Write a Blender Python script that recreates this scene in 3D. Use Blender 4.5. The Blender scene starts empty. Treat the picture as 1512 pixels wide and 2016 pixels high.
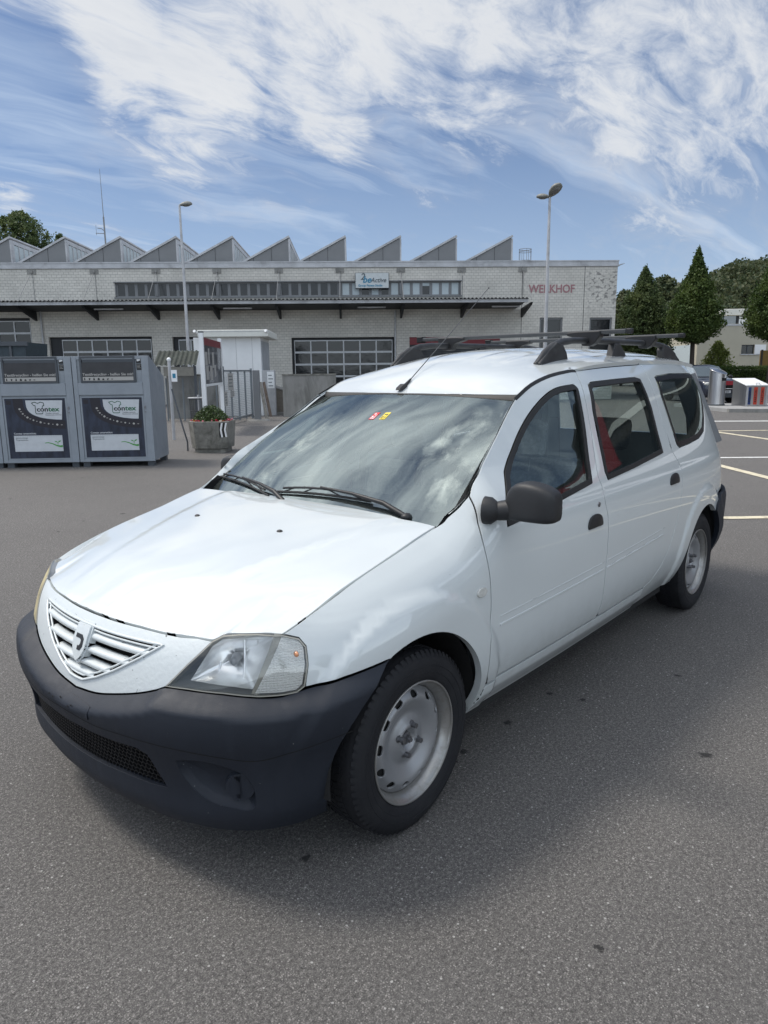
import bpy, bmesh, math, random
from mathutils import Vector, Matrix, geometry
import numpy as np
random.seed(7)
scene=bpy.context.scene
R=math.radians
# ================================================================== CAMERA / SKY / SUN
_yaw,_pitch,_roll=R(220.40382194),R(-11.18350962),R(-0.61514394)
_d=Vector((math.cos(_pitch)*math.cos(_yaw),math.cos(_pitch)*math.sin(_yaw),math.sin(_pitch)))
_r=Vector((math.sin(_yaw),-math.cos(_yaw),0)); _u=_r.cross(_d)
_rr=_r*math.cos(_roll)+_u*math.sin(_roll); _uu=_u*math.cos(_roll)-_r*math.sin(_roll)
cam=bpy.data.cameras.new('camera'); camo=bpy.data.objects.new('camera',cam); scene.collection.objects.link(camo)
camo.matrix_world=Matrix(((_rr.x,_uu.x,-_d.x,1.73224),(_rr.y,_uu.y,-_d.y,2.16651),(_rr.z,_uu.z,-_d.z,1.52600),(0,0,0,1)))
cam.sensor_fit='VERTICAL'; cam.sensor_height=36; cam.sensor_width=27; cam.lens=36*1411.575/2016
cam.clip_start=.05; cam.clip_end=3000
scene.camera=camo
scene.render.resolution_x=768; scene.render.resolution_y=1024
scene.view_settings.view_transform='Standard'; scene.view_settings.look='None'
scene.view_settings.exposure=0.38; scene.view_settings.gamma=1
SUN_AZ=R(298.0); SUN_EL=R(57.0)       # where the sun stands, measured from +x towards +y
sl=bpy.data.lights.new('sun','SUN'); sl.energy=2.15; sl.angle=R(13); sl.color=(1,.94,.85)
so=bpy.data.objects.new('sun',sl); scene.collection.objects.link(so)
sd=Vector((math.cos(SUN_EL)*math.cos(SUN_AZ),math.cos(SUN_EL)*math.sin(SUN_AZ),math.sin(SUN_EL)))
so.rotation_euler=sd.to_track_quat('Z','Y').to_euler()
world=bpy.data.worlds.new('World'); scene.world=world; world.use_nodes=True
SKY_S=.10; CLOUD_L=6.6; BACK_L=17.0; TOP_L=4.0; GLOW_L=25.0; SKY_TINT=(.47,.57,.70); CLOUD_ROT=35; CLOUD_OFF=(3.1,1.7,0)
CLOUD_BANK=[(60,30,.13,.22),(220,70,.15,.26),(420,120,.16,.26),(620,170,.15,.25),(800,60,.20,.20),(980,120,.18,.20),(1180,170,.17,.17),(1400,190,.20,.11),(1500,300,.13,.07),(560,20,.2,.20),(360,250,.11,.17),(800,120,.16,.20),(1000,60,.2,.10),(500,360,.12,.07),(1250,320,.15,.03),(20,375,.04,.10)]
CLOUD_CLEAR=[(30,170,.12,.30),(820,260,.10,.10),(1040,300,.13,.10),(150,290,.13,.05),(640,400,.22,.05)]
class NT:
    """small node-tree helper"""
    def __init__(s,t): s.t=t; s.n=t.nodes; s.l=t.links
    def new(s,ty,**k):
        q=s.n.new(ty)
        for a,b in k.items():
            if hasattr(q,a): setattr(q,a,b)
        return q
    def put(s,sock,v):
        if isinstance(v,bpy.types.NodeSocket): s.l.new(v,sock)
        elif isinstance(v,(tuple,list)) and len(v)==3 and sock.type=='RGBA': sock.default_value=(*v,1)
        else: sock.default_value=v
    def math(s,op,a,b=None,c=None,clamp=False):
        q=s.n.new('ShaderNodeMath'); q.operation=op; q.use_clamp=clamp; s.put(q.inputs[0],a)
        if b is not None: s.put(q.inputs[1],b)
        if c is not None: s.put(q.inputs[2],c)
        return q.outputs[0]
    def vmath(s,op,a,b=None,sc=None):
        q=s.n.new('ShaderNodeVectorMath'); q.operation=op; s.put(q.inputs[0],a)
        if b is not None: s.put(q.inputs[1],b)
        if sc is not None: s.put(q.inputs['Scale'],sc)
        return q.outputs['Value'] if op in('DOT_PRODUCT','LENGTH','DISTANCE') else q.outputs[0]
    def noise(s,v,scale,detail=4,rough=.5,dist=0.0,out='Fac',lac=2.0):
        q=s.n.new('ShaderNodeTexNoise'); s.put(q.inputs['Vector'],v); q.inputs['Scale'].default_value=scale; q.inputs['Detail'].default_value=detail
        q.inputs['Roughness'].default_value=rough; q.inputs['Distortion'].default_value=dist; q.inputs['Lacunarity'].default_value=lac
        return q.outputs[out]
    def ramp(s,f,pts,interp='LINEAR'):
        q=s.n.new('ShaderNodeValToRGB'); q.color_ramp.interpolation=interp; s.put(q.inputs[0],f); e=q.color_ramp.elements
        while len(e)<len(pts): e.new(.5)
        for i,(p,c) in enumerate(pts):
            e[i].position=p; e[i].color=(c,c,c,1) if isinstance(c,(int,float)) else (*c,1)
        return q.outputs[0]
    def mix(s,f,a,b,mode='MIX'):
        q=s.n.new('ShaderNodeMix'); q.data_type='RGBA'; q.blend_type=mode; s.put(q.inputs[0],f); s.put(q.inputs[6],a); s.put(q.inputs[7],b); return q.outputs[2]
    def maprange(s,v,a,b,c=0.0,d=1.0,smooth=False):
        q=s.n.new('ShaderNodeMapRange'); q.clamp=True
        if smooth: q.interpolation_type='SMOOTHSTEP'
        s.put(q.inputs[0],v)
        for i,x in enumerate((a,b,c,d)): s.put(q.inputs[i+1],x)
        return q.outputs[0]
def build_world():
    T=NT(world.node_tree); T.n.clear()
    sky=T.new('ShaderNodeTexSky'); sky.sky_type='NISHITA'; sky.sun_disc=False; sky.sun_elevation=SUN_EL
    sky.sun_rotation=math.pi/2-SUN_AZ; sky.altitude=500; sky.air_density=1.0; sky.dust_density=.5; sky.ozone_density=3.0
    tc=T.new('ShaderNodeTexCoord'); V=T.vmath('NORMALIZE',tc.outputs['Generated'])
    sep=T.new('ShaderNodeSeparateXYZ'); T.put(sep.inputs[0],V)
    z=T.math('MAXIMUM',sep.outputs[2],0.0)
    # directions projected on a cloud deck, so the clouds flatten towards the horizon
    den=T.math('ADD',z,.22)
    cb=T.new('ShaderNodeCombineXYZ'); T.put(cb.inputs[0],T.math('DIVIDE',sep.outputs[0],den)); T.put(cb.inputs[1],T.math('DIVIDE',sep.outputs[1],den))
    mp=T.new('ShaderNodeMapping'); T.put(mp.inputs[0],cb.outputs[0]); mp.inputs['Rotation'].default_value=(0,0,R(CLOUD_ROT)); mp.inputs['Scale'].default_value=(.70,1.5,1); mp.inputs['Location'].default_value=CLOUD_OFF
    D=mp.outputs[0]
    wv=T.vmath('SCALE',T.vmath('SUBTRACT',T.noise(D,1.6,3,.55,out='Color'),(.5,.5,.5)),sc=.55); D2=T.vmath('ADD',D,wv)
    n1=T.noise(D2,1.3,4,.55); n2=T.noise(D2,3.4,10,.62,.15); n3=T.noise(D2,10.0,6,.65,.1)
    n=T.math('ADD',T.math('MULTIPLY',n1,.42),T.math('MULTIPLY',n2,.42)); n=T.math('ADD',n,T.math('MULTIPLY',n3,.16))
    def blob(px_,py_,rad,amp):
        return T.math('MULTIPLY',T.maprange(T.vmath('DISTANCE',V,tuple(ray_dir(px_,py_))),rad*.15,rad,1.0,0.0,True),amp)
    bank=None
    for b in CLOUD_BANK: q=blob(*b); bank=q if bank is None else T.math('MAXIMUM',bank,q)
    clear=None
    for b in CLOUD_CLEAR: q=blob(*b); clear=q if clear is None else T.math('MAXIMUM',clear,q)
    tot=T.math('SUBTRACT',T.math('ADD',n,bank),clear)
    up=T.maprange(sep.outputs[2],.42,.75,0,.05); tot=T.math('ADD',tot,up)
    fine=T.math('MULTIPLY_ADD',n3,.20,-.10); tot=T.math('ADD',tot,fine)
    dens=T.maprange(tot,.46,.75,0,.95,True)
    # thin veil streaks
    st=T.new('ShaderNodeMapping'); T.put(st.inputs[0],D2); st.inputs['Scale'].default_value=(.8,3.0,1); st.inputs['Rotation'].default_value=(0,0,R(12))
    veil=T.math('MULTIPLY',T.maprange(T.noise(st.outputs[0],1.5,8,.6,.3),.32,.66,0.0,.74),T.maprange(n1,.3,.6,.35,1.0))
    al=T.math('MAXIMUM',dens,veil)
    al=T.math('MAXIMUM',al,T.maprange(sep.outputs[2],.0,.38,.72,0.0))
    # thick cloud is a little greyer than its thin bright rims
    body=T.noise(D2,5.0,6,.6); g=T.math('MULTIPLY',T.maprange(body,.35,.68,0,1),T.maprange(tot,.70,1.0,.25,1.0)); cc=T.mix(g,(.97,.985,1.0),(.70,.75,.84))
    cc=T.mix(dens,(.66,.80,1.0),cc)
    lum=T.math('ADD',T.maprange(sep.outputs[2],.45,.8,0,TOP_L,True),T.maprange(T.vmath('DOT_PRODUCT',V,tuple(sd)),.60,.93,0,GLOW_L,True)); lumb=T.maprange(T.vmath('DOT_PRODUCT',V,(math.cos(R(75)),math.sin(R(75)),.12)),-.1,.75,0,BACK_L,True)  # extra cloud brightness added overhead, near the sun and behind the camera as fill
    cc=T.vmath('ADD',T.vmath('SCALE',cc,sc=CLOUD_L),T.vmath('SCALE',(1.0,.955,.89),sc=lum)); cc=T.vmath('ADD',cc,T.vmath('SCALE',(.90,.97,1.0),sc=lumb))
    skyc=T.mix(1.0,sky.outputs[0],SKY_TINT,'MULTIPLY')
    col=T.mix(al,skyc,cc)
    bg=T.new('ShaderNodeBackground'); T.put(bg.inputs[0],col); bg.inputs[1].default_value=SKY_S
    out=T.new('ShaderNodeOutputWorld'); T.l.new(bg.outputs[0],out.inputs[0])
def ray_dir(x,y):
    v=_rr*((x-756)/1411.575)+_uu*(-(y-1008)/1411.575)+_d; return v.normalized()
build_world()
import numpy as np
MIR=np.array([1.0,-1.0,1.0])
# ------------------------------------------------------------------ photo camera (car frame: +x car forward, +y car left, z up, front axle at origin)
CAMF=1411.575; CAMC=np.array([1.73224,2.16651,1.52600]); CAMY,CAMP,CAMR=[math.radians(a) for a in (220.40382194,-11.18350962,-0.61514394)]
def _camM():
    d=np.array([math.cos(CAMP)*math.cos(CAMY),math.cos(CAMP)*math.sin(CAMY),math.sin(CAMP)])
    r=np.array([math.sin(CAMY),-math.cos(CAMY),0.0]); u=np.cross(r,d)
    c,s=math.cos(CAMR),math.sin(CAMR)
    return np.array([c*r+s*u,-s*r+c*u,d])
CAMM=_camM()
def px_of(P):
    q=CAMM@(np.array(P,float)-CAMC); return (756+CAMF*q[0]/q[2],1008-CAMF*q[1]/q[2])
def ray(x,y):
    return CAMM.T@np.array([(x-756)/CAMF,-(y-1008)/CAMF,1.0])
def on_axis(x,y,ax,v):
    d=ray(x,y); return CAMC+d*((v-CAMC[ax])/d[ax])
def on_plane(x,y,P,n):
    d=ray(x,y); return CAMC+d*(np.dot(np.array(P,float)-CAMC,n)/np.dot(d,n))
def on_ground(x,y,z=0.0): return on_axis(x,y,2,z)
# ------------------------------------------------------------------ 1-D natural cubic splines
class Spl:
    def __init__(s,pts):
        x=np.array([a[0] for a in pts],float); y=np.array([a[1] for a in pts],float)
        o=np.argsort(x); x=x[o]; y=y[o]; n=len(x); h=np.diff(x)
        A=np.eye(n); b=np.zeros(n)
        for i in range(1,n-1):
            A[i,i-1]=h[i-1]; A[i,i]=2*(h[i-1]+h[i]); A[i,i+1]=h[i]
            b[i]=6*((y[i+1]-y[i])/h[i]-(y[i]-y[i-1])/h[i-1])
        s.x=x; s.y=y; s.h=h; s.m=np.linalg.solve(A,b)
    def __call__(s,t):
        t=float(t); x=s.x; n=len(x)
        if t<=x[0]:
            k=(s.y[1]-s.y[0])/s.h[0]-s.h[0]*(2*s.m[0]+s.m[1])/6; return s.y[0]+k*(t-x[0])
        if t>=x[-1]:
            k=(s.y[-1]-s.y[-2])/s.h[-1]+s.h[-1]*(2*s.m[-1]+s.m[-2])/6; return s.y[-1]+k*(t-x[-1])
        i=min(int(np.searchsorted(x,t))-1,n-2); i=max(i,0); h=s.h[i]; a=(x[i+1]-t)/h; b=(t-x[i])/h
        return a*s.y[i]+b*s.y[i+1]+((a**3-a)*s.m[i]+(b**3-b)*s.m[i+1])*h*h/6
def sstep(a,b,t):
    t=(t-a)/(b-a); t=0.0 if t<0 else 1.0 if t>1 else t
    return t*t*(3-2*t)
# ------------------------------------------------------------------ body surface: plan curve + inward offset
_plan=[(.735,0),(.728,.15),(.708,.30),(.670,.45),(.603,.59),(.490,.71),(.33,.788),(.15,.825),(-.10,.841),(-.40,.852),(-.9,.864),(-1.4,.868),(-1.9,.867),(-2.4,.862),(-2.9,.850),(-3.25,.825),(-3.46,.775),(-3.58,.68),(-3.64,.52),(-3.67,.26),(-3.68,0)]
_cum=[0.0]
for _i in range(1,len(_plan)): _cum.append(_cum[-1]+math.dist(_plan[_i],_plan[_i-1]))
BX=Spl([(c,q[0]) for c,q in zip(_cum,_plan)]); BY=Spl([(c,q[1]) for c,q in zip(_cum,_plan)])
SMAX=_cum[-1]
def s_of_x(x):                       # side position -> plan parameter
    lo,hi=0.05,SMAX-0.02
    for _ in range(40):
        m=(lo+hi)/2
        if BX(m)>x: lo=m
        else: hi=m
    return (lo+hi)/2
HOODZ=Spl([(.62,.755),(.50,.790),(.35,.834),(.15,.885),(-.05,.928),(-.25,.971),(-.40,.990)])  # height of bonnet/wing line
FRONTD=Spl([(.14,.090),(.20,.050),(.30,.032),(.40,.010),(.47,0),(.54,.004),(.60,.014),(.66,.030),(.72,.055),(.77,.092),(.82,.145)])
LOWD=Spl([(.14,.17),(.20,.125),(.25,.095),(.30,.066),(.35,.042),(.40,.024),(.47,.009),(.56,.002),(.66,0),(.78,.001),(.90,.012),(.98,.026)])
_py=Spl([(q[0],q[1]) for q in _plan[3:17]])
def planY(x): return _py(x)
def d_side(x,z):
    d=LOWD(min(z,.98))
    zz=z
    # doors: tumblehome above the waist
    a=0.0
    if z>.94:
        t=z-.94; g=.40+.0*t
        a=g*t*t/(t+.05)
        if z>1.36: a+=1.1*(z-1.36)**2
        a+=.040*(1-sstep(.75,1.7,-x))*sstep(1.0,1.4,z)+.050*sstep(1.0,1.18,z)*(1-sstep(.80,1.45,-x))
    if z>.98: d=LOWD(.98)
    dd=d+a-(.0)
    # wing: rounded shoulder rolling in to the bonnet line
    h=z-HOODZ(x); f=LOWD(min(z,.75))
    if h>-.26:
        A=max(planY(x)-.692-LOWD(.75),.02)
        f+=A*((h+.26)/.26)**2.7 if h<0.10 else A*((.36)/.26)**2.7+(h-.10)*2
    m=sstep(-.55,-.18,x)
    r=dd*(1-m)+f*m
    return r
def arch_bump(x,z):
    b=0
    for cx,cz,R in ((0,.315,.372),(-2.905,.315,.365)):
        q=math.hypot(x-cx,z-cz)
        if q<.56:
            top=sstep(.05,.35,z)
            b+=.013*(1-sstep(R+.100,R+.140,q))*top
    return b
def body(s,z,off=0.0):
    if s<0: return body(-s,z,off)*MIR
    s_=s
    x,y=BX(s_),BY(s_); e=.004
    tx,ty=BX(s_+e)-BX(s_-e),BY(s_+e)-BY(s_-e); L=math.hypot(tx,ty); nx,ny=ty/L,-tx/L
    if s_<1e-6: nx,ny=1,0
    wf=1-sstep(.38,1.05,s_)          # 1 at the nose
    d=wf*FRONTD(z)+(1-wf)*(d_side(x,z)-arch_bump(x,z))
    if x<-3.2:                        # tail leans forward
        wr=sstep(3.50,3.665,-x)
        dr=0.0
        if z>.95: dr=.14*(z-.95)+.20*(z-.95)**2
        if z<.45: dr+=.3*(.45-z)**1.5
        d=d*(1-wr)+wr*dr
    d-=off
    return np.array([x-nx*d,y-ny*d,z])
# bonnet, roof, screen
HC=Spl([(.72,.70),(.66,.762),(.60,.796),(.50,.832),(.35,.872),(.15,.918),(-.05,.955),(-.25,.982),(-.40,.992)])
BUMPD=Spl([(.14,.006),(.20,.022),(.25,.034),(.32,.032),(.42,.030),(.50,.046),(.56,.052),(.600,.049),(.625,.036),(.645,.012),(.66,-.008)])
BTOP=lambda s: .66
def bumper(s,z,off=0.0):
    if s<0: return bumper(-s,z,off)*MIR
    k=1-.62*sstep(.85,1.25,s)
    zb=z-.022*sstep(.7,1.15,s)
    u=min(max((BTOP(s)-z)/.050,0.0),1.0); u=1-(1-u)**1.7
    return body(s,z,(BUMPD(min(zb,.56))*k+.004)*u-.002*(1-u)+.38*max(0.0,LOWD(z)-.012)*sstep(.25,.8,s)+off)
def hood(x,y,off=0.0):
    ay=abs(y); zc=HC(x); ze=HOODZ(x)
    yl=.70
    t=ay/yl
    # raised middle, falling to the wing line
    z=zc-(zc-ze)*(t**2.4)
    # nose curves back toward the corners
    return np.array([x,y,z+off])
def nose_x(y): # front edge of bonnet in plan
    return .648-.36*abs(y)**2.2*.9
TC=Spl([(-.93,1.399),(-1.0,1.430),(-1.1,1.487),(-1.25,1.553),(-1.45,1.602),(-1.7,1.630),(-2.0,1.643),(-2.4,1.650),(-2.9,1.648),(-3.3,1.632),(-3.5,1.610),(-3.62,1.585)])
def roof(x,y,off=0.0):
    ay=abs(y)
    k=.26*ay**2
    k*= .30+.70*sstep(.95,1.5,-x)
    return np.array([x,y,TC(x)-k+off])
def screen(y,v,off=0.0):            # v 0 base .. 1 top
    b=np.array([-.285-.045*y*y,y*(.690+.072*v*(1-v)),.975-.012*(y)**2]); t=np.array([-.965-.050*(y)**2,y*(.578+.072*v*(1-v)),1.412-.022*y*y])
    # y in -1..1
    P=b+(t-b)*v
    n=np.array([.55,0,.835]); P=P+n*(.028*4*v*(1-v)*.9+off)
    return P
def solve(fn,x,y,g,it=40):
    """parameters of surface fn hit by the ray through photo pixel x,y"""
    d=ray(x,y); d=d/np.linalg.norm(d); a,b=g; P=fn(a,b); t=float(np.dot(P-CAMC,d))
    for _ in range(it):
        P=fn(a,b); r=P-(CAMC+t*d); 
        if np.linalg.norm(r)<1e-5: break
        e=1e-4; Ja=(fn(a+e,b)-P)/e; Jb=(fn(a,b+e)-P)/e
        J=np.array([Ja,Jb,-d]).T
        try: q=np.linalg.solve(J+1e-9*np.eye(3),-r)
        except Exception: break
        m=max(abs(q[0]),abs(q[1])); k=min(1,.15/m) if m>0 else 1
        a+=k*q[0]; b+=k*q[1]; t+=k*q[2]
    return (a,b)
# ------------------------------------------------------------------ yard frame: origin at the depot's right-hand corner, X right along its facade, Y into it
YO=np.array([-33.147,-12.578,0.0]); YA=math.radians(132.943)
YX=np.array([math.cos(YA),math.sin(YA),0.0]); YY=np.array([-math.sin(YA),math.cos(YA),0.0])
def to_y(P):
    q=np.array(P,float)-YO; return np.array([np.dot(q,YX),np.dot(q,YY),q[2]])
def from_y(x,y,z=0.0): return YO+YX*x+YY*y+np.array([0,0,z])
def yg(px,py,z=0.0): return to_y(on_ground(px,py,z))
def yp(px,py,Y): return to_y(on_plane(px,py,from_y(0,Y),YY))
def yxp(px,py,X): return to_y(on_plane(px,py,from_y(X,0),YX))
# ================================================================== OBJECT HELPERS
def link(o): scene.collection.objects.link(o); return o
def tag(o,label=None,cat=None,group=None,kind=None):
    if label: o['label']=label
    if cat: o['category']=cat
    if group: o['group']=group
    if kind: o['kind']=kind
    return o
def empty(name,loc=(0,0,0),rz=0.0,label=None,cat=None,group=None):
    o=bpy.data.objects.new(name,None); o.empty_display_size=.2; o.location=Vector(loc); o.rotation_euler=(0,0,rz); link(o); return tag(o,label,cat,group)
def yroot(name,x,y,label,cat,group=None,rot=0.0,z=0.0):
    return empty(name,from_y(x,y,z),YA+rot,label,cat,group)
def copy_tree(o,parent=None):
    c=o.copy(); link(c); c.parent=parent
    for ch in list(o.children): copy_tree(ch,c)
    return c
def mesh_obj(name,verts,faces,mat,parent=None,smooth=False,mats=None,midx=None,normals=None):
    me=bpy.data.meshes.new(name); me.from_pydata([tuple(float(a) for a in v) for v in verts],[],faces); me.update()
    for m in (mats or [mat]): me.materials.append(m)
    if midx:
        for p,i in zip(me.polygons,midx): p.material_index=i
    if smooth:
        for p in me.polygons: p.use_smooth=True
    if normals is not None: me.normals_split_custom_set_from_vertices([tuple(float(a) for a in v) for v in normals])
    o=bpy.data.objects.new(name,me); o.parent=parent; link(o); return o
class MB:
    def __init__(s): s.v=[]; s.f=[]; s.m=[]; s.sm=[]
    def add(s,vs,fs,mi=0,sm=False):
        b=len(s.v); s.v+= [tuple(v) for v in vs]; s.f+=[tuple(b+i for i in f) for f in fs]; s.m+=[mi]*len(fs); s.sm+=[sm]*len(fs); return s
    def box(s,x0,x1,y0,y1,z0,z1,mi=0,M=None):
        if x0>x1: x0,x1=x1,x0
        if y0>y1: y0,y1=y1,y0
        if z0>z1: z0,z1=z1,z0
        vs=[(x0,y0,z0),(x1,y0,z0),(x1,y1,z0),(x0,y1,z0),(x0,y0,z1),(x1,y0,z1),(x1,y1,z1),(x0,y1,z1)]
        if M is not None: vs=[tuple(M@Vector(v)) for v in vs]
        return s.add(vs,[(0,3,2,1),(4,5,6,7),(0,1,5,4),(1,2,6,5),(2,3,7,6),(3,0,4,7)],mi)
    def bbox(s,x0,x1,y0,y1,z0,z1,b=.01,mi=0,M=None):
        """box with chamfered edges"""
        bm=bmesh.new(); bmesh.ops.create_cube(bm,size=1)
        for v in bm.verts: v.co=Vector(((x0+x1)/2+v.co.x*(x1-x0),(y0+y1)/2+v.co.y*(y1-y0),(z0+z1)/2+v.co.z*(z1-z0)))
        bmesh.ops.bevel(bm,geom=bm.edges[:]+bm.verts[:],offset=b,segments=2,affect='EDGES',profile=.5)
        vs=[(M@v.co if M is not None else v.co.copy()) for v in bm.verts]; bm.verts.index_update(); fs=[[v.index for v in f.verts] for f in bm.faces]; bm.free()
        return s.add(vs,fs,mi,False)
    def prism(s,poly,axis,a,b,mi=0,sm=False,M=None):
        """polygon of 2-D points extruded along axis ('x': pts are (y,z); 'y': (x,z); 'z': (x,y))"""
        def P(u,v,w): 
            q={'x':(w,u,v),'y':(u,w,v),'z':(u,v,w)}[axis]; return tuple(M@Vector(q)) if M is not None else q
        n=len(poly); vs=[P(u,v,a) for u,v in poly]+[P(u,v,b) for u,v in poly]
        ar=sum(poly[i][0]*poly[(i+1)%n][1]-poly[(i+1)%n][0]*poly[i][1] for i in range(n))
        flip=(ar>0)==((b>a)!=(axis=='y'))
        c0=tuple(range(n)); c1=tuple(range(n,2*n)); fs=[]
        if flip: fs+=[c0[::-1],c1]
        else: fs+=[c0,c1[::-1]]
        for i in range(n):
            j=(i+1)%n; q=(i,j,n+j,n+i); fs.append(q if flip else q[::-1])
        return s.add(vs,fs,mi,sm)
    def cyl(s,p0,p1,r0,r1=None,n=12,mi=0,cap=True,sm=True):
        r1=r0 if r1 is None else r1; p0=Vector(p0); p1=Vector(p1); d=(p1-p0).normalized()
        a=d.orthogonal().normalized(); b=d.cross(a)
        vs=[];
        for p,r in ((p0,r0),(p1,r1)):
            for i in range(n):
                t=2*math.pi*i/n; vs.append(p+(a*math.cos(t)+b*math.sin(t))*r)
        s.add(vs,[(i,(i+1)%n,n+(i+1)%n,n+i) for i in range(n)],mi,sm)
        if cap: s.add(vs,[tuple(range(n))[::-1],tuple(range(n,2*n))],mi,False)
        return s
    def tube(s,pts,r,n=8,mi=0,cap=True,sm=True,flat=None):
        """tube along points; r may be a list"""
        P=[Vector(p) for p in pts]; k=len(P); rs=r if isinstance(r,(list,tuple)) else [r]*k
        vs=[]; prev=None
        for i in range(k):
            d=(P[min(i+1,k-1)]-P[max(i-1,0)]).normalized()
            a=(prev-d*prev.dot(d)) if prev is not None else (Vector((0,0,1))-d*d.z)
            if a.length<1e-4: a=d.orthogonal()
            a.normalize(); prev=a; b=d.cross(a)
            for j in range(n):
                t=2*math.pi*j/n; ca,sa=math.cos(t),math.sin(t)
                if flat: sa*=flat
                vs.append(P[i]+(a*ca+b*sa)*rs[i])
        fs=[]
        for i in range(k-1):
            for j in range(n): fs.append((i*n+j,i*n+(j+1)%n,(i+1)*n+(j+1)%n,(i+1)*n+j))
        s.add(vs,fs,mi,sm)
        if cap: s.add(vs,[tuple(range(n))[::-1],tuple(range((k-1)*n,k*n))],mi,False)
        return s
    def lathe(s,prof,axis='z',n=32,mi=0,o=(0,0,0),sm=True):
        """profile of (radius, height)"""
        vs=[]; k=len(prof)
        for r,h in prof:
            for j in range(n):
                t=2*math.pi*j/n; c,q=r*math.cos(t),r*math.sin(t)
                v={'z':(c,q,h),'y':(q,h,c),'x':(h,c,q)}[axis]; vs.append((v[0]+o[0],v[1]+o[1],v[2]+o[2]))
        fs=[(i*n+j,i*n+(j+1)%n,(i+1)*n+(j+1)%n,(i+1)*n+j) for i in range(k-1) for j in range(n)]
        return s.add(vs,fs,mi,sm)
    def sphere(s,c,r,n=12,m=8,mi=0,sc=(1,1,1)):
        vs=[];fs=[]
        for i in range(m+1):
            p=math.pi*i/m
            for j in range(n):
                t=2*math.pi*j/n; vs.append((c[0]+r*sc[0]*math.sin(p)*math.cos(t),c[1]+r*sc[1]*math.sin(p)*math.sin(t),c[2]+r*sc[2]*math.cos(p)))
        for i in range(m):
            for j in range(n): fs.append((i*n+j,(i+1)*n+j,(i+1)*n+(j+1)%n,i*n+(j+1)%n))
        return s.add(vs,fs,mi,True)
    def build(s,name,mat,parent=None,mats=None):
        me=bpy.data.meshes.new(name); me.from_pydata([tuple(v) for v in s.v],[],s.f)
        for m in (mats or [mat]): me.materials.append(m)
        me.polygons.foreach_set('material_index',s.m); me.polygons.foreach_set('use_smooth',s.sm); me.update()
        o=bpy.data.objects.new(name,me); o.parent=parent; link(o); return o
def subsurf(o,lv=2):
    m=o.modifiers.new('sub','SUBSURF'); m.levels=lv; m.render_levels=lv; return o
def bevel_mod(o,w=.01,seg=2,ang=35):
    m=o.modifiers.new('bev','BEVEL'); m.width=w; m.segments=seg; m.limit_method='ANGLE'; m.angle_limit=R(ang); m.harden_normals=False
    return o
def text_mesh(name,txt,size,mat,parent,loc,rot=(0,0,0),depth=.003,shear=0.0,align='LEFT',xs=1.0,bold=0.0,spacing=1.0):
    """lettering lying in local x (right), y (up) before rotation"""
    cu=bpy.data.curves.new(name,'FONT'); cu.body=txt; cu.size=size; cu.extrude=depth/2; cu.shear=shear; cu.align_x=align; cu.offset=bold; cu.space_character=spacing
    cu.resolution_u=3
    t=bpy.data.objects.new('tmp_text',cu); link(t); dg=bpy.context.evaluated_depsgraph_get(); dg.update()
    me=bpy.data.meshes.new_from_object(t.evaluated_get(dg)); bpy.data.objects.remove(t); me.name=name
    me.materials.clear(); me.materials.append(mat)
    o=bpy.data.objects.new(name,me); o.parent=parent; o.location=loc; o.rotation_euler=rot; o.scale=(xs,1,1); link(o); return o
# ------------------------------------------------------------------ curved sheet-metal panels cut from a surface function
def area2(L): return sum(L[i][0]*L[(i+1)%len(L)][1]-L[(i+1)%len(L)][0]*L[i][1] for i in range(len(L)))/2
def densify(L,h,smooth=False):
    L=[tuple(map(float,p)) for p in L]; n=len(L); out=[]
    for i in range(n):
        a,b=L[i],L[(i+1)%n]; d=math.dist(a,b); k=max(1,int(math.ceil(d/h)))
        for j in range(k): t=j/k; out.append((a[0]+(b[0]-a[0])*t,a[1]+(b[1]-a[1])*t))
    return out
def crv(P,k=5):
    """open Catmull-Rom through points"""
    P=[tuple(map(float,p)) for p in P]; out=[]
    Q=[(2*P[0][0]-P[1][0],2*P[0][1]-P[1][1])]+P+[(2*P[-1][0]-P[-2][0],2*P[-1][1]-P[-2][1])]
    for i in range(1,len(Q)-2):
        for j in range(k):
            t=j/k; o=[]
            for c in (0,1):
                a,b,d,e=Q[i-1][c],Q[i][c],Q[i+1][c],Q[i+2][c]
                o.append(.5*((2*b)+(-a+d)*t+(2*a-5*b+4*d-e)*t*t+(-a+3*b-3*d+e)*t**3))
            out.append(tuple(o))
    out.append(P[-1]); return out
def clean(L,eps=.0015):
    out=[]
    for p in L:
        if not out or math.dist(p,out[-1])>eps: out.append(p)
    while len(out)>3 and math.dist(out[0],out[-1])<eps: out.pop()
    return out
def inset_loop(L,d):
    s=1 if area2(L)>0 else -1; n=len(L); out=[]
    for i in range(n):
        a,b,c=L[i-1],L[i],L[(i+1)%n]
        e1=(b[0]-a[0],b[1]-a[1]); e2=(c[0]-b[0],c[1]-b[1]); l1=math.hypot(*e1) or 1; l2=math.hypot(*e2) or 1
        n1=(-e1[1]/l1*s,e1[0]/l1*s); n2=(-e2[1]/l2*s,e2[0]/l2*s); m=(n1[0]+n2[0],n1[1]+n2[1]); q=math.hypot(*m)
        if q<.3: out.append((b[0]+n1[0]*d,b[1]+n1[1]*d)); continue
        m=(m[0]/q,m[1]/q); k=min(1/max(m[0]*n1[0]+m[1]*n1[1],.35),1.8); out.append((b[0]+m[0]*d*k,b[1]+m[1]*d*k))
    return out
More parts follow.
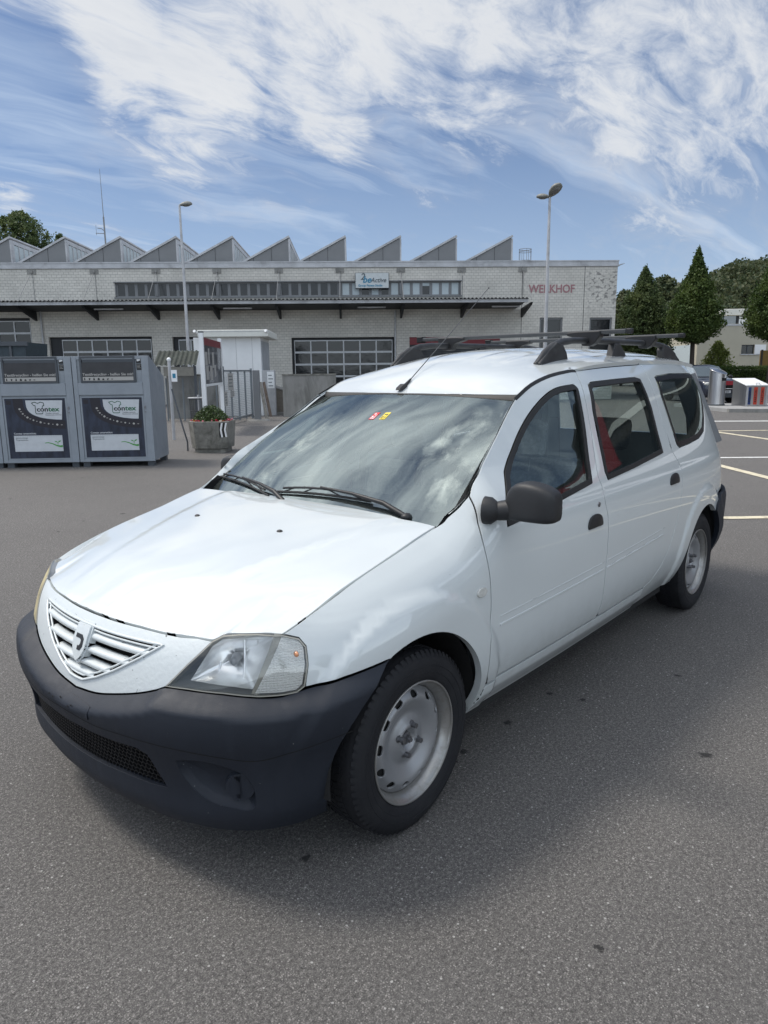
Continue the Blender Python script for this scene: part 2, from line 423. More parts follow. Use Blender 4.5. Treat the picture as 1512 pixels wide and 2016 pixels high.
def inside_mask(P,L):
    x,y=P[:,0],P[:,1]; r=np.zeros(len(P),bool); n=len(L)
    for i in range(n):
        x1,y1=L[i];x2,y2=L[(i+1)%n]
        if y1==y2: continue
        c=((y1>y)!=(y2>y)); xi=(x2-x1)*(y-y1)/(y2-y1)+x1; r^=c&(x<xi)
    return r
def dist_mask(P,L):
    A=np.array(L); B=np.roll(A,-1,0); d=np.full(len(P),1e9)
    for a,b in zip(A,B):
        ab=b-a; t=np.clip(((P-a)@ab)/(ab@ab+1e-12),0,1); d=np.minimum(d,np.hypot(*(P-(a+t[:,None]*ab)).T))
    return d
def panel(name,fn,loop,mat,parent,h=.035,inset=.0030,lip=.014,holes=(),off=0.0,both=False,sc=(1,1),hole_inset=None,lipholes=True,right_only=False,hb=None,round_=.0010):
    """cut a panel from surface fn(a,b,off); loop & holes in parameter space. sc: metres per parameter unit"""
    sx,sy=sc; S=lambda L:[(p[0]*sx,p[1]*sy) for p in L]
    hb=hb or h*.7
    L=densify(clean(S(loop)),hb)
    if inset: L=inset_loop(L,inset)
    H=[densify(clean(S(q)),hb) for q in holes]
    hi=inset if hole_inset is None else hole_inset
    H=[inset_loop(q,-hi) if hi else q for q in H]
    A=np.array(L); x0,y0=A.min(0); x1,y1=A.max(0)
    gx=np.arange(x0,x1+h,h); gy=np.arange(y0,y1+h*.87,h*.87)
    G=np.array([(x+(h/2 if j%2 else 0),y) for j,y in enumerate(gy) for x in gx]); m=inside_mask(G,L)
    for q in H: m&=~inside_mask(G,q)
    G=G[m]
    if len(G):
        m=dist_mask(G,L)>h*.5
        for q in H: m&=dist_mask(G,q)>h*.5
        G=G[m]
    pts=[Vector(p) for p in L]; edges=[(i,(i+1)%len(L)) for i in range(len(L))]
    for q in H:
        b=len(pts); pts+=[Vector(p) for p in q]; edges+=[(b+i,b+(i+1)%len(q)) for i in range(len(q))]
    pts+=[Vector((float(p[0]),float(p[1]))) for p in G]
    vo,eo,fo,ov,oe,of=geometry.delaunay_2d_cdt(pts,edges,[],0,1e-6)
    V=np.array([(v.x,v.y) for v in vo]); F=[f for f in fo]
    C=np.array([V[list(f)].mean(0) for f in F]); m=inside_mask(C,L)
    for q in H: m&=~inside_mask(C,q)
    F=[f for f,k in zip(F,m) if k]
    used=sorted({i for f in F for i in f}); re={i:k for k,i in enumerate(used)}; V=V[used]; F=[tuple(re[i] for i in f) for f in F]
    e=.0015; co=[];no=[]
    for x,y in V:
        a,b=x/sx,y/sy; P=fn(a,b,off); da=fn(a+e/sx,b,off)-P; db=fn(a,b+e/sy,off)-P; n=np.cross(da,db); n/=np.linalg.norm(n)+1e-12
        if np.dot(n,fn(a,b,off+.002)-P)<0: n=-n
        co.append(P); no.append(n)
    co=np.array(co); no=np.array(no)
    # orient faces
    nf=[]
    for f in F:
        a,b,c=co[f[0]],co[f[1]],co[f[2]]; g=np.cross(b-a,c-a); nf.append(f if np.dot(g,no[f[0]])>0 else f[::-1])
    F=nf
    if lip:
        # boundary edges
        cnt={}
        for f in F:
            for i in range(len(f)):
                a,b=f[i],f[(i+1)%len(f)]; cnt[(a,b)]=1
        be=[(a,b) for (a,b) in cnt if (b,a) not in cnt]
        nxt={}; 
        outd={}
        for a,b in be:
            t=co[b]-co[a]; o=np.cross(t,no[a]); o/=np.linalg.norm(o)+1e-12
            outd.setdefault(a,[]).append(o); outd.setdefault(b,[]).append(o)
        ids={}; vc=list(co); vn=list(no)
        for a in outd:
            o=np.mean(outd[a],0); o/=np.linalg.norm(o)+1e-12
            k=len(vc); n=no[a]; r=round_
            m1=n*.7+o*.7
            vc.append(co[a]+o*r*.7-n*r*.3); vn.append(m1/np.linalg.norm(m1))
            vc.append(co[a]+o*r-n*r); vn.append(o)
            vc.append(co[a]+o*r-n*lip); vn.append(o)
            ids[a]=k
        for a,b in be:
            A=(a,ids[a],ids[a]+1,ids[a]+2); B=(b,ids[b],ids[b]+1,ids[b]+2)
            for i in range(3): F.append((B[i],A[i],A[i+1],B[i+1]))
        co=np.array(vc); no=np.array(vn)
    res=[]
    if not right_only: res.append(mesh_obj(name,co,F,mat,parent,True,normals=no))
    if both or right_only:
        res.append(mesh_obj(name,co*MIR,[f[::-1] for f in F],mat,parent,True,normals=no*MIR))
    return res
# ================================================================== MATERIALS
def srgb(r,g,b):
    f=lambda c:(c/255/12.92 if c/255<=.04045 else ((c/255+.055)/1.055)**2.4)
    return (f(r),f(g),f(b))
def mat(name,col=(.5,.5,.5),rough=.5,metal=0.0,coat=0.0,spec=.5,var=0.0,vscale=8.0,bump=0.0,bscale=60.0,dirt=None,dscale=3.0,damt=.5,trans=0.0,ior=1.45,alpha=1.0,rvar=0.0,coords='Object',stretch=None,emit=None):
    m=bpy.data.materials.new(name); m.use_nodes=True; T=NT(m.node_tree); p=T.n['Principled BSDF']
    p.inputs['Roughness'].default_value=rough; p.inputs['Metallic'].default_value=metal; p.inputs['Coat Weight'].default_value=coat; p.inputs['Coat Roughness'].default_value=.03
    p.inputs['Specular IOR Level'].default_value=spec; p.inputs['Transmission Weight'].default_value=trans; p.inputs['IOR'].default_value=ior; p.inputs['Alpha'].default_value=alpha
    tc=T.new('ShaderNodeTexCoord'); V=tc.outputs[coords]
    if stretch:
        mp=T.new('ShaderNodeMapping'); T.put(mp.inputs[0],V); mp.inputs['Scale'].default_value=stretch; V=mp.outputs[0]
    c=col
    if var:
        n=T.noise(V,vscale,6,.62); f=T.maprange(n,.3,.7,1-var,1+var); q=T.new('ShaderNodeVectorMath'); q.operation='SCALE'; q.inputs[0].default_value=col; T.put(q.inputs['Scale'],f); c=q.outputs[0]
    if dirt:
        n=T.noise(V,dscale,8,.68,.4); f=T.maprange(n,.48,.72,0,damt); c=T.mix(f,c,dirt)
        T.put(p.inputs['Roughness'],T.math('MULTIPLY_ADD',f,.4,rough,clamp=True))
    elif rvar:
        n=T.noise(V,vscale*1.7,5,.6); T.put(p.inputs['Roughness'],T.maprange(n,.3,.7,max(0,rough-rvar),rough+rvar))
    T.put(p.inputs['Base Color'],c)
    if bump:
        n=T.noise(V,bscale,5,.6); b=T.new('ShaderNodeBump'); b.inputs['Strength'].default_value=1; b.inputs['Distance'].default_value=bump; T.put(b.inputs['Height'],n); T.l.new(b.outputs[0],p.inputs['Normal'])
    return m
M={}
# --- car
def m_paint():
    m=bpy.data.materials.new('white_paint'); m.use_nodes=True; T=NT(m.node_tree); p=T.n['Principled BSDF']
    tc=T.new('ShaderNodeTexCoord'); V=tc.outputs['Object']
    sp=T.new('ShaderNodeSeparateXYZ'); T.put(sp.inputs[0],V)
    n=T.noise(V,2.2,7,.66,.3); grime=T.maprange(n,.45,.8,0,.14)
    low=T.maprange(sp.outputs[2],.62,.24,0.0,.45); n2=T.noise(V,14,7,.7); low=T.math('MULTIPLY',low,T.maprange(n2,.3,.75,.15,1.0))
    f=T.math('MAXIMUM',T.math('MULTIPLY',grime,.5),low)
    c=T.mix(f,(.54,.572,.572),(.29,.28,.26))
    # tiny stone chips
    v=T.new('ShaderNodeTexVoronoi'); v.inputs['Scale'].default_value=38; T.put(v.inputs['Vector'],V)
    sel=T.math('GREATER_THAN',T.noise(V,9,2,.5),.66); chip=T.math('MULTIPLY',T.math('LESS_THAN',v.outputs['Distance'],.05),sel)
    c=T.mix(T.math('MULTIPLY',chip,.8),c,(.05,.05,.05))
    T.put(p.inputs['Base Color'],c); T.put(p.inputs['Roughness'],T.math('MULTIPLY_ADD',f,.5,.35))
    p.inputs['Coat Weight'].default_value=1.0; p.inputs['Coat Roughness'].default_value=.045; p.inputs['Coat IOR'].default_value=1.55
    p.inputs['Coat Roughness'].default_value=.02
    w=T.noise(V,3.5,2,.5); b=T.new('ShaderNodeBump'); b.inputs['Distance'].default_value=.0005; b.inputs['Strength'].default_value=.3; T.put(b.inputs['Height'],w)
    T.l.new(b.outputs[0],p.inputs['Normal']); T.l.new(b.outputs[0],p.inputs['Coat Normal'])
    return m
M['paint']=m_paint()
def m_brushpaint():
    """white brushed over black plastic, flaking at the edges"""
    m=bpy.data.materials.new('flaking_white_paint'); m.use_nodes=True; T=NT(m.node_tree); p=T.n['Principled BSDF']
    V=T.new('ShaderNodeTexCoord').outputs['Object']; n=T.noise(V,38,8,.7,.6); n0=T.noise(V,7,4,.6); f=T.math('MULTIPLY',T.maprange(n,.64,.655,0,1),T.maprange(n0,.53,.60,0,1))
    T.put(p.inputs['Base Color'],T.mix(f,(.55,.585,.59),(.02,.02,.022))); T.put(p.inputs['Roughness'],.42); p.inputs['Coat Weight'].default_value=.3; p.inputs['Coat Roughness'].default_value=.2
    b=T.new('ShaderNodeBump'); b.inputs['Distance'].default_value=.0015; T.put(b.inputs['Height'],T.noise(V,60,4,.5)); T.l.new(b.outputs[0],p.inputs['Normal']); return m
M['flake']=m_brushpaint()
def m_plastic():
    m=bpy.data.materials.new('grey_black_bumper_plastic'); m.use_nodes=True; T=NT(m.node_tree); p=T.n['Principled BSDF']
    V=T.new('ShaderNodeTexCoord').outputs['Object']
    mp=T.new('ShaderNodeMapping'); T.put(mp.inputs[0],V); mp.inputs['Scale'].default_value=(9,9,.8)
    st=T.noise(mp.outputs[0],2.2,6,.65); n=T.noise(V,3.0,6,.6)
    f=T.math('MULTIPLY',T.maprange(st,.5,.72,0,1),T.maprange(n,.4,.65,0,1))
    c=T.mix(T.math('MULTIPLY',f,.45),(.0085,.0120,.0200),(.032,.038,.049))
    v=T.new('ShaderNodeTexVoronoi'); v.inputs['Scale'].default_value=60; T.put(v.inputs['Vector'],V)
    chip=T.math('MULTIPLY',T.math('LESS_THAN',v.outputs['Distance'],.05),T.math('GREATER_THAN',T.noise(V,13,2,.5),.63)); c=T.mix(T.math('MULTIPLY',chip,.7),c,(.6,.6,.58))
    T.put(p.inputs['Base Color'],c); T.put(p.inputs['Roughness'],T.maprange(st,.3,.7,.50,.66)); p.inputs['Specular IOR Level'].default_value=.42
    b=T.new('ShaderNodeBump'); b.inputs['Distance'].default_value=.0006; T.put(b.inputs['Height'],T.noise(V,700,2,.5)); T.l.new(b.outputs[0],p.inputs['Normal']); return m
M['plastic']=m_plastic()
M['black']=mat('black_plastic',(.012,.012,.013),.45,var=.3,vscale=20)
M['cowl']=mat('matt_cowl_plastic',(.012,.012,.013),.85,spec=.15)
M['mirrorblk']=mat('matt_black_shell',(.018,.0185,.020),.5,var=.2,vscale=10,bump=.0005,bscale=500)
M['rail']=mat('grey_black_rail',(.020,.021,.023),.48,var=.25,vscale=14,dirt=(.09,.09,.09),dscale=9,damt=.5)
M['bar']=mat('grey_roof_bar',(.050,.053,.056),.42,var=.15,vscale=20)
M['rubber']=mat('black_rubber',(.012,.012,.012),.55,var=.2,vscale=30)
M['dark']=mat('black_void',(.006,.006,.006),.8)
M['liner']=mat('wheel_arch_liner',(.012,.012,.012),.8,bump=.003,bscale=30)
M['under']=mat('underbody',(.015,.015,.015),.9)
def m_tyre():
    m=bpy.data.materials.new('tyre_rubber'); m.use_nodes=True; T=NT(m.node_tree); p=T.n['Principled BSDF']; V=T.new('ShaderNodeTexCoord').outputs['Object']
    n=T.noise(V,9,7,.68,.3); f=T.maprange(n,.48,.72,0,.40); T.put(p.inputs['Base Color'],T.mix(f,(.0085,.009,.0115),(.032,.031,.031))); T.put(p.inputs['Roughness'],T.maprange(n,.3,.7,.6,.85)); p.inputs['Specular IOR Level'].default_value=.35
    b=T.new('ShaderNodeBump'); b.inputs['Distance'].default_value=.001; T.put(b.inputs['Height'],T.noise(V,120,3,.6)); T.l.new(b.outputs[0],p.inputs['Normal']); return m
M['tyre']=m_tyre()
def m_rim():
    m=bpy.data.materials.new('silver_steel_rim'); m.use_nodes=True; T=NT(m.node_tree); p=T.n['Principled BSDF']; V=T.new('ShaderNodeTexCoord').outputs['Object']
    n=T.noise(V,16,8,.7,.5); f=T.maprange(n,.64,.72,0,.45); c=T.mix(f,(.27,.275,.285),(.16,.13,.10)); c=T.mix(T.maprange(T.noise(V,5,5,.6),.4,.7,0,.15),c,(.20,.195,.19))
    T.put(p.inputs['Base Color'],c); p.inputs['Metallic'].default_value=.45; T.put(p.inputs['Roughness'],T.math('MULTIPLY_ADD',f,.4,.36)); return m
M['rim']=m_rim()
M['rimedge']=mat('scuffed_rim_edge',(.29,.285,.275),.28,metal=.6,dirt=(.13,.10,.07),dscale=34,damt=.35)
M['steel']=mat('dull_steel',(.22,.22,.23),.42,metal=.9,var=.3,vscale=40)
M['rust']=mat('rusty_steel',(.16,.10,.07),.8,var=.4,vscale=40)
def m_glass(name,tint=(1,1,1),refl=1.6,rough=.0,dust_veil=0.0):
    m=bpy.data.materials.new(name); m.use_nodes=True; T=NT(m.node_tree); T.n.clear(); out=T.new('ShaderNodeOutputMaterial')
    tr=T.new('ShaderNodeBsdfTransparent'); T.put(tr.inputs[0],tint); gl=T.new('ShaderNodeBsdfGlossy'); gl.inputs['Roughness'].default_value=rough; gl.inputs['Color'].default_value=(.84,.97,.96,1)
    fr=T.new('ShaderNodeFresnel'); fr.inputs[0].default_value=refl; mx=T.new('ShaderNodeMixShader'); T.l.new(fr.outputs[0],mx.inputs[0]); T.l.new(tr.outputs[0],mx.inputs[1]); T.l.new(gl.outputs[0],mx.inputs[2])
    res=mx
    if dust_veil:
        V=T.new('ShaderNodeTexCoord').outputs['Object']; n=T.noise(V,6,7,.65); df=T.new('ShaderNodeBsdfDiffuse'); df.inputs[0].default_value=(.50,.56,.53,1); m2=T.new('ShaderNodeMixShader'); T.put(m2.inputs[0],T.maprange(n,.35,.75,dust_veil*.3,dust_veil)); T.l.new(mx.outputs[0],m2.inputs[1]); T.l.new(df.outputs[0],m2.inputs[2]); res=m2
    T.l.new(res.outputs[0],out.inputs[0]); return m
M['screen']=m_glass('windscreen_glass',(.86,.94,.91),2.7,dust_veil=.075)  # besides dust, the film paints in the dashboard's veiling reflection
M['glass']=m_glass('side_window_glass',(.78,.85,.83),1.75,dust_veil=.015)
M['lens']=m_glass('headlamp_lens',(.98,.98,.97),1.6,rough=.01,dust_veil=.03)
M['lensy']=m_glass('yellowed_lamp_lens',(.90,.84,.66),1.9,rough=.05,dust_veil=1.6)
for n_ in M['lensy'].node_tree.nodes:
    if n_.type=='BSDF_DIFFUSE': n_.inputs[0].default_value=(.42,.37,.24,1)
for k_ in ('lens','lensy'):
    for n_ in M[k_].node_tree.nodes:
        if n_.type=='BSDF_GLOSSY': n_.inputs['Color'].default_value=(1,1,1,1)
M['chrome']=mat('lamp_reflector',(.97,.98,.98),.24,metal=.5,coat=1)
def m_fluted():
    m=bpy.data.materials.new('fluted_indicator_lens'); m.use_nodes=True; T=NT(m.node_tree); p=T.n['Principled BSDF']; V=T.new('ShaderNodeTexCoord').outputs['Object']
    sp=T.new('ShaderNodeSeparateXYZ'); T.put(sp.inputs[0],V); w=T.math('SINE',T.math('MULTIPLY',sp.outputs[2],900.0)); w2=T.math('SINE',T.math('MULTIPLY',T.math('SUBTRACT',sp.outputs[0],sp.outputs[1]),420.0))
    b=T.new('ShaderNodeBump'); b.inputs['Distance'].default_value=.0012; T.put(b.inputs['Height'],T.math('ADD',w,T.math('MULTIPLY',w2,.4))); T.l.new(b.outputs[0],p.inputs['Normal'])
    p.inputs['Base Color'].default_value=(.88,.88,.86,1); p.inputs['Metallic'].default_value=.0; p.inputs['Roughness'].default_value=.2; p.inputs['Coat Weight'].default_value=1; return m
M['fluted']=m_fluted()
M['lampin']=mat('lamp_inner_bezel',(.20,.21,.22),.3,coat=.6)
M['amber']=mat('amber_bulb',(.62,.26,.12),.2,coat=1)
M['yellowed']=mat('yellowed_lens_edge',(.30,.29,.25),.35,coat=.6)
M['greylens']=mat('cloudy_side_lens',(.50,.50,.47),.25,coat=1,var=.2,vscale=60)
M['redlens']=mat('red_lens',(.35,.01,.015),.15,coat=1)
M['seat']=mat('grey_seat_cloth',(.28,.29,.295),.9,var=.2,vscale=60,bump=.001,bscale=300)
M['dash']=mat('dashboard_grey',(.15,.16,.155),.55,var=.15,vscale=30,bump=.0006,bscale=400)
M['headlining']=mat('pale_headlining',(.50,.50,.48),.9)
M['trimgrey']=mat('grey_interior_trim',(.14,.145,.15),.7,var=.1)
M['sred']=mat('sticker_red',(.55,.03,.03),.4); M['syel']=mat('sticker_yellow',(.75,.60,.06),.4); M['swhite']=mat('sticker_white',(.8,.8,.8),.4)
M['frit']=mat('black_glass_band',(.007,.007,.009),.35,spec=.25)
M['doorskin']=mat('white_inner_door',(.55,.56,.56),.4)
# ================================================================== THE WHITE CAR
car=empty('estate_car',(0,0,0),0,'white estate car with unpainted grey-black bumpers, bare steel wheels and roof bars in the foreground','car')
def SB(pts,fn=body,g=None):
    out=[]
    for x,y in pts:
        gx=float(np.interp(x,[600,920,1200,1300,1400],[.4,-.35,-1.4,-2.2,-3.0])); gz=float(np.interp(y,[720,1400],[1.45,.3]))
        gs=s_of_x(gx) if x>560 else max(0.05,(x-170)/500)
        out.append(tuple(float(v) for v in solve(fn,x,y,(g or (gs,gz)))))
    return out
def SX(x): return s_of_x(x)
# ---- shared seam lines (s,z)
screen_edge=SB([(922.6,974.7),(936,940),(962,889),(987,838),(1009,794.6),(1014.6,785.5)])
ditch_f=SB([(1014.6,785.5),(1045.5,758),(1082,740),(1118,731),(1132.8,730)])
ditch_m=SB([(1132.8,730),(1191,723),(1260,717.5)])
ditch_r=SB([(1260,717.5),(1310,717),(1345,719)])
zd=ditch_r[-1][1]
bgap=SB([(1132.8,730),(1147,765.5),(1162,838),(1176,929),(1185.5,958),(1191,984),(1197.6,1020),(1196.5,1075),(1191,1136.5),(1184,1187)])
rgap=SB([(1260,717.5),(1274.7,740),(1293,791),(1311,853),(1324,889),(1336.5,911),(1344,936.5),(1342,967.7),(1338,1001),(1331,1032),(1317.7,1077),(1302.5,1111)])
fgap=SB([(922.6,974.7),(935,1000),(944,1040),(953,1075),(961,1110),(966,1150),(967,1200),(967,1260),(963,1310),(957,1344)])
DB=.372
def smooth_fix(L):  # make the second coordinate follow evenly
    return crv(L,4)
zl=fgap[-1][1]
# front door
sB=bgap[-1][0]; sR=rgap[-1][0]
fdoor_loop=crv(screen_edge,4)+crv(ditch_f,4)[1:]+crv(bgap,4)[1:]+[(sB-.002,DB+.02),(sB-.015,DB)]+[(fgap[-1][0]+.012,DB),(fgap[-1][0],DB+.03)]+crv(fgap,4)[::-1][1:]
fwin_out=SB([(992.8,929),(1005.5,889),(1023.7,845.5),(1045.5,809),(1071,780),(1096,763.7),(1129,757),(1137,765.5),(1142,787),(1151,838),(1160,911),(1165.5,951),(1103.7,985),(1000,1036),(995,1000)])
fw=crv(fwin_out[:7],4)[:-1]+crv(fwin_out[6:12],3)[:-1]+fwin_out[11:]
rdoor_loop=crv(ditch_m,4)+crv(rgap,4)[1:]+[(sR-.05,DB+.055),(sR-.12,DB+.012),(sR-.19,DB),(sB+.015,DB),(sB+.002,DB+.02)]+crv(bgap,4)[::-1][1:]
rwin=SB([(1158,758),(1163,752.5),(1209,747),(1249,743),(1259,745.5),(1267,762),(1282,802),(1294.7,853),(1305,891),(1249,920.5),(1197,944),(1191,929),(1180,874.6),(1167,809)])
quarter_loop=crv(ditch_r,3)+[(SX(-3.52),zd-.004),(SX(-3.58),zd-.015),(SX(-3.61),zd-.08),(SX(-3.615),1.2),(SX(-3.615),.95),(SX(-3.615),.745),(SX(-3.6),.742),(SX(-3.45),.735),(SX(-3.25),.715),(SX(-3.15),.665)]
RW=(-2.905,.315)
arcr=[]
for k in range(0,22):
    a=R(53-k*(53+122)/21.0+0) if False else None
def arc_pts(cx,cz,r,a0,a1,n):  # angles measured from +x(forward) upward; returns (s,z)
    o=[]
    for k in range(n+1):
        a=R(a0+(a1-a0)*k/n); o.append((SX(cx+r*math.cos(a)),cz+r*math.sin(a)))
    return o
RR=.368
rear_arc=arc_pts(RW[0],RW[1],RR,128,6,22)   # from behind over the top to the front
ql=quarter_loop[:-1]+[rear_arc[0]]+rear_arc[1:]
xs=RW[0]+RR*math.cos(R(-10))
ql+=[(SX(-2.535),.262)]+[(sR-.19,.262),(sR-.19,DB)]
ql+=[(sR-.12,DB+.012),(sR-.05,DB+.055)]+crv(rgap,4)[::-1][:-1]
quarter_loop=ql
qwin=SB([(1289,743),(1292,740),(1318,735.7),(1369,735),(1376.5,743.7),(1382,780),(1386,823.7),(1385,849),(1376.5,862),(1357,873),(1337,881),(1332,874.6),(1318,831),(1300,776)])
# front wing
FA=.372
front_arc=arc_pts(0,.315,FA,-7,64,14)  # front lower part belongs to the bumper
arc_back=arc_pts(0,.315,FA,187,66,24)   # from behind up and over to the front
lamp_px=[(326,1351),(370,1307),(419,1260.6),(440,1250),(470,1247.5),(509,1246.8),(555.6,1249),(588,1256),(602,1272),(606,1309),(600,1351),(585,1363),(555.6,1369),(509,1372),(440,1365.5),(370,1357)]
lamp=SB(lamp_px)
bump_line=SB([(600,1354),(640,1345),(679,1333),(725,1316),(768,1297.6)])
wing_loop=[tuple(map(float,solve(body,x,y,(SX(gx),gz)))) for x,y,gx,gz in ((555.6,1249,.44,.78),(620,1202,.34,.83),(700,1141,.18,.87),(780,1087,0,.92),(858,1036,-.27,.975),(880,1017,-.33,1.0),(900,1000,-.385,1.03),(912,986,-.41,1.05))]
wl=crv(wing_loop,4)+crv(fgap,4)+[(fgap[-1][0],.30),(SX(-.372),.262)]+arc_back+[bump_line[-1]]+bump_line[::-1][1:]+[lamp[10],lamp[9],lamp[8],lamp[7]]
for both,(nm,loop,holes) in enumerate([('front_wing',wl,[]),('front_door',fdoor_loop,[fw]),('rear_door',rdoor_loop,[rwin]),('rear_quarter_panel',quarter_loop,[qwin])]):
    lp=.028 if 'wing' in nm or 'quarter' in nm else .016
    r=panel(nm,body,loop,M['paint'],car,h=.024,inset=.0036,holes=holes,both=True,lip=lp)
    if nm=='front_door': FD=r
    if nm=='rear_door': RD=r
    if nm=='rear_quarter_panel': QP=r
def win(parent2,loop,out,rub,gl_in,rimoff=.004):
    inn=inset_loop(densify(clean(loop),.03),rub)
    for k,side in enumerate((False,True)):
        if out: panel('window_rubber',body,loop,M['rubber'],parent2[k],h=.03,inset=.001,holes=[inn],off=rimoff,lip=.010,right_only=side,hole_inset=0,hb=.02)
        panel('window_glass',body,inset_loop(densify(clean(loop),.03),rub-.006 if out else .0025),M['glass'],parent2[k],h=.03,inset=0,off=-.006 if out else .001,lip=0 if out else .004,right_only=side)
win(FD,fw,True,.021,0); win(RD,rwin,True,.021,0); win(QP,qwin,False,.0,0)
for k in (0,1): # black border printed on the fixed rear quarter glass
    L=densify(clean(qwin),.03); panel('glass_border',body,inset_loop(L,.003),M['frit'],QP[k],h=.03,inset=0,holes=[inset_loop(L,.030)],off=.0022,lip=0,right_only=bool(k))
# rear door window divider bar
def strip_on(fn,pts,w,name,m,parent,off=.004,both=True,lip=.006):
    """narrow strip along a parameter-space polyline"""
    P=[np.array(p,float) for p in pts]; Lf=[];Rt=[]
    for i,p in enumerate(P):
        d=P[min(i+1,len(P)-1)]-P[max(i-1,0)]; d/=np.linalg.norm(d)+1e-9; n=np.array([-d[1],d[0]])*w/2; Lf.append(tuple(p+n)); Rt.append(tuple(p-n))
    return panel(name,fn,Lf+Rt[::-1],m,parent,h=max(w*.8,.012),inset=0,off=off,lip=lip,both=both,hb=max(w,.02))
# dark strips paint shade into the shut lines; rubber seal along front roof joint
for ln in (crv(fgap,4),crv(bgap,4),crv(rgap,4),crv(ditch_m,3)): strip_on(body,ln,.018,'door_seal',M['dark'],car,off=-.009,lip=0)
n_=len(crv(ditch_f,4)); strip_on(body,crv(ditch_f,4),.013,'roof_joint_seal',M['rubber'],car,off=.0005,lip=.004)
strip_on(body,[(fgap[-1][0],DB-.003),(sB,DB-.003),(sR-.19,DB-.003)],.016,'door_seal',M['dark'],car,off=-.010,lip=0)  # same painted shade along the door bottoms
# sill
sill_loop=[(SX(-.36),.262),(SX(-.40),.355),(fgap[-1][0]+.006,DB-.006),(sR-.19,DB-.006),(sR-.19,.262),(sR-.19,.225),(SX(-.36),.225)]
panel('sill',lambda s,z,off=0.0: body(s,z,off-.002+.010*max(0.0,1-abs(z-.315)/.06)),[(SX(-.375),.240),(fgap[-1][0]+.003,DB-.008),(sR-.191,DB-.008),(sR-.191,.240)],M['paint'],car,h=.02,both=True,lip=.05)
# rubbing crease pressed into the doors: two fine raised lines
for a,b,z0,z1 in ((fgap[5][0]+.07,sB-.012,.629,.648),(sB+.012,sR-.02,.649,.672)):
    for dz,wd,of in ((0.0,.004,.0012),(-.034,.007,.0030)):
        for k,par in enumerate((FD if a<sB-.1 else RD)):
            P=[(a+(b-a)*t/12,z0+(z1-z0)*t/12+dz) for t in range(13)]
            Lf=[(p[0],p[1]+wd/2) for p in P]; Rt=[(p[0],p[1]-wd/2) for p in P]
            panel('door_crease',body,Lf+Rt[::-1],M['paint'],par,h=.05,inset=0,off=of,lip=of+.001,right_only=bool(k),hb=.05,round_=.002)
# bonnet
_fy=[];_fx=[];_fz=[]
for px_,py_,gx,gz in ((176,1200.6,.64,.765),(226,1219.5,.64,.76),(276.5,1233,.62,.76),(326.7,1246,.6,.76),(380,1253,.57,.765),(419,1260,.55,.765),(440,1250,.53,.78),(509,1246.8,.48,.79),(555.6,1249,.44,.79)):
    P=body(*solve(body,px_,py_,(max(.01,(px_-170)/500),gz))); _fy.append(abs(P[1])); _fx.append(P[0]); _fz.append(P[2])
_o=np.argsort(_fy); _fy=list(np.array(_fy)[_o]); _fx=list(np.array(_fx)[_o]); _fz=list(np.array(_fz)[_o])
_hood0=hood
_sx=[];_sdz=[]
for px_,py_,gx,gz in ((620,1202,.34,.83),(700,1141,.18,.87),(780,1087,0,.92),(858,1036,-.27,.975)):
    P=body(*solve(body,px_,py_,(SX(gx),gz))); _sx.append(P[0]); _sdz.append(P[2]-_hood0(P[0],P[1])[2]-.0005)
_o=np.argsort(_sx); _sx=list(np.array(_sx)[_o]); _sdz=list(np.array(_sdz)[_o]); print('bonnet side dz',_sx,_sdz)
def hood(x,y,off=0.0):
    P=_hood0(x,y,off); ay=abs(y); xe=float(np.interp(ay,_fy,_fx)); ze=float(np.interp(ay,_fy,_fz)); dz=ze+.001-_hood0(xe,ay)[2]
    P[2]+=dz*(1-sstep(0,.26,xe-x)); P[2]+=float(np.interp(x,_sx,_sdz))*sstep(.40,.68,ay); return P
hl=[tuple(map(float,solve(hood,x,y,(gx,.68)))) for x,y,gx in ((555.6,1249,.46),(620,1202,.36),(700,1141,.2),(780,1087,.0),(858,1036,-.28))]
hf=[tuple(map(float,solve(hood,x,y,(.62,gy)))) for x,y,gy in ((176,1200.6,0.0),(226,1219.5,.12),(276.5,1233,.24),(326.7,1246,.35),(380,1253,.44),(419,1260,.52),(440,1249,.53),(470,1247.5,.57),(509,1246.8,.63))]
hf=[(hf[0][0],0.0)]+[p for p in hf[1:] if p[1]>.03]
rear_edge=[(-.285,.62),(-.300,.45),(-.312,.25),(-.316,0)]
half=crv(hf[:5],3)+hf[5:]+crv(hl,4)+rear_edge
full=half+[(a,-b) for a,b in half[::-1][1:-1]]
def hood2(x,y,off=0.0):
    P=hood(x,y,off)
    # long soft swage lines running from the screen to the grille corners
    yc=.30+.20*sstep(.6,-.3,x); d=(abs(y)-yc)/.07; P[2]+=.0*math.exp(-d*d)*sstep(.66,.45,x)*0+.006*(1-sstep(yc-.03,yc+.03,abs(y)))*sstep(.64,.3,x)
    P[2]+=.0035*(1-sstep(0,.05,abs(y)))*sstep(.6,.2,x)*0
    return P
bonnet=panel('bonnet',hood2,full,M['paint'],car,h=.032,lip=.020)[0]
strip_on(hood2,crv(hl,4)[1:-3],.012,'bonnet_seal',M['dark'],car,off=-.012,lip=0)  # dark strip paints the shade of the gap between bonnet and wing
for x,y in ((551,1049),(389,1018)):
    q=solve(hood,x,y,(.1,.1)); P=hood(*q); mb=MB(); mb.sphere((P[0],P[1],P[2]+.002),.014,12,8,sc=(.8,1.1,.75)); mb.build('washer_jet',M['black'],bonnet)
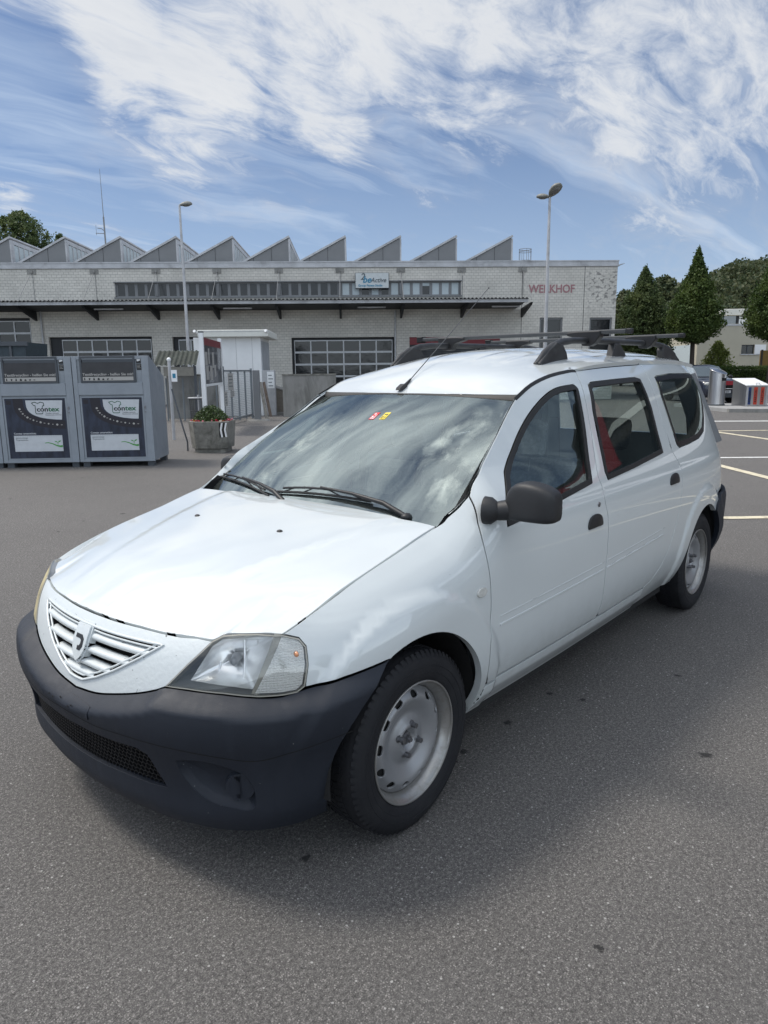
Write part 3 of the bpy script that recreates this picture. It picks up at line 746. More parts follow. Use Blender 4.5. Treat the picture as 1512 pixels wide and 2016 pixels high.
# roof
def roof2(x,y,off=0.0):
    P=roof(x,y,off); ay=abs(y); g=sstep(1.15,1.5,-x)*(1-sstep(3.3,3.5,-x))
    P[2]+=-.005*g*(math.exp(-((ay-.14)/.022)**2)+math.exp(-((ay-.29)/.022)**2)); P[2]+=-.010*g*math.exp(-((ay-.435)/.028)**2)*.5
    return P
dl=[body(*q) for q in crv(ditch_f[1:],3)+crv(ditch_m,3)[1:]+crv(ditch_r,3)[1:]]
edge=[(p[0],p[1]-.001) for p in dl]
fr=[(-.972-.055*(y/.575)**2,y) for y in (0,.2,.4,.5,.56)]+[(-1.033,.588)]
rr=[(-3.50,edge[-1][1]-.01),(-3.585,.50),(-3.63,.35),(-3.65,0)]
half=fr+edge+rr; full=half+[(a,-b) for a,b in half[::-1][1:-1]]
panel('roof',roof2,full,M['paint'],car,h=.035,lip=.03)
# windscreen
scs=(.62,.62)
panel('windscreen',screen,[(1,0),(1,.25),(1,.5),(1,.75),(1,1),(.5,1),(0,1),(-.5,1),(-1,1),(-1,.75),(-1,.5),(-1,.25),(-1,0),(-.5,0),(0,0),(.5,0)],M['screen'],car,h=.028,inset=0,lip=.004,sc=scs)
WS=car.children[-1]
def ring(L,w): return inset_loop(densify(L,.05),w)
Lw=[(1,0),(1,1),(-1,1),(-1,0)]
panel('glass_border',screen,Lw,M['frit'],WS,h=.05,inset=0,holes=[[(.968,.115),(.962,.94),(.93,.968),(-.93,.968),(-.962,.94),(-.968,.115),(-.90,.085),(.90,.085)]],off=-.0025,lip=0,sc=scs)
# black trim between glass and pillars, and above the screen
def blend_strip(name,A,B,m,parent,both=True,n=24):
    co=[];fa=[]
    for i,(a,b) in enumerate(zip(A,B)):
        for t in (0,.5,1): co.append(np.array(a)*(1-t)+np.array(b)*t+np.array([.3,0,.8])*.003*(1 if t==.5 else 0))
    for i in range(len(A)-1):
        for j in range(2): fa.append((i*3+j,i*3+j+1,(i+1)*3+j+1,(i+1)*3+j))
    mesh_obj(name,co,fa,m,parent,True)
    if both: mesh_obj(name,np.array(co)*MIR,[f[::-1] for f in fa],m,parent,True)
pe=[body(*q,-.004) for q in crv(SB([(885,1013),(900,1000),(922.6,974.7),(936,940),(962,889),(987,838),(1009,794.6),(1014.6,785.5)]),4)]
ge=[screen(1.0,float(v),-.003) for v in np.linspace(.07,1.0,len(pe))]
qe=[]
for P,g in zip(pe,ge):
    t=(g[1]+.012-CAMC[1])/(P[1]-CAMC[1]); qe.append(CAMC+(P-CAMC)*min(max(t,1.0),1.12))
blend_strip('screen_side_trim',qe,ge,M['rubber'],car)
blend_strip('pillar_return',pe,qe,M['paint'],car)
te=[screen(float(y),1.0,.001) for y in np.linspace(-1.02,1.02,24)]; re=[roof(-.978-.055*(float(y))**2,float(y)*.585,-.002) for y in np.linspace(-1.0,1.0,24)]
blend_strip('screen_top_trim',te,re,M['rubber'],car,False)
# cowl
ce=[screen(float(y),.012,-.004)+np.array([0,0,.0]) for y in np.linspace(-1.0,1.0,24)]
he=[]
for y in np.linspace(-1,1,24):
    yy=float(y)*.70; he.append(np.array([float(np.interp(abs(yy),[0,.25,.45,.62,.70],[-.316,-.312,-.300,-.285,-.275]))+.035,yy,hood(-.27,yy)[2]-.028]))
blend_strip('cowl',he,ce,M['cowl'],car,False)
# corner filler between wing, pillar and glass
for sgn in (1,-1):
    A=[screen(1.0,0.0,-.002),screen(1.0,.06,-.002),screen(1.0,.12,-.003)]; B=[hood(-.27,.695)+np.array([0,0,-.016]),body(*solve(body,880,1017,(SX(-.34),1.0)),-.012),body(*solve(body,900,1000,(SX(-.39),1.03)),-.012)]
    co=np.array([v for p in zip(A,B) for v in p]); co[:,1]*=sgn; fs=[(0,1,3,2),(2,3,5,4)]
    mesh_obj('cowl_corner',co,fs if sgn>0 else [f[::-1] for f in fs],M['cowl'],car)
# ---- nose
nose_top=SB([(176,1200.6),(226,1219.5),(276.5,1233),(326.7,1246),(358,1252),(390,1254),(419,1260.6)]); nose_top[0]=(0.0,nose_top[0][1])
nose_low=SB([(326,1353),(276.5,1362.7),(226,1365),(188.5,1362.7),(157,1354)]); nose_low[-1]=(0.0,nose_low[-1][1])
half=crv(nose_top[:5],3)+nose_top[5:]+[lamp[1],lamp[0]]+crv(nose_low,3)[1:]
NT_=[(s,z-.002) for s,z in half]
full=NT_+[(-s,z) for s,z in NT_[::-1][1:-1]]
gr_out=SB([(206,1236),(264,1253),(330,1266),(349,1259),(324,1273),(276.5,1297),(226,1321.5),(191,1334.5),(163.4,1339)]); gr_out[0]=(0.0,gr_out[0][1]); gr_out[-1]=(0.0,gr_out[-1][1])
# symmetric grille opening as a smooth shield
g_top=SB([(161,1220),(206,1240),(264,1257),(322,1270)]); ztop=[q[1] for q in g_top]; smax=g_top[-1][0]
g_low=SB([(322,1271),(276.5,1295),(226,1319.5),(191,1332.5),(163.4,1337.5)])
zt0=float(np.interp(0,[g_top[0][0],g_top[1][0]],[g_top[0][1],g_top[1][1]])) if g_top[0][0]<0 else g_top[0][1]
gh=[(0.0,g_top[1][1]+.001)]+[q for q in g_top if q[0]>.05]+[q for q in g_low[1:] if q[0]>.03]+[(0.0,min(q[1] for q in g_low)-.001)]
gfull=gh+[(-a,b) for a,b in gh[::-1][1:-1]]
panel('grille_surround',body,full,M['flake'],car,h=.022,holes=[gfull],lip=.02,hole_inset=.0)
GS=car.children[-1]
# raised bead around the opening
gl_line=[q for q in gfull]+[gfull[0]]
gdens=densify(gfull,.02); gd=gdens+[gdens[0]]
mb=MB(); mb.tube([body(a,b,.001) for a,b in gd],.0045,8,cap=False); mb.build('grille_bead',M['flake'],GS)
g_in=inset_loop(gdens,.012)
mb=MB(); mb.tube([body(a,b,-.004) for a,b in g_in+[g_in[0]]],.0035,8,cap=False); mb.build('grille_bead',M['flake'],GS)
# dark cavity and slats
cav=[body(a,b,-.05) for a,b in gdens]; c0=np.mean(cav,0); 
mesh_obj('grille_cavity',[c0]+cav+[body(a,b,-.003) for a,b in gdens],[(0,1+i,1+(i+1)%len(cav)) for i in range(len(cav))]+[(1+i,1+(i+1)%len(cav),1+len(cav)+(i+1)%len(cav),1+len(cav)+i) for i in range(len(cav))],M['dark'],GS)
def inpoly(x,y,L): return bool(inside_mask(np.array([[x,y]]),L)[0])
zg0=min(q[1] for q in gfull); zg1=max(q[1] for q in gfull)
slz=[zg0+(zg1-zg0)*t for t in (.80,.56,.32,.12)]
for iz,zc in enumerate(slz):
    xs_=[s for s in np.linspace(-.5,.5,201) if inpoly(float(s),zc,gfull)]
    if not xs_: continue
    a,b=xs_[0]-.006,xs_[-1]+.006
    co=[];fa=[]; N=40
    prof=[(.011,-.022),(.009,-.003),(.002,.0005),(-.008,-.005),(-.011,-.014),(-.009,-.028),(.009,-.032)]
    for i in range(N+1):
        s=a+(b-a)*i/N; zz=zc-.012*0
        for dz,of in prof: co.append(body(s,zz+dz,of))
    K=len(prof)
    for i in range(N):
        for j in range(K): fa.append((i*K+j,i*K+(j+1)%K,(i+1)*K+(j+1)%K,(i+1)*K+j))
    mesh_obj('grille_slat',co,fa,M['flake'],GS,True)
# emblem: pointed shield with a hollow letter-like boss
def emb_outline(k=1.0,n=10):
    pts=[(-.036,.047),(.036,.047)]; 
    R_=[(.038,.03),(.038,.0),(.034,-.02),(.025,-.037),(.012,-.05),(0,-.058)]
    pts+=R_+[(-x,y) for x,y in R_[::-1][1:]]
    return [(x*k,y*k) for x,y in pts]
ez=body(*SB([(168,1262)])[0])[2]; ez=float(np.clip(ez,zg0+.09,zg1-.03))
def emb(k,o1,o2,name,m,parent,hole=None):
    L=emb_outline(k); fn=lambda a,b,off=0.0: body(a,ez+b,o2+off)
    return panel(name,fn,L,m,parent,h=.012,inset=0,lip=o2-o1,hb=.008,holes=hole or [],round_=.001)
e0=emb(1.22,-.02,.004,'emblem_backing',M['flake'],GS)[0]
emb(1.05,.0,.011,'emblem_shield',M['flake'],GS)
lo=[(a*1.3,b*1.3) for a,b in [(-.018,.016),(.010,.016),(.020,.008),(.020,-.010),(.012,-.020),(-.002,-.020),(-.002,-.010),(.006,-.010),(.010,-.004),(.010,.004),(.004,.007),(-.018,.007)]]
panel('emblem_letter',lambda a,b,off=0.0: body(a,ez+b,.0125+off),lo,M['rail'],GS,h=.01,inset=0,lip=.003,hb=.006,round_=.0004)
# ---- bumper
bl=[(lamp[0][0],lamp[0][1])]+[(q[0],q[1]) for q in (lamp[15],lamp[14],lamp[13],lamp[12])]+[(s,z) for s,z in bump_line]
top=crv(nose_low,3)[::-1][:-1]+[(s,z) for s,z in bl]
top=[(s,z-.001) for s,z in top]
sfr=SX(0.0)
top=crv(top,2); _ts=[q[0] for q in top]; _tz=[q[1] for q in top]; _to=np.argsort(_ts); _ts=np.array(_ts)[_to]; _tz=np.array(_tz)[_to]
def BTOP(s): return float(np.interp(s,_ts,_tz))
arc_f=[(SX(FA*math.cos(R(a))),.315+FA*math.sin(R(a))) for a in range(64,-24,-8)]
btm=[(SX(.345),.190),(SX(.42),.182),(.75,.186),(.62,.196),(.5,.208),(.35,.198),(.2,.180),(0.0,.174)]
half=top+[(arc_f[0][0],arc_f[0][1])]+arc_f[1:]+btm
full=half+[(-s,z) for s,z in half[::-1][1:-1]]
lg=[solve(bumper,x,y,(g,.3)) for x,y,g in ((139,1416,-.05),(178.7,1440,.05),(231.6,1461,.2),(268,1472,.3),(290,1486,.34),(311,1519.6,.38),(331,1551,.40),(298,1543,.34),(245,1522,.2),(192,1498,.08),(150,1473,0))]
lg=[(float(a),float(b)) for a,b in lg]; lgz=[q[1] for q in lg]
lh=[(0.0,lg[1][1])]+[q for q in lg[1:7]]+[q for q in lg[7:10] if q[0]>.02]+[(0.0,lg[9][1])]
lgrille=lh+[(-a,b) for a,b in lh[::-1][1:-1]]
fog=[tuple(map(float,solve(bumper,x,y,(.6,.3)))) for x,y in ((345,1497),(380,1497),(417,1503),(463,1517),(490,1535),(503,1562),(503,1588),(490,1596),(463,1592),(420,1581),(384,1556),(357,1524))]
fogc=crv(fog+[fog[0]],3)[:-1]
bp=panel('front_bumper',bumper,full,M['plastic'],car,h=.014,holes=[lgrille,fogc,[(-a,b) for a,b in fogc]],lip=.03,hole_inset=0)[0]
def recess(loop,fn,dep,m,parent,name,mir=False):
    L=densify(loop,.015); n=len(L); rings=[(0,0),( .006,-.010),(.014,-dep*.8),(.02,-dep)]
    co=[];fa=[]
    for ins,o in rings:
        Q=inset_loop(L,ins) if ins else L
        co+= [fn(a,b,o) for a,b in Q]
    c=np.mean(co[-n:],0)
    for k in range(len(rings)-1):
        for i in range(n): fa.append((k*n+i,(k+1)*n+i,(k+1)*n+(i+1)%n,k*n+(i+1)%n))
    co.append(c); b0=(len(rings)-1)*n
    for i in range(n): fa.append((b0+i,len(co)-1,b0+(i+1)%n))
    co=np.array(co)
    if mir: co=co*MIR; fa=[f[::-1] for f in fa]
    return mesh_obj(name,co,fa,m,parent,True)
for mir in (False,True):
    recess(fogc,bumper,.022,M['plastic'],bp,'fog_lamp_recess',mir)
    # round blanking cap
    q=solve(bumper,472,1553,(.7,.25)); P=bumper(*q,-.018); n=bumper(q[0],q[1],.01)-bumper(q[0],q[1],0); n/=np.linalg.norm(n)
    if mir: P=P*MIR; n=n*MIR
    mb=MB(); Pv=Vector(P); nv=Vector(n); mb.cyl(Pv,Pv+nv*.010,.046,.042,28); mb.cyl(Pv+nv*.010,Pv+nv*.008,.036,.030,28); mb.build('fog_lamp_blank',M['plastic'],bp)
# honeycomb mesh in the lower opening
lgd=densify(lgrille,.02)
mb=MB(); hx=.0175; 
zs0,zs1=min(q[1] for q in lgd)-.02,max(q[1] for q in lgd)+.02; r_=hx/math.sqrt(3)
seen=set()
j=0; z=zs0
while z<zs1:
    s=-.55+(hx/2 if j%2 else 0)
    while s<.55:
        for a in range(6):
            p=(s+r_*math.sin(R(60*a)),z+r_*math.cos(R(60*a))); q=(s+r_*math.sin(R(60*a+60)),z+r_*math.cos(R(60*a+60)))
            key=tuple(sorted([(round(p[0],3),round(p[1],3)),(round(q[0],3),round(q[1],3))]))
            if key in seen: continue
            seen.add(key)
            m_=((p[0]+q[0])/2,(p[1]+q[1])/2)
            if inpoly(m_[0],m_[1],lgd):
                A=bumper(p[0],p[1],-.012); B=bumper(q[0],q[1],-.012); A2=bumper(p[0],p[1],-.026); B2=bumper(q[0],q[1],-.026)
                t=np.array([0,0,.0012]) if abs(p[1]-q[1])<abs(p[0]-q[0]) else np.array([0,.0012,0])
                mb.add([A-t,B-t,B+t,A+t,A2-t,B2-t,B2+t,A2+t],[(0,1,2,3),(0,4,5,1),(3,2,6,7)])
        s+=hx
    z+=r_*1.5; j+=1
mb.build('lower_grille_mesh',M['black'],bp)
cv=[bumper(a,b,-.07) for a,b in lgd]; 
mesh_obj('grille_cavity',cv+[bumper(a,b,-.002) for a,b in lgd],[tuple(range(len(cv)))]+[(i,(i+1)%len(cv),len(cv)+(i+1)%len(cv),len(cv)+i) for i in range(len(cv))],M['dark'],bp)
# seam line moulded across the bumper and number-plate patch with screw holes
gline=[tuple(map(float,solve(bumper,x,y,(g,.35)))) for x,y,g in ((139,1402,0),(185,1428,.1),(250,1450,.2),(347,1476,.4),(420,1490,.55),(493,1499,.7),(540,1492,.8),(600,1474,.9),(660,1452,1.0),(694,1439,1.05))]
gline=[(0.0,gline[0][1])]+gline[1:]
gg=crv(gline,4)
panel('bumper_seam',bumper,[(a,b+.0016) for a,b in gg]+[(a,b-.0016) for a,b in gg[::-1]],M['dark'],bp,h=.02,inset=0,off=.0006,lip=0,both=True,hb=.03)
npx=[tuple(map(float,solve(bumper,x,y,(g,.45)))) for x,y,g in ((99,1355,0),(160,1380,.1))]
pz=gline[0][1]
plate=[(-.15,pz+.008),(.15,pz+.008),(.15,pz+.046),(-.15,pz+.046)]
panel('plate_mount',bumper,plate,M['plastic'],bp,h=.03,inset=0,off=.0035,lip=.0035)
mb=MB()
for sx_,zx in ((-.085,.025),(-.06,.022),(-.02,.030),(.04,.020),(.055,.026)):
    mb=MB(); P=Vector(bumper(sx_,pz+zx,.0042)); N=(Vector(bumper(sx_,pz+zx,.02))-P).normalized(); mb.cyl(P-N*.001,P+N*.0006,.0032,n=10); mb.build('screw_hole',M['dark'],bp)
# ---- head lamps
for mir in (False,True):
    def rp(*a,**k): return panel(*a,right_only=mir,**k)
    rp('headlamp',body,lamp,M['yellowed'],car,h=.02,inset=.001,holes=[inset_loop(densify(lamp,.02),.0035)],off=.003,lip=.02,hole_inset=0)
    hlp=[o for o in car.children if o.name.startswith('headlamp')][-1]
    rp('lamp_lens',body,lamp,M['lensy' if mir else 'lens'],hlp,h=.03,inset=.004,off=.0035,lip=0)
    recess(lamp,body,.085,M['lampin'],hlp,'lamp_bucket',mir)
    # divider + indicator
    def sbp(pts): return SB(pts)
    ind=sbp([(553,1250.5),(588,1257),(600,1273),(603.5,1309),(598,1349),(585,1361),(555.6,1366.5),(505,1369),(497.7,1368)])
    rp('indicator_lens',body,ind,M['fluted'],hlp,h=.02,inset=.004,off=-.004,lip=0)
    div=sbp([(541,1249.5),(556,1250),(532,1312),(508,1369.5),(494,1369),(519,1310)])
    rp('lamp_divider',body,div,M['yellowed'],hlp,h=.02,inset=0,off=-.006,lip=.02)
    # amber bulb seen in the indicator
    q=SB([(583,1288)])[0]; P=body(*q,.000); P=P*MIR if mir else P
    mb=MB(); mb.sphere(tuple(P),.011,12,8,sc=(.5,.9,.8)); mb.build('indicator_bulb',M['amber'],hlp)
    # reflector bowl: shallow faceted paraboloid set inside the bucket
    refl=sbp([(372,1342),(415,1275),(440,1258),(470,1254),(509,1253),(540,1255),(520,1310),(497,1360),(450,1354),(400,1347)])
    Ld=densify(refl,.02); n_=len(Ld); ca,cb_=np.mean(np.array(Ld),0); co=[];fa=[]
    for k,(t,o) in enumerate(((1,-.010),(.90,-.022),(.70,-.036),(.42,-.046),(.2,-.050))):
        for a,b in Ld: co.append(body(ca+(a-ca)*t,cb_+(b-cb_)*t,o))
    for k in range(4):
        for i in range(n_): fa.append((k*n_+i,(k+1)*n_+i,(k+1)*n_+(i+1)%n_,k*n_+(i+1)%n_))
    fa.append(tuple(4*n_+i for i in range(n_))); co=np.array(co)
    if mir: co=co*MIR; fa=[f[::-1] for f in fa]
    mesh_obj('lamp_reflector',co,fa,M['chrome'],hlp,True)
    for t in (.30,.62,.80):
        zz0=min(q_[1] for q_ in Ld)+.012; zz1=max(q_[1] for q_ in Ld)-.012; s0_=min(q_[0] for q_ in Ld); s1_=max(q_[0] for q_ in Ld); ss=s0_+(s1_-s0_)*t
        zz=[z_ for z_ in np.linspace(zz0,zz1,9) if inpoly(ss,float(z_),Ld)]
        if len(zz)<3: continue
        pr=[body(ss,float(z_),-.034-.014*math.sin(math.pi*k_/(len(zz)-1))) for k_,z_ in enumerate(zz)]
        if mir: pr=[p_*MIR for p_ in pr]
        mb=MB(); mb.tube(pr,.004,6); mb.build('reflector_rib',M['chrome'],hlp)
    P=body(float(ca),float(cb_),-.05); Q=body(float(ca),float(cb_),-.020)
    if mir: P=P*MIR; Q=Q*MIR
    mb=MB(); mb.cyl(P,Q,.016,.013,16); mb.sphere(tuple(Q),.013,12,6); mb.build('lamp_bulb',M['rim'],hlp)
# ---- side marker lamps
for mir in (False,True):
    q=SB([(948,1166)])[0]
    L=[(q[0]+.026*math.cos(t)*(1 if abs(math.cos(t))<.9 else 1),q[1]+.015*math.sin(t)) for t in np.linspace(0,2*math.pi,20,endpoint=False)]
    panel('side_marker',body,L,M['greylens'],car,h=.01,inset=0,off=.007,lip=.008,right_only=mir,hb=.008,round_=.003)
# ---- rear: bumper, tail lamps, tailgate
arc_rr=[(SX(RW[0]+RR*math.cos(R(a))),RW[1]+RR*math.sin(R(a))) for a in range(206,124,-8)]
send=SMAX
rb=[(SX(-3.15),.660),(SX(-3.25),.710),(SX(-3.45),.730),(SX(-3.6),.737),(SX(-3.645)+.05,.740),(send,.740),(send,.26),(SX(-3.60),.27),(SX(-3.4),.27),(SX(-3.28),.25)]+arc_rr
def rbump(s,z,off=0.0): return body(s,z,off+.012+.03*sstep(3.1,3.5,-BX(abs(s)))*sstep(.75,.70,z))
panel('rear_bumper',rbump,rb,M['plastic'],car,h=.04,both=True,lip=.03)
tl=[(SX(-3.53),1.19),(SX(-3.58),1.20),(SX(-3.61),1.19),(SX(-3.61),.80),(SX(-3.58),.80),(SX(-3.55),.86)]
sE=SX(-3.615)
def tail(u,z,off=0.0):
    E=body(sE,z,-.004); cx_=E[0]-.035; au=abs(u); x=cx_+.035*au**2.4
    return np.array([x-off,E[1]*u,z])
tgs=(.65,1.0)
panel('tailgate',tail,[(-1,.745),(1,.745),(1,1.49),(-1,1.49)],M['paint'],car,h=.06,lip=.02,sc=tgs,holes=[[(-.82,1.06),(.82,1.06),(.84,1.43),(-.84,1.43)]])
panel('tailgate_glass',tail,[(-.83,1.05),(.83,1.05),(.85,1.44),(-.85,1.44)],M['glass'],car,h=.08,inset=0,lip=0,off=-.006,sc=tgs)

for mir in (False,True): panel('tail_lamp',tail,[(.84,.80),(1.0,.80),(1.0,1.14),(.86,1.14)],M['redlens'],car,h=.03,inset=0,off=.006,right_only=mir,lip=.012,sc=tgs,round_=.004)
# ---- wheels: built around the local y axis, outer face towards +y
def make_wheel():
    w=empty('wheel',(0,0,0)); w.parent=car
    Rt=.311; W=.0925
    prof=[(.205,.076),(.212,.084),(.225,.0885),(.245,.0935),(.265,.0945),(.283,.090),(.297,.082),(.304,.074),(.3075,.066)]
    mb=MB(); full=prof+[(.3105,.05),(.311,.0),(.3105,-.05)]+[(r,-y) for r,y in prof[::-1]]
    mb.lathe(full,'y',96)
    t=mb.build('tyre',M['tyre'],w)
    # tread: rows of blocks cut by grooves
    mb=MB(); N=74
    for i in range(N):
        for row,(y0,y1,sh) in enumerate(((-.074,-.040,.3),(-.034,-.006,.0),(.000,.030,.5),(.036,.074,.2))):
            a0=2*math.pi*(i+sh)/N; a1=a0+2*math.pi/N*.74; sk=(.35*2*math.pi/N)*(1 if row%2 else -1)
            vs=[]
            for rr in (.3080,.3130 if abs(y0)<.06 and abs(y1)<.06 else .312):
                for (yy,aa) in ((y0,a0),(y1,a0+sk),(y1,a1+sk),(y0,a1)):
                    rq=rr-(.006 if abs(yy)>.07 else 0); vs.append((rq*math.sin(aa),yy,rq*math.cos(aa)))
            mb.add(vs,[(4,5,6,7),(0,1,5,4),(1,2,6,5),(2,3,7,6),(3,0,4,7)])
    # shoulder ribs running down the sidewall
    for i in range(N*1):
        a0=2*math.pi*i/N; a1=a0+2*math.pi/N*.6
        for sg in (1,-1):
            vs=[(r*math.sin(a),sg*y,r*math.cos(a)) for (r,y) in ((.3105,.074),(.2985,.0825),(.291,.0865)) for a in (a0,a1)]
            f=[(0,1,3,2),(2,3,5,4)]; mb.add(vs,f if sg<0 else [q[::-1] for q in f])
    mb.build('tread',M['tyre'],t)
    for rr,dy in ((.262,.0955),(.238,.0925)):  # moulded rings on the sidewall
        mb=MB(); mb.tube([(rr*math.sin(2*math.pi*k/72),dy-.0012,rr*math.cos(2*math.pi*k/72)) for k in range(73)],.0016,6,cap=False); mb.build('sidewall_ring',M['tyre'],t)
    # rim
    rim=empty('rim',(0,0,0)); rim.parent=w
    mb=MB(); mb.lathe([(.200,-.07),(.192,-.05),(.176,-.03),(.178,.02),(.183,.045),(.187,.060),(.193,.066),(.197,.072),(.2045,.0765),(.2085,.080),(.2095,.086),(.206,.0885),(.203,.086)],'y',96); mb.build('rim_barrel',M['rimedge'],w)
    # disc with slots
    dr=[(0.0,.030),(.030,.030),(.034,.036),(.060,.036),(.070,.032),(.085,.026),(.100,.030),(.118,.040),(.135,.048),(.148,.050),(.158,.046),(.168,.038),(.180,.030)]
    dr=[(a_,b_+.012) for a_,b_ in dr]; S=Spl(dr)
    def disc(a,b,off=0.0):
        r=math.hypot(a,b); return np.array([a,S(min(r,.184))+off,b])
    holes=[]
    for k in range(12):
        t=2*math.pi*k/12+.1; c=(.157*math.sin(t),.157*math.cos(t)); tx,ty=math.cos(t),-math.sin(t); rx,ry=math.sin(t),math.cos(t)
        holes.append([(c[0]+tx*.0195*math.cos(q)+rx*.0145*math.sin(q),c[1]+ty*.0195*math.cos(q)+ry*.0145*math.sin(q)) for q in np.linspace(0,2*math.pi,14,endpoint=False)])
    holes.append([(.024*math.cos(q),.024*math.sin(q)) for q in np.linspace(0,2*math.pi,20,endpoint=False)])
    out=[(.180*math.cos(q),.180*math.sin(q)) for q in np.linspace(0,2*math.pi,72,endpoint=False)]
    panel('rim_disc',disc,out,M['rim'],w,h=.009,inset=0,holes=holes,lip=.006,hole_inset=0,hb=.007,round_=.0015)
    mb=MB(); mb.lathe([(.0,-.06),(.19,-.05)],'y',32); mb.lathe([(.0,.0),(.17,.0)],'y',32); mb.lathe([(.128,.046),(.150,.050),(.164,.040),(.178,.030)],'y',48); mb.build('brake_drum',M['dark'],w)  # drum, plus a dark annulus painting shade behind the slots
    mb=MB(); mb.cyl((0,.015,0),(0,.044,0),.023,.022,24); mb.cyl((0,.044,0),(0,.058,0),.014,.013,6); mb.cyl((0,.058,0),(0,.066,0),.007,.006,10); mb.build('hub_nut',M['steel'],w)
    for k in range(4):
        t=R(45+90*k+8); x,z=.05*math.sin(t),.05*math.cos(t)
        mb=MB(); mb.cyl((x,.042,z),(x,.052,z),.0150,.0135,16); mb.cyl((x,.052,z),(x,.072,z),.0100,.0095,6); mb.build('wheel_bolt',M['steel'],w)
    bpy.data.objects.remove(rim)
    return w
W0=make_wheel()
def place_wheel(w,x,y,flip,rot,steer=0):
    w.location=(x,y,.3115); w.rotation_euler=(0,R(rot),(math.pi if flip else 0)+R(steer))
place_wheel(W0,0.0,.737,False,15)
for x,y,fl,rt in ((-2.905,.735,False,70),(0,-.737,True,20),(-2.905,-.735,True,40)):
    place_wheel(copy_tree(W0,car),x,y,fl,rt)
# arch liners
for x in (0,-2.905):
    for sg in (1,-1):
        mb=MB(); rr=.385; co=[];n=26
        for k in range(n+1):
            a=R(-6+189*k/n)
            for y in (.80,.68,.50): co.append((x+rr*math.cos(a),sg*y,.315+rr*math.sin(a)))
        fa=[(3*k+j,3*k+j+1,3*k+4+j,3*k+3+j) for k in range(n) for j in range(2)]
        mb.add(co,fa,0,True); c=len(mb.v); 
        inner=[(x+rr*math.cos(R(-6+189*k/n)),sg*.50,.315+rr*math.sin(R(-6+189*k/n))) for k in range(n+1)]
        mb.add(inner+[(x,sg*.50,.15)],[(k,k+1,n+1) for k in range(n)]); mb.build('wheel_arch_liner',M['liner'],car)
# underbody and inner shells
mb=MB()
mb.box(-.36,-2.50,-.74,.74,.20,.26); mb.box(.62,-.36,-.49,.49,.20,.30); mb.box(-2.50,-3.45,-.49,.49,.24,.34); mb.box(-3.3,-3.5,-.66,.66,.32,.40)
mb.cyl((0,-.66,.30),(0,.66,.30),.03,.03,12); mb.cyl((-2.905,-.66,.30),(-2.905,.66,.30),.045,.045,12)
mb.build('underbody',M['under'],car)
mb=MB(); mb.box(.50,-.30,-.60,.60,.30,.62); mb.build('engine_bay',M['dark'],car)
for sg in (1,-1):  # inner door trim
    for a,b in ((-.42,-1.36),(-1.40,-2.40)):
        mb=MB(); mb.prism([(a,.30),(b,.30),(b,.95),(a,.94)],'y',sg*.74,sg*.755); mb.build('inner_door_trim',M['trimgrey'],car)
    mb=MB(); mb.box(-2.42,-3.50,sg*.68,sg*.70,.40,1.0); mb.build('boot_side_trim',M['trimgrey'],car)
mb=MB(); mb.box(-.45,-2.42,-.73,.73,.262,.30); mb.box(-2.42,-3.42,-.48,.48,.34,.42); mb.build('cabin_floor',M['seat'],car)
# pillars seen from inside
for sg in (1,-1):
    for s1,s2,w in ((bgap[0],bgap[4],.075),(rgap[0],rgap[4],.085),((SX(-3.50),1.46),(SX(-3.50),1.0),.16)):
        A=body(*s1,-.045)*(MIR if sg<0 else 1); B=body(*s2,-.05)*(MIR if sg<0 else 1); Cm=body((s1[0]+s2[0])/2,(s1[1]+s2[1])/2,-.05)*(MIR if sg<0 else 1)
        mb=MB(); mb.tube([A,Cm,B],[w*.45,w*.5,w*.6],10,flat=.35); mb.build('inner_pillar',M['trimgrey'],car)
# headlining
L=[(-1.06,.50),(-1.3,.53),(-2,.54),(-3.45,.48)]; hl_=L+[(a,-b) for a,b in L[::-1]]
panel('headlining',lambda x,y,off=0.0: roof(x,y,-.045-off),hl_,M['headlining'],car,h=.12,inset=0,lip=0)
# dashboard
mb=MB(); prof=[(-.34,.88),(-.40,.952),(-.48,.975),(-.60,.985),(-.72,.975),(-.80,.940),(-.83,.86),(-.80,.70),(-.78,.55),(-.34,.55)]
mb.prism(prof,'y',-.76,.76); mb.build('dashboard',M['dash'],car)
mb=MB(); mb.sphere((-.68,.36,.975),.17,16,8,sc=(.9,1.1,.38)); mb.build('instrument_hood',M['dash'],car)
sw=empty('steering_wheel',(-.86,.36,.99)); sw.parent=car; sw.rotation_euler=(0,R(-62),0)
mb=MB(); mb.tube([(.185*math.cos(2*math.pi*k/40),.185*math.sin(2*math.pi*k/40),0) for k in range(41)],.015,10,cap=False); mb.build('wheel_ring',M['black'],sw)
mb=MB(); mb.sphere((0,0,-.01),.07,16,8,sc=(1,1,.45)); 
for a in (R(30),R(150),R(270)): mb.tube([(.05*math.cos(a),.05*math.sin(a),-.01),(.18*math.cos(a),.18*math.sin(a),0)],[.022,.014],8,flat=.5)
mb.build('wheel_spokes',M['black'],sw)
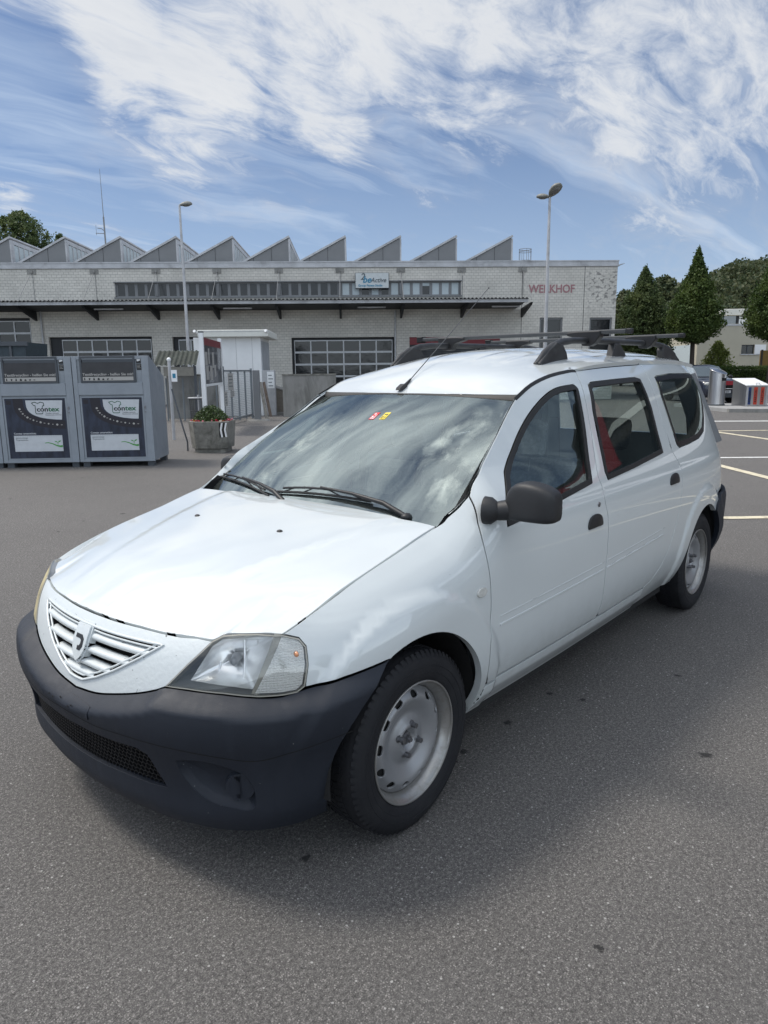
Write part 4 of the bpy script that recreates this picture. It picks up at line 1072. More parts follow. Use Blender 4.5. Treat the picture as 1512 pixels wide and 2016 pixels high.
def seat(x,y,w,name='seat',hh=.60):
    s=empty(name,(x,y,.32)); s.parent=car
    mb=MB(); mb.bbox(.25,-.22,-w/2,w/2,0,.16,.045); mb.build('seat_cushion',M['seat'],s)
    Mx=Matrix.Translation((-.20,0,.12))@Matrix.Rotation(R(-14),4,'Y')
    mb=MB(); mb.bbox(-.06,.06,-w/2,w/2,0,hh,.055,M=Mx); mb.build('seat_back',M['seat'],s)
    for yy in ((0,) if w<.7 else (-w*.34,w*.34)):
        mb=MB(); mb.bbox(-.045,.045,yy-.125,yy+.125,hh+.07,hh+.26,.04,M=Mx); mb.cyl(Mx@Vector((0,yy-.05,hh-.02)),Mx@Vector((0,yy-.05,hh+.1)),.006); mb.cyl(Mx@Vector((0,yy+.05,hh-.02)),Mx@Vector((0,yy+.05,hh+.1)),.006); mb.build('headrest',M['seat'],s)
seat(-1.10,.36,.50); seat(-1.10,-.36,.50); seat(-2.02,0,1.25,'rear_bench',.56)
mb=MB(); mb.bbox(-.64,-.60,-.12,.12,1.335,1.395,.015); mb.cyl((-.80,0,1.39),(-.64,0,1.37),.01); 
mb=MB(); mb.bbox(-.93,-.90,-.13,.13,1.31,1.375,.012); mb.cyl((-.93,0,1.36),(-.955,0,1.40),.010); mb.build('inner_mirror',M['black'],car)
# inner reinforcement of the roof hoop (dark seat belts)
for sg in (1,-1):
    mb=MB(); mb.tube([(-1.50,sg*.66,1.34),(-1.47,sg*.72,1.0),(-1.45,sg*.76,.55)],[.022]*3,6,flat=.15); mb.build('seat_belt',M['black'],car)
# windscreen stickers
def stick(name,u0,u1,v0,v1,m,off):
    panel(name,screen,[(u0,v0),(u1,v0+.004),(u1,v1+.004),(u0,v1)],m,WS,h=.05,inset=0,off=off,lip=0,sc=(.62,.62))
for k,(px_,m1) in enumerate(((737,'sred'),(758,'syel'))):
    a=solve(screen,px_-12,826,(0,.75)); b=solve(screen,px_+12,813,(0,.8)); stick('toll_sticker',a[0],b[0],a[1],b[1],M[m1],.0012)
    u0,u1,v0,v1=a[0],b[0],a[1],b[1]
    def q(uu,vv,w,h,m2='swhite'): stick('sticker_figure',u0+(u1-u0)*uu,u0+(u1-u0)*(uu+w),v0+(v1-v0)*vv,v0+(v1-v0)*(vv+h),M[m2],.0018)
    if k==0:
        for r_ in ((.12,.1,.3,.12),(.35,.1,.10,.35),(.12,.35,.3,.12),(.55,.1,.3,.12),(.72,.1,.1,.6),(.3,.62,.12,.3),(.22,.72,.28,.1)): q(*r_)
    else:
        for r_ in ((.15,.1,.3,.1),(.15,.1,.08,.35),(.15,.38,.3,.1),(.55,.15,.3,.1),(.7,.15,.08,.5),(.2,.65,.6,.12)): q(*r_,m2='rail')
# ---- wipers
def wiper(u,v,uu0,vv0,uu1,vv1,pt,piv):
    w=empty('wiper',(0,0,0)); w.parent=car
    n=14; bl_=[screen(uu0+(uu1-uu0)*k/n,vv0+(vv1-vv0)*k/n+.012*math.sin(math.pi*k/n),.010) for k in range(n+1)]
    mb=MB(); mb.tube(bl_,.0055,6); mb.build('wiper_blade',M['rubber'],w)
    mb=MB(); up=[screen(uu0+(uu1-uu0)*k/n,vv0+(vv1-vv0)*k/n+.012*math.sin(math.pi*k/n)+.012,.020+.012*math.sin(math.pi*k/n)) for k in range(1,n)]; mb.tube(up,.005,6); mb.tube([up[2],bl_[1]],.003); mb.tube([up[-3],bl_[-2]],.003); mb.tube([up[5],bl_[4]],.003); mb.tube([up[-6],bl_[-5]],.003)
    mb.build('blade_frame',M['black'],w)
    mid=up[len(up)//2]; pv=piv
    mb=MB(); mb.tube([pv+np.array([0,0,.004]),pv*.75+mid*.25+np.array([.0,0,.028]),pv*.4+mid*.6+np.array([0,0,.024]),mid+np.array([0,0,.006])],[.012,.010,.007,.005],8); mb.sphere(tuple(pv+np.array([0,0,.004])),.018,10,6,sc=(1.3,1.3,.9)); mb.build('wiper_arm',M['black'],w)
def scr(x,y,g): return solve(screen,x,y,g)
a1=scr(437,941,(-.9,.1)); b1=scr(531,979,(-.6,.05)); wiper(0,0,a1[0],a1[1],b1[0],b1[1],None,screen(*scr(562,993,(-.3,.03)),.0))
a2=scr(548,971,(-.4,.1)); b2=scr(732,991,(.3,.1)); wiper(0,0,a2[0],a2[1],b2[0],b2[1],None,screen(*scr(800,1020,(.7,.03)),.0))
# ---- aerial
q=solve(roof,790,768,(-1,0)); P=roof(*q); tip=on_axis(962,567,1,float(P[1]))
an=empty('aerial',tuple(P)); an.parent=car; d=tip-P; dn=d/np.linalg.norm(d)
mb=MB(); mb.prism([(-.035,0),(.028,0),(.022,.012),(-.01,.030),(-.03,.022)],'y',-.014,.014); mb.tube([(-.005,0,.01),tuple(dn*.045),tuple(dn*.09)],[.013,.009,.005],10); bevel_mod(mb.build('aerial_base',M['black'],an),.003)
mb=MB(); mb.tube([tuple(dn*.06),tuple(d*.5+np.array([0,0,-.004])),tuple(d)],[.0028,.0022,.0016],6); mb.sphere(tuple(d),.0045,8,6); mb.build('aerial_rod',M['bar'],an)
# ---- roof rails and bars
for sg in (1,-1):
    r_=empty('roof_rail',(0,0,0)); r_.parent=car
    yy=.45*sg; rz=lambda x: roof(x,.45)[2]
    X=[-1.43,-1.50,-1.58,-1.68,-1.80,-2.0,-2.35,-2.7,-2.95,-3.10,-3.22,-3.32,-3.38]; H=[.004,.040,.064,.080,.083,.080,.075,.076,.078,.072,.055,.030,.004]
    mb=MB(); pts=[(x,yy,rz(x)+h) for x,h in zip(X,H)]
    rs=[.006,.018,.020,.019,.017,.0165,.0165,.0165,.0165,.018,.020,.017,.006]
    mb.tube(pts,rs,12,flat=.95); mb.build('rail_bar',M['rail'],r_)
    for prof in ([(-1.43,-.01),(-1.43,.006),(-1.52,.055),(-1.60,.085),(-1.66,.068),(-1.70,.03),(-1.72,-.01)],[(-2.27,-.01),(-2.30,.065),(-2.37,.065),(-2.44,.02),(-2.47,-.01)],[(-3.08,-.01),(-3.06,.04),(-3.08,.082),(-3.20,.060),(-3.30,.035),(-3.385,.006),(-3.39,-.01)]):
        mb=MB(); mb.prism([(x,rz(x)+z) for x,z in prof],'y',yy-.021,yy+.021); bevel_mod(mb.build('rail_foot',M['rail'],r_),.006,3)
for bx_,nx,fx in ((-1.988,(1240,655),(829,680)),(-2.79,(1343,660),(963,678))):
    b_=empty('roof_bar',(0,0,0)); b_.parent=car
    zz=1.712
    mb=MB(); mb.bbox(bx_-.016,bx_+.016,-.66,.66,zz-.011,zz+.011,.005); mb.build('bar_tube',M['bar'],b_)
    for sg in (1,-1):
        mb=MB(); mb.bbox(bx_-.018,bx_+.018,sg*.66,sg*.69,zz-.013,zz+.013,.006); mb.build('bar_cap',M['black'],b_)
        mb=MB(); y0=.45
        mb.prism([(-.115,.012),(-.06,.016),(.075,.016),(.075,-.012),(.045,-.05),(.020,-.062),(-.022,-.060),(-.045,-.022),(-.115,-.004)],'x',bx_-.028,bx_+.028)
        vs=[(v[0],sg*(v[1]*1.0+y0),v[2]+zz-.010) for v in mb.v]
        if sg<0: mb.f=[f[::-1] for f in mb.f]
        mb.v=vs; bevel_mod(mb.build('bar_clamp',M['black'],b_),.006,3)
# ---- door handles and lock
for mir in (False,True):
    for gpar,(hx_,hz_) in zip((FD,RD),(((1172,1028)),((1328,944)))):
        q=SB([(hx_,hz_)])[0]; par=gpar[1 if mir else 0]
        el=[(q[0]+.070*math.cos(t),q[1]-.010+.044*math.sin(t)) for t in np.linspace(0,2*math.pi,28,endpoint=False)]
        recess(el,body,.014,M['paint'],par,'handle_cup',mir)
        # raised lip so the cup reads
        up=[(q[0]+.072*math.cos(t),q[1]-.010+.046*math.sin(t)) for t in np.linspace(R(-6),R(186),22)]
        lo_=[(q[0]-.070,q[1]-.020),(q[0],q[1]-.016),(q[0]+.070,q[1]-.020)]
        panel('door_handle',lambda s,z,off=0.0,q=q: body(s,z,off+.006+.010*max(0,1-((s-q[0])/.07)**2)*max(0,1-((z-q[1])/.045)**2)),up+[(a,b) for a,b in lo_],M['black'],par,h=.012,inset=0,lip=.012,right_only=mir,hb=.01,round_=.003)
q=SB([(1179,993)])[0]; P=Vector(body(*q,.0)); N=(Vector(body(*q,.02))-P).normalized(); mb=MB(); mb.cyl(P,P+N*.004,.012,.011,18); mb.build('door_lock',M['steel'],FD[0])
# ---- door mirrors
for sg in (1,-1):
    m_=empty('door_mirror',(0,0,0)); m_.parent=car
    secs=[(.866,-.034,.020,1.026,.030),(.874,-.038,.034,1.034,.046),(.895,-.042,.048,1.052,.070),(.935,-.043,.058,1.060,.080),(.985,-.043,.060,1.060,.079),(1.030,-.042,.056,1.055,.072),(1.058,-.040,.046,1.050,.062),(1.070,-.034,.030,1.047,.046)]
    co=[];fa=[];n=20; cx0=-.50 if sg>0 else -.66; zo=0 if sg>0 else -.045; ky=1.0 if sg>0 else .94
    secs=[(a_*ky,b_,c_,d_+zo,e_) for a_,b_,c_,d_,e_ in secs]
    for (y,xb,xf,zc,hz) in secs:
        for k in range(n):
            t=2*math.pi*k/n; c,s=math.cos(t),math.sin(t); e=.46
            ex=(abs(c)**e)*(1 if c>0 else -1); ez_=(abs(s)**e)*(1 if s>0 else -1)
            x=(xb+xf)/2+(xf-xb)/2*ex; co.append((cx0+x,sg*(y-.012),zc+hz*ez_*(1.0 if s>0 else .82)))
    for i in range(len(secs)-1):
        for k in range(n):
            f=(i*n+k,i*n+(k+1)%n,(i+1)*n+(k+1)%n,(i+1)*n+k); fa.append(f[::-1] if sg>0 else f)
    fa.append(tuple(range(n))[::(1 if sg>0 else -1)]); fa.append(tuple((len(secs)-1)*n+k for k in range(n))[::(-1 if sg>0 else 1)])
    subsurf(mesh_obj('mirror_shell',co,fa,M['mirrorblk'],m_,True),1)
    mb=MB(); mb.bbox(cx0-.0415,cx0-.039,*( (.905,1.02) if sg>0 else (-1.0,-.87)),1.015+zo,1.10+zo,.001); mb.build('mirror_glass',M['chrome'],m_)
    P0=Vector((cx0+.03,sg*.812,1.018)); P1=Vector((cx0+.005,sg*.885,1.025))
    mb=MB(); mb.tube([(cx0+.05,sg*.790,1.024+zo),(cx0+.045,sg*.815,1.024+zo),(cx0+.035,sg*.832,1.024+zo)],[.052,.050,.036],18,flat=.85); mb.tube([(cx0+.035,sg*.825,1.022+zo),(cx0+.012,sg*.88*ky,1.030+zo)],[.034,.040],16,flat=.9); mb.build('mirror_base',M['mirrorblk'],m_)
# wing seal on the door corner under the mirror
# ================================================================== GROUND
def m_asphalt():
    m=bpy.data.materials.new('worn_asphalt'); m.use_nodes=True; T=NT(m.node_tree); p=T.n['Principled BSDF']; V=T.new('ShaderNodeTexCoord').outputs['Object']
    big=T.noise(V,.35,6,.6,.3); mid=T.noise(V,2.5,6,.65)
    fine=T.noise(V,230,4,.8); fine2=T.noise(V,80,5,.8)
    v=T.new('ShaderNodeTexVoronoi'); v.inputs['Scale'].default_value=165; T.put(v.inputs['Vector'],V)
    v2=T.new('ShaderNodeTexVoronoi'); v2.inputs['Scale'].default_value=55; v2.inputs['Randomness'].default_value=1; T.put(v2.inputs['Vector'],V)
    sp=T.new('ShaderNodeSeparateXYZ'); T.put(sp.inputs[0],v.outputs['Color'])
    c=T.ramp(T.math('ADD',T.math('MULTIPLY',fine,.55),T.math('MULTIPLY',fine2,.45)),[(.39,(.022,.0205,.0195)),(.50,(.104,.0980,.0925)),(.60,(.265,.250,.236))])
    c=T.mix(T.maprange(big,.3,.7,0,.35),c,(.070,.067,.064)); c=T.mix(T.maprange(mid,.45,.75,0,.25),c,(.14,.135,.129))
    # pale stones worn through the binder
    st=T.math('MULTIPLY',T.math('LESS_THAN',v.outputs['Distance'],.38),T.math('GREATER_THAN',sp.outputs[0],.80))
    c=T.mix(T.math('MULTIPLY',st,.55),c,(.36,.34,.32))
    s2=T.new('ShaderNodeSeparateXYZ'); T.put(s2.inputs[0],v2.outputs['Color']); st2=T.math('MULTIPLY',T.math('LESS_THAN',v2.outputs['Distance'],.20),T.math('GREATER_THAN',s2.outputs[1],.90)); c=T.mix(T.math('MULTIPLY',st2,.7),c,(.44,.43,.41))
    # oil spots
    v3=T.new('ShaderNodeTexVoronoi'); v3.inputs['Scale'].default_value=2.2; T.put(v3.inputs['Vector'],T.vmath('ADD',V,T.vmath('SCALE',T.noise(V,18,3,.6,out='Color'),sc=.05)))
    s3=T.new('ShaderNodeSeparateXYZ'); T.put(s3.inputs[0],v3.outputs['Color']); oil=T.math('MULTIPLY',T.math('LESS_THAN',v3.outputs['Distance'],.062),T.math('GREATER_THAN',s3.outputs[0],.45)); c=T.mix(T.math('MULTIPLY',oil,.75),c,(.010,.010,.010))
    wp=T.vmath('ADD',V,T.vmath('SCALE',T.vmath('SUBTRACT',T.noise(V,30,4,.7,out='Color'),(.5,.5,.5)),sc=.07))
    for (px_,py_,rr) in ((1000,1422,.022),(912,1480,.020),(897,1497,.013),(1145,1378,.016),(1390,1487,.030),(1335,1330,.018),(1080,1365,.014),(1177,1865,.016),(600,1690,.02)):
        P=on_ground(px_,py_); s_=T.maprange(T.vmath('DISTANCE',wp,(float(P[0]),float(P[1]),0)),rr*.7,rr,.85,0); c=T.mix(s_,c,(.010,.010,.010))
    T.put(p.inputs['Base Color'],c); T.put(p.inputs['Roughness'],T.maprange(fine,.3,.7,.72,.95)); p.inputs['Specular IOR Level'].default_value=.4
    b=T.new('ShaderNodeBump'); b.inputs['Distance'].default_value=.004; T.put(b.inputs['Height'],T.math('ADD',fine,T.math('MULTIPLY',v.outputs['Distance'],-.5))); T.l.new(b.outputs[0],p.inputs['Normal']); return m
M['asphalt']=m_asphalt()
mb=MB(); mb.add([(-900,-900,0),(900,-900,0),(900,900,0),(-900,900,0)],[(0,1,2,3)]); g=mb.build('ground',M['asphalt']); tag(g,kind='structure')
M['concrete']=mat('weathered_concrete',(.25,.245,.23),.88,var=.18,vscale=3,dirt=(.08,.08,.07),dscale=2.0,damt=.75,bump=.004,bscale=60,stretch=(1,1,.35))
M['kerb']=mat('pale_paving',(.30,.30,.295),.85,var=.10,vscale=6,bump=.002,bscale=90)
M['linew']=mat('white_marking',(.62,.62,.60),.75,dirt=(.20,.19,.18),dscale=9,damt=.8)
M['liney']=mat('cream_marking',(.60,.54,.40),.75,dirt=(.20,.18,.14),dscale=9,damt=.8)
def groundstrip(name,a,b,w,m,z=.004):
    A=on_ground(*a); B=on_ground(*b); d=B-A; L=np.linalg.norm(d[:2]); d=d/L; n=np.array([-d[1],d[0],0])*w/2; B=B+d*14
    o=mesh_obj(name,[A-n+[0,0,z],B-n+[0,0,z],B+n+[0,0,z],A+n+[0,0,z]],[(0,1,2,3)],m); return tag(o,kind='structure')
for a,b,w,m in (((1395,829.5),(1512,829),.30,'linew'),((1400,849),(1512,847.5),.14,'liney'),((1405,850),(1512,865),.16,'liney'),((1400,901.5),(1512,900.5),.13,'linew'),((1405,914),(1512,941),.15,'liney'),((1380,1021),(1512,1019),.12,'liney')):
    groundstrip('road_marking',a,b,w,M[m],.004 if m=='linew' else .006)
# raised pavement on the far side of the parking bays
PV=empty('pavement',from_y(0,0),YA); tag(PV,kind='structure')
kA=yg(1395,812); kB=yg(1512,812.5); sl_=(kB[1]-kA[1])/(kB[0]-kA[0])
def kl(x): return kA[1]+sl_*(x-kA[0])
mb=MB(); mb.prism([(-.2,kl(-.2)+.14),(40,kl(40)+.14),(40,kl(40)+7),(-.2,kl(-.2)+4.2)],'z',-.05,.118); mb.build('slab_surface',M['kerb'],PV)
mb=MB(); mb.prism([(-.2,kl(-.2)),(40,kl(40)),(40,kl(40)+.14),(-.2,kl(-.2)+.14)],'z',-.05,.125); mb.build('kerb_stone',M['concrete'],PV)
# ================================================================== DEPOT BUILDING
DEP=yroot('depot_building',0,0,'long low depot hall of grey blockwork with a saw-tooth roof, canopy and red lettering','building')
def m_brick():
    m=bpy.data.materials.new('sand_lime_blockwork'); m.use_nodes=True; T=NT(m.node_tree); p=T.n['Principled BSDF']; V=T.new('ShaderNodeTexCoord').outputs['Object']
    sp=T.new('ShaderNodeSeparateXYZ'); T.put(sp.inputs[0],V); cb=T.new('ShaderNodeCombineXYZ'); T.put(cb.inputs[0],T.math('ADD',sp.outputs[0],sp.outputs[1])); T.put(cb.inputs[1],sp.outputs[2])
    b=T.new('ShaderNodeTexBrick'); T.put(b.inputs['Vector'],cb.outputs[0]); b.inputs['Scale'].default_value=1; b.inputs['Brick Width'].default_value=.225; b.inputs['Row Height'].default_value=.126; b.inputs['Mortar Size'].default_value=.007; b.inputs['Mortar Smooth'].default_value=.4
    b.inputs['Color1'].default_value=(.62,.595,.54,1); b.inputs['Color2'].default_value=(.55,.53,.48,1); b.inputs['Mortar'].default_value=(.38,.37,.34,1)
    n=T.noise(V,.6,6,.65,.4); c=T.mix(T.maprange(n,.4,.75,0,.45),b.outputs[0],(.34,.33,.30))
    # dark weathering blotches high on the right-hand bay
    mx=T.maprange(sp.outputs[0],-1.7,-1.2,0,1); mz=T.math('MULTIPLY',T.maprange(sp.outputs[2],3.9,4.9,0,1),T.maprange(sp.outputs[2],6.2,6.0,0,1))
    v=T.noise(T.vmath('MULTIPLY',V,(1.5,1.5,2.6)),3.2,2,.5); bl=T.math('MULTIPLY',T.math('MULTIPLY',mx,mz),T.maprange(v,.53,.60,0,.62)); c=T.mix(bl,c,(.07,.07,.072))
    T.put(p.inputs['Base Color'],c); p.inputs['Roughness'].default_value=.9
    bm_=T.new('ShaderNodeBump'); bm_.inputs['Distance'].default_value=.01; T.put(bm_.inputs['Height'],T.math('SUBTRACT',1.0,b.outputs['Fac'])); T.l.new(bm_.outputs[0],p.inputs['Normal']); return m
M['brick']=m_brick()
M['alu']=mat('pale_aluminium',(.42,.43,.44),.45,metal=.3,var=.1)
M['zinc']=mat('zinc_sheet',(.42,.425,.435),.5,metal=.25,var=.12,vscale=2,dirt=(.18,.18,.18),dscale=1.5,damt=.5)
M['cladding']=mat('grey_cladding',(.175,.18,.185),.6,var=.06,vscale=2)
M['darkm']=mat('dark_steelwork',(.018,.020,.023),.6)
M['canopy']=mat('fibre_cement_sheet',(.06,.062,.065),.85,var=.25,vscale=3)
M['pane']=mat('dark_window_pane',(.012,.014,.016),.08,spec=.45,bump=.012,bscale=.7)
M['blind']=mat('pale_blind',(.42,.48,.50),.6,var=.06)
M['whitep']=mat('white_painted_panel',(.72,.73,.73),.5,var=.05,vscale=2)
M['redp']=mat('dark_red_panel',(.16,.010,.018),.45)
M['wred']=mat('faded_red_paint',(.33,.17,.18),.8,dirt=(.30,.26,.26),dscale=20,damt=.5)
def wall_holes(x0,x1,z0,z1,holes,y0,y1,m,name,parent):
    xs=sorted({x0,x1,*[h[0] for h in holes],*[h[1] for h in holes]}); zs=sorted({z0,z1,*[h[2] for h in holes],*[h[3] for h in holes]}); mb=MB()
    xs=[x for x in xs if x0<=x<=x1]; zs=[z for z in zs if z0<=z<=z1]
    for i in range(len(xs)-1):
        for j in range(len(zs)-1):
            cx_,cz_=(xs[i]+xs[i+1])/2,(zs[j]+zs[j+1])/2
            if any(h[0]<cx_<h[1] and h[2]<cz_<h[3] for h in holes): continue
            mb.add([(xs[i],y0,zs[j]),(xs[i+1],y0,zs[j]),(xs[i+1],y0,zs[j+1]),(xs[i],y0,zs[j+1])],[(0,1,2,3)])
    for a,b,c,d in holes:
        mb.add([(a,y0,c),(b,y0,c),(b,y0,d),(a,y0,d),(a,y1,c),(b,y1,c),(b,y1,d),(a,y1,d)],[(0,4,5,1),(1,5,6,2),(2,6,7,3),(3,7,4,0)])
    return mb.build(name,m,parent)
X=lambda px,py=650,Y=0: float(yp(px,py,Y)[0]); Z=lambda py,px=600,Y=0: float(yp(px,py,Y)[2])
XL=-44.0; ZT=float(Z(527,600)) ; ZP=6.60
sw_=(X(226,570),X(908,570),Z(583.5,500),Z(555.5,500))
doorB=(X(94),X(298),0.0,Z(663,200)); doorC=(X(338),X(425),0.0,Z(663,360)); doorD=(X(573),X(776),0.0,Z(664,670)); doorE=(X(806),X(985),0.0,Z(663,880)); doorA=(X(-40,640),X(60,640),.0,Z(626,20))
w1=(X(1062),X(1107),1.8,Z(625,1085)); w2=(X(1160),X(1204),1.8,Z(625,1180))
wall_holes(XL,0,0,ZT,[sw_,doorA,doorB,doorC,doorD,doorE,w1,w2],0,.30,M['brick'],'front_wall',DEP)
mb=MB(); mb.add([(0,0,0),(0,28,0),(0,28,ZT),(0,0,ZT)],[(0,1,2,3)]); mb.add([(XL,0,0),(XL,28,0),(XL,28,ZT),(XL,0,ZT)],[(0,3,2,1)]); mb.add([(XL,28,0),(0,28,0),(0,28,ZT),(XL,28,ZT)],[(0,3,2,1)]); mb.build('end_walls',M['brick'],DEP)
mb=MB(); mb.box(XL-.1,.06,-.06,28,ZT,ZT+.06); mb.box(XL-.08,.03,-.03,.12,ZT+.062,ZP-.06); mb.box(XL-.1,.05,-.05,.30,ZP-.058,ZP); mb.box(-.10,.05,.30,28,ZT+.062,ZP); mb.prism([(-.06,ZT+.01),(.26,ZT+.10),(.30,ZT+.11),(.30,ZT+.135),(-.06,ZT+.055)],'y',-.09,.5); mb.build('parapet',M['zinc'],DEP)
mb=MB(); mb.box(XL,-.12,.31,27.9,ZP-.25,ZP-.15); mb.build('flat_roof',M['canopy'],DEP)
mb=MB(); mb.box(XL,-.3,1.6,1.7,0,ZT-.1); mb.build('interior_screen',M['dark'],DEP)
# blockwork joints (movement joints) and pipes
for px_ in (1149,1027): x=X(px_,600); mb=MB(); mb.box(x-.012,x+.012,-.004,.02,0,ZT-.003); mb.build('movement_joint',M['darkm'],DEP)
for px_ in (83,655/1.0 if False else 778): x=X(px_,640); mb=MB(); mb.cyl((x,-.07,0),(x,-.07,Z(612,px_)),.045,n=10); mb.build('downpipe',M['zinc'],DEP)
# saw-tooth rooflights
zpk=Z(467.5,900,.6); zb=ZP-.2
for pk in (-92,18,127,236,346,457,568,679,788,898,1008):
    xp=X(pk,467,.6); xl=xp-2.62; zl_=zb
    # slope passes through the photographed foot of each tooth
    sk_=empty('rooflight',(0,0,0)); sk_.parent=DEP
    mb=MB(); mb.prism([(xl,zl_),(xp-.02,zl_),(xp-.02,zpk-.03)],'y',.6,24); mb.build('sawtooth_body',M['cladding'],sk_)
    mb=MB(); d=Vector((xp-xl,0,zpk-zl_)).normalized(); n=Vector((-d.z,0,d.x))
    for yy0,yy1,t0,t1 in ((.54,24.05,0,.07),):
        A=Vector((xl,0,zl_))-d*.05; B=Vector((xp,0,zpk))+d*.06
        mb.prism([(A.x,A.z),(B.x,B.z),((B+n*.09).x,(B+n*.09).z),((A+n*.09).x,(A+n*.09).z)],'y',yy0,yy1)
    mb.build('verge_trim',M['zinc'],sk_)
    mb=MB(); mb.box(xp-.015,xp+.02,.9,23.8,zb+.0,zpk-.24); mb.build('glazing',M['blind'],sk_)
    mb=MB(); mb.box(xp-.02,xp+.05,.6,.9,zb,zpk-.05); mb.box(xp-.02,xp+.05,.9,24,zpk-.22,zpk-.05)
    k=0
    while .9+k*.55<23.5: y=.9+k*.55; mb.box(xp-.02,xp+.055,y+.48,y+.56,zb,zpk-.22); k+=1
    mb.build('glazing_bar',M['zinc'],sk_)
    mb=MB()
    for t in (.35,.68): xx=xl+(xp-xl)*t; mb.box(xx-.008,xx+.008,.592,.601,zb,zl_+(zpk-zl_)*t-.02)
    mb.build('cladding_joint',M['darkm'],sk_)
# strip window: frame, posts and panes
x0,x1,z0,z1=sw_
posts=[X(p,570) for p in (226,308,429,549,669,789,908)]
mb=MB(); mb.box(x0-.04,x1+.04,-.05,.06,z0-.07,z0-.002); mb.box(x0-.04,x1+.04,-.03,.06,z1+.002,z1+.05); mb.box(x0,x1,.10,.16,z0,z0+.05); mb.box(x0,x1,.10,.16,z1-.06,z1)
for p in posts: mb.box(p-.05,p+.05,.02,.17,z0+.051,z1-.061)
mb.build('strip_window_frame',M['cladding'],DEP); SWF=DEP.children[-1]
rnd=random.Random(3)
for i in range(6):
    a,b=posts[i]+.05,posts[i+1]-.05; n=6 if i else 4; w=(b-a)/n
    for k in range(n):
        pal=(i==5 and k!=2) or (i==4 and k in (0,1,3,5)); dk=M['blind'] if pal else M['pane']
        mb=MB(); mb.box(a+k*w+.07,a+(k+1)*w-.07,.13,.14,z0+.051,z1-.061); mb.build('window_pane',dk,SWF)
        if i==5 and k==2: mb=MB(); mb.box(a+k*w+.07,a+(k+1)*w-.07,.118,.128,z1-.20,z1-.062); mb.build('half_blind',M['blind'],SWF)
    mb=MB()
    mb.box(a,b,.146,.150,z0+.052,z0+.09)
    for k in range(n+1): mb.box(max(a,a+k*w-.068),min(b,a+k*w+.068),.11,.1461,z0+.052,z1-.062)
    mb.build('window_mullion',M['cladding'],SWF)
# sectional garage doors
def gdoor(op,cols,x_from=None,first=.0,row=.575,name='garage_door'):
    a,b,c,d=op; a2=a+first
    g=empty(name,(0,0,0)); g.parent=DEP
    mb=MB(); mb.box(a,b,.20,.30,d-.12,d-.0) ; mb.box(a,a+.08,.20,.30,0,d-.121); mb.box(b-.08,b,.20,.30,0,d-.121); mb.build('door_surround',M['darkm'],g)
    mb=MB(); W_=(b-.08-a2)/cols; z=d-.12; r=0
    mb.box(a2,b-.08,.16,.24,d-.17,d-.122)
    while z-row>0.05:
        zb_=z-row
        mb.box(a2,b-.08,.16,.24,zb_-.045,zb_+.045)
        for k in range(cols+1): xx=a2+k*W_; mb.box(max(a2,xx-.03),min(b-.08,xx+.03),.16,.24,zb_+.046,z-.051)
        z=zb_
    mb.box(a2,b-.08,.16,.24,0.0,z-.05) if z>.1 else None
    mb.build('door_frame',M['alu'],g)
    mb=MB(); mb.box(a2,b-.09,.20,.205,.0,d-.13); mb.build('door_panes',M['pane'],g)
    if first: mb=MB(); mb.box(a+.085,a2-.002,.17,.23,0,d-.125); mb.build('side_panel',M['darkm'],g)
    return g
gdoor(doorA,3,first=0); gdoor(doorB,6,first=.55); gdoor(doorC,3,first=.25); gdoor(doorD,6,first=.12)
a,b,c,d=doorE; g=empty('garage_door',(0,0,0)); g.parent=DEP
mb=MB(); mb.box(a,b,.05,.12,d-.36,d-.005); mb.build('door_header',M['redp'],g)
mb=MB(); k=0
while d-.37-k*.11>.02: mb.box(a,b,.12,.16,max(0,d-.37-k*.11-.10),d-.37-k*.11); k+=1
mb.build('door_slats',M['canopy'],g)
for (a,b,c,d) in (w1,w2):
    w=empty('office_window',(0,0,0)); w.parent=DEP
    mb=MB(); mb.box(a,b,.06,.14,c,c+.07); mb.box(a,b,.06,.14,d-.09,d); mb.box(a,a+.08,.06,.14,c+.071,d-.091); mb.box(b-.08,b,.06,.14,c+.071,d-.091); mb.build('window_frame',M['cladding'],w)
    mb=MB(); mb.box(a+.081,b-.081,.10,.11,c+.072,d-.092); mb.build('window_pane',M['pane'],w)
# canopy
CY=-2.1; cz=Z(597.5,500,CY); cxr=X(1040,592,CY); czt=Z(590.5,500,CY); czw=Z(611,500,0)
cn=empty('canopy',(0,0,0)); cn.parent=DEP
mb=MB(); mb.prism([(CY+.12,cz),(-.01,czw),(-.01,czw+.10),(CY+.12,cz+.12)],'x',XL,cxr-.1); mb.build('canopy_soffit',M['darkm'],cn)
mb=MB(); mb.box(XL,cxr,CY,CY+.11,cz-.01,czt-.02); mb.build('canopy_fascia',M['zinc'],cn)
mb=MB(); n=int((cxr-XL)/.0885)*1; N=int((cxr-XL)/.022); 
co=[];fa=[]
for i in range(N+1):
    x=XL+(cxr-XL)*i/N; h=.028*math.sin(2*math.pi*x/.177)
    for (yy,zz) in ((CY-.12,czt+.010),(-.02,czw+.20)): co+= [(x,yy,zz+h),(x,yy,zz+h-.012)]
for i in range(N):
    q=i*4; fa+=[(q,q+4,q+6,q+2),(q+1,q+3,q+7,q+5),(q,q+1,q+5,q+4)]
mb.add(co,fa); mb.build('corrugated_sheet',M['canopy'],cn)
plx=[62,185,307,427,549,669,789,909,1029]
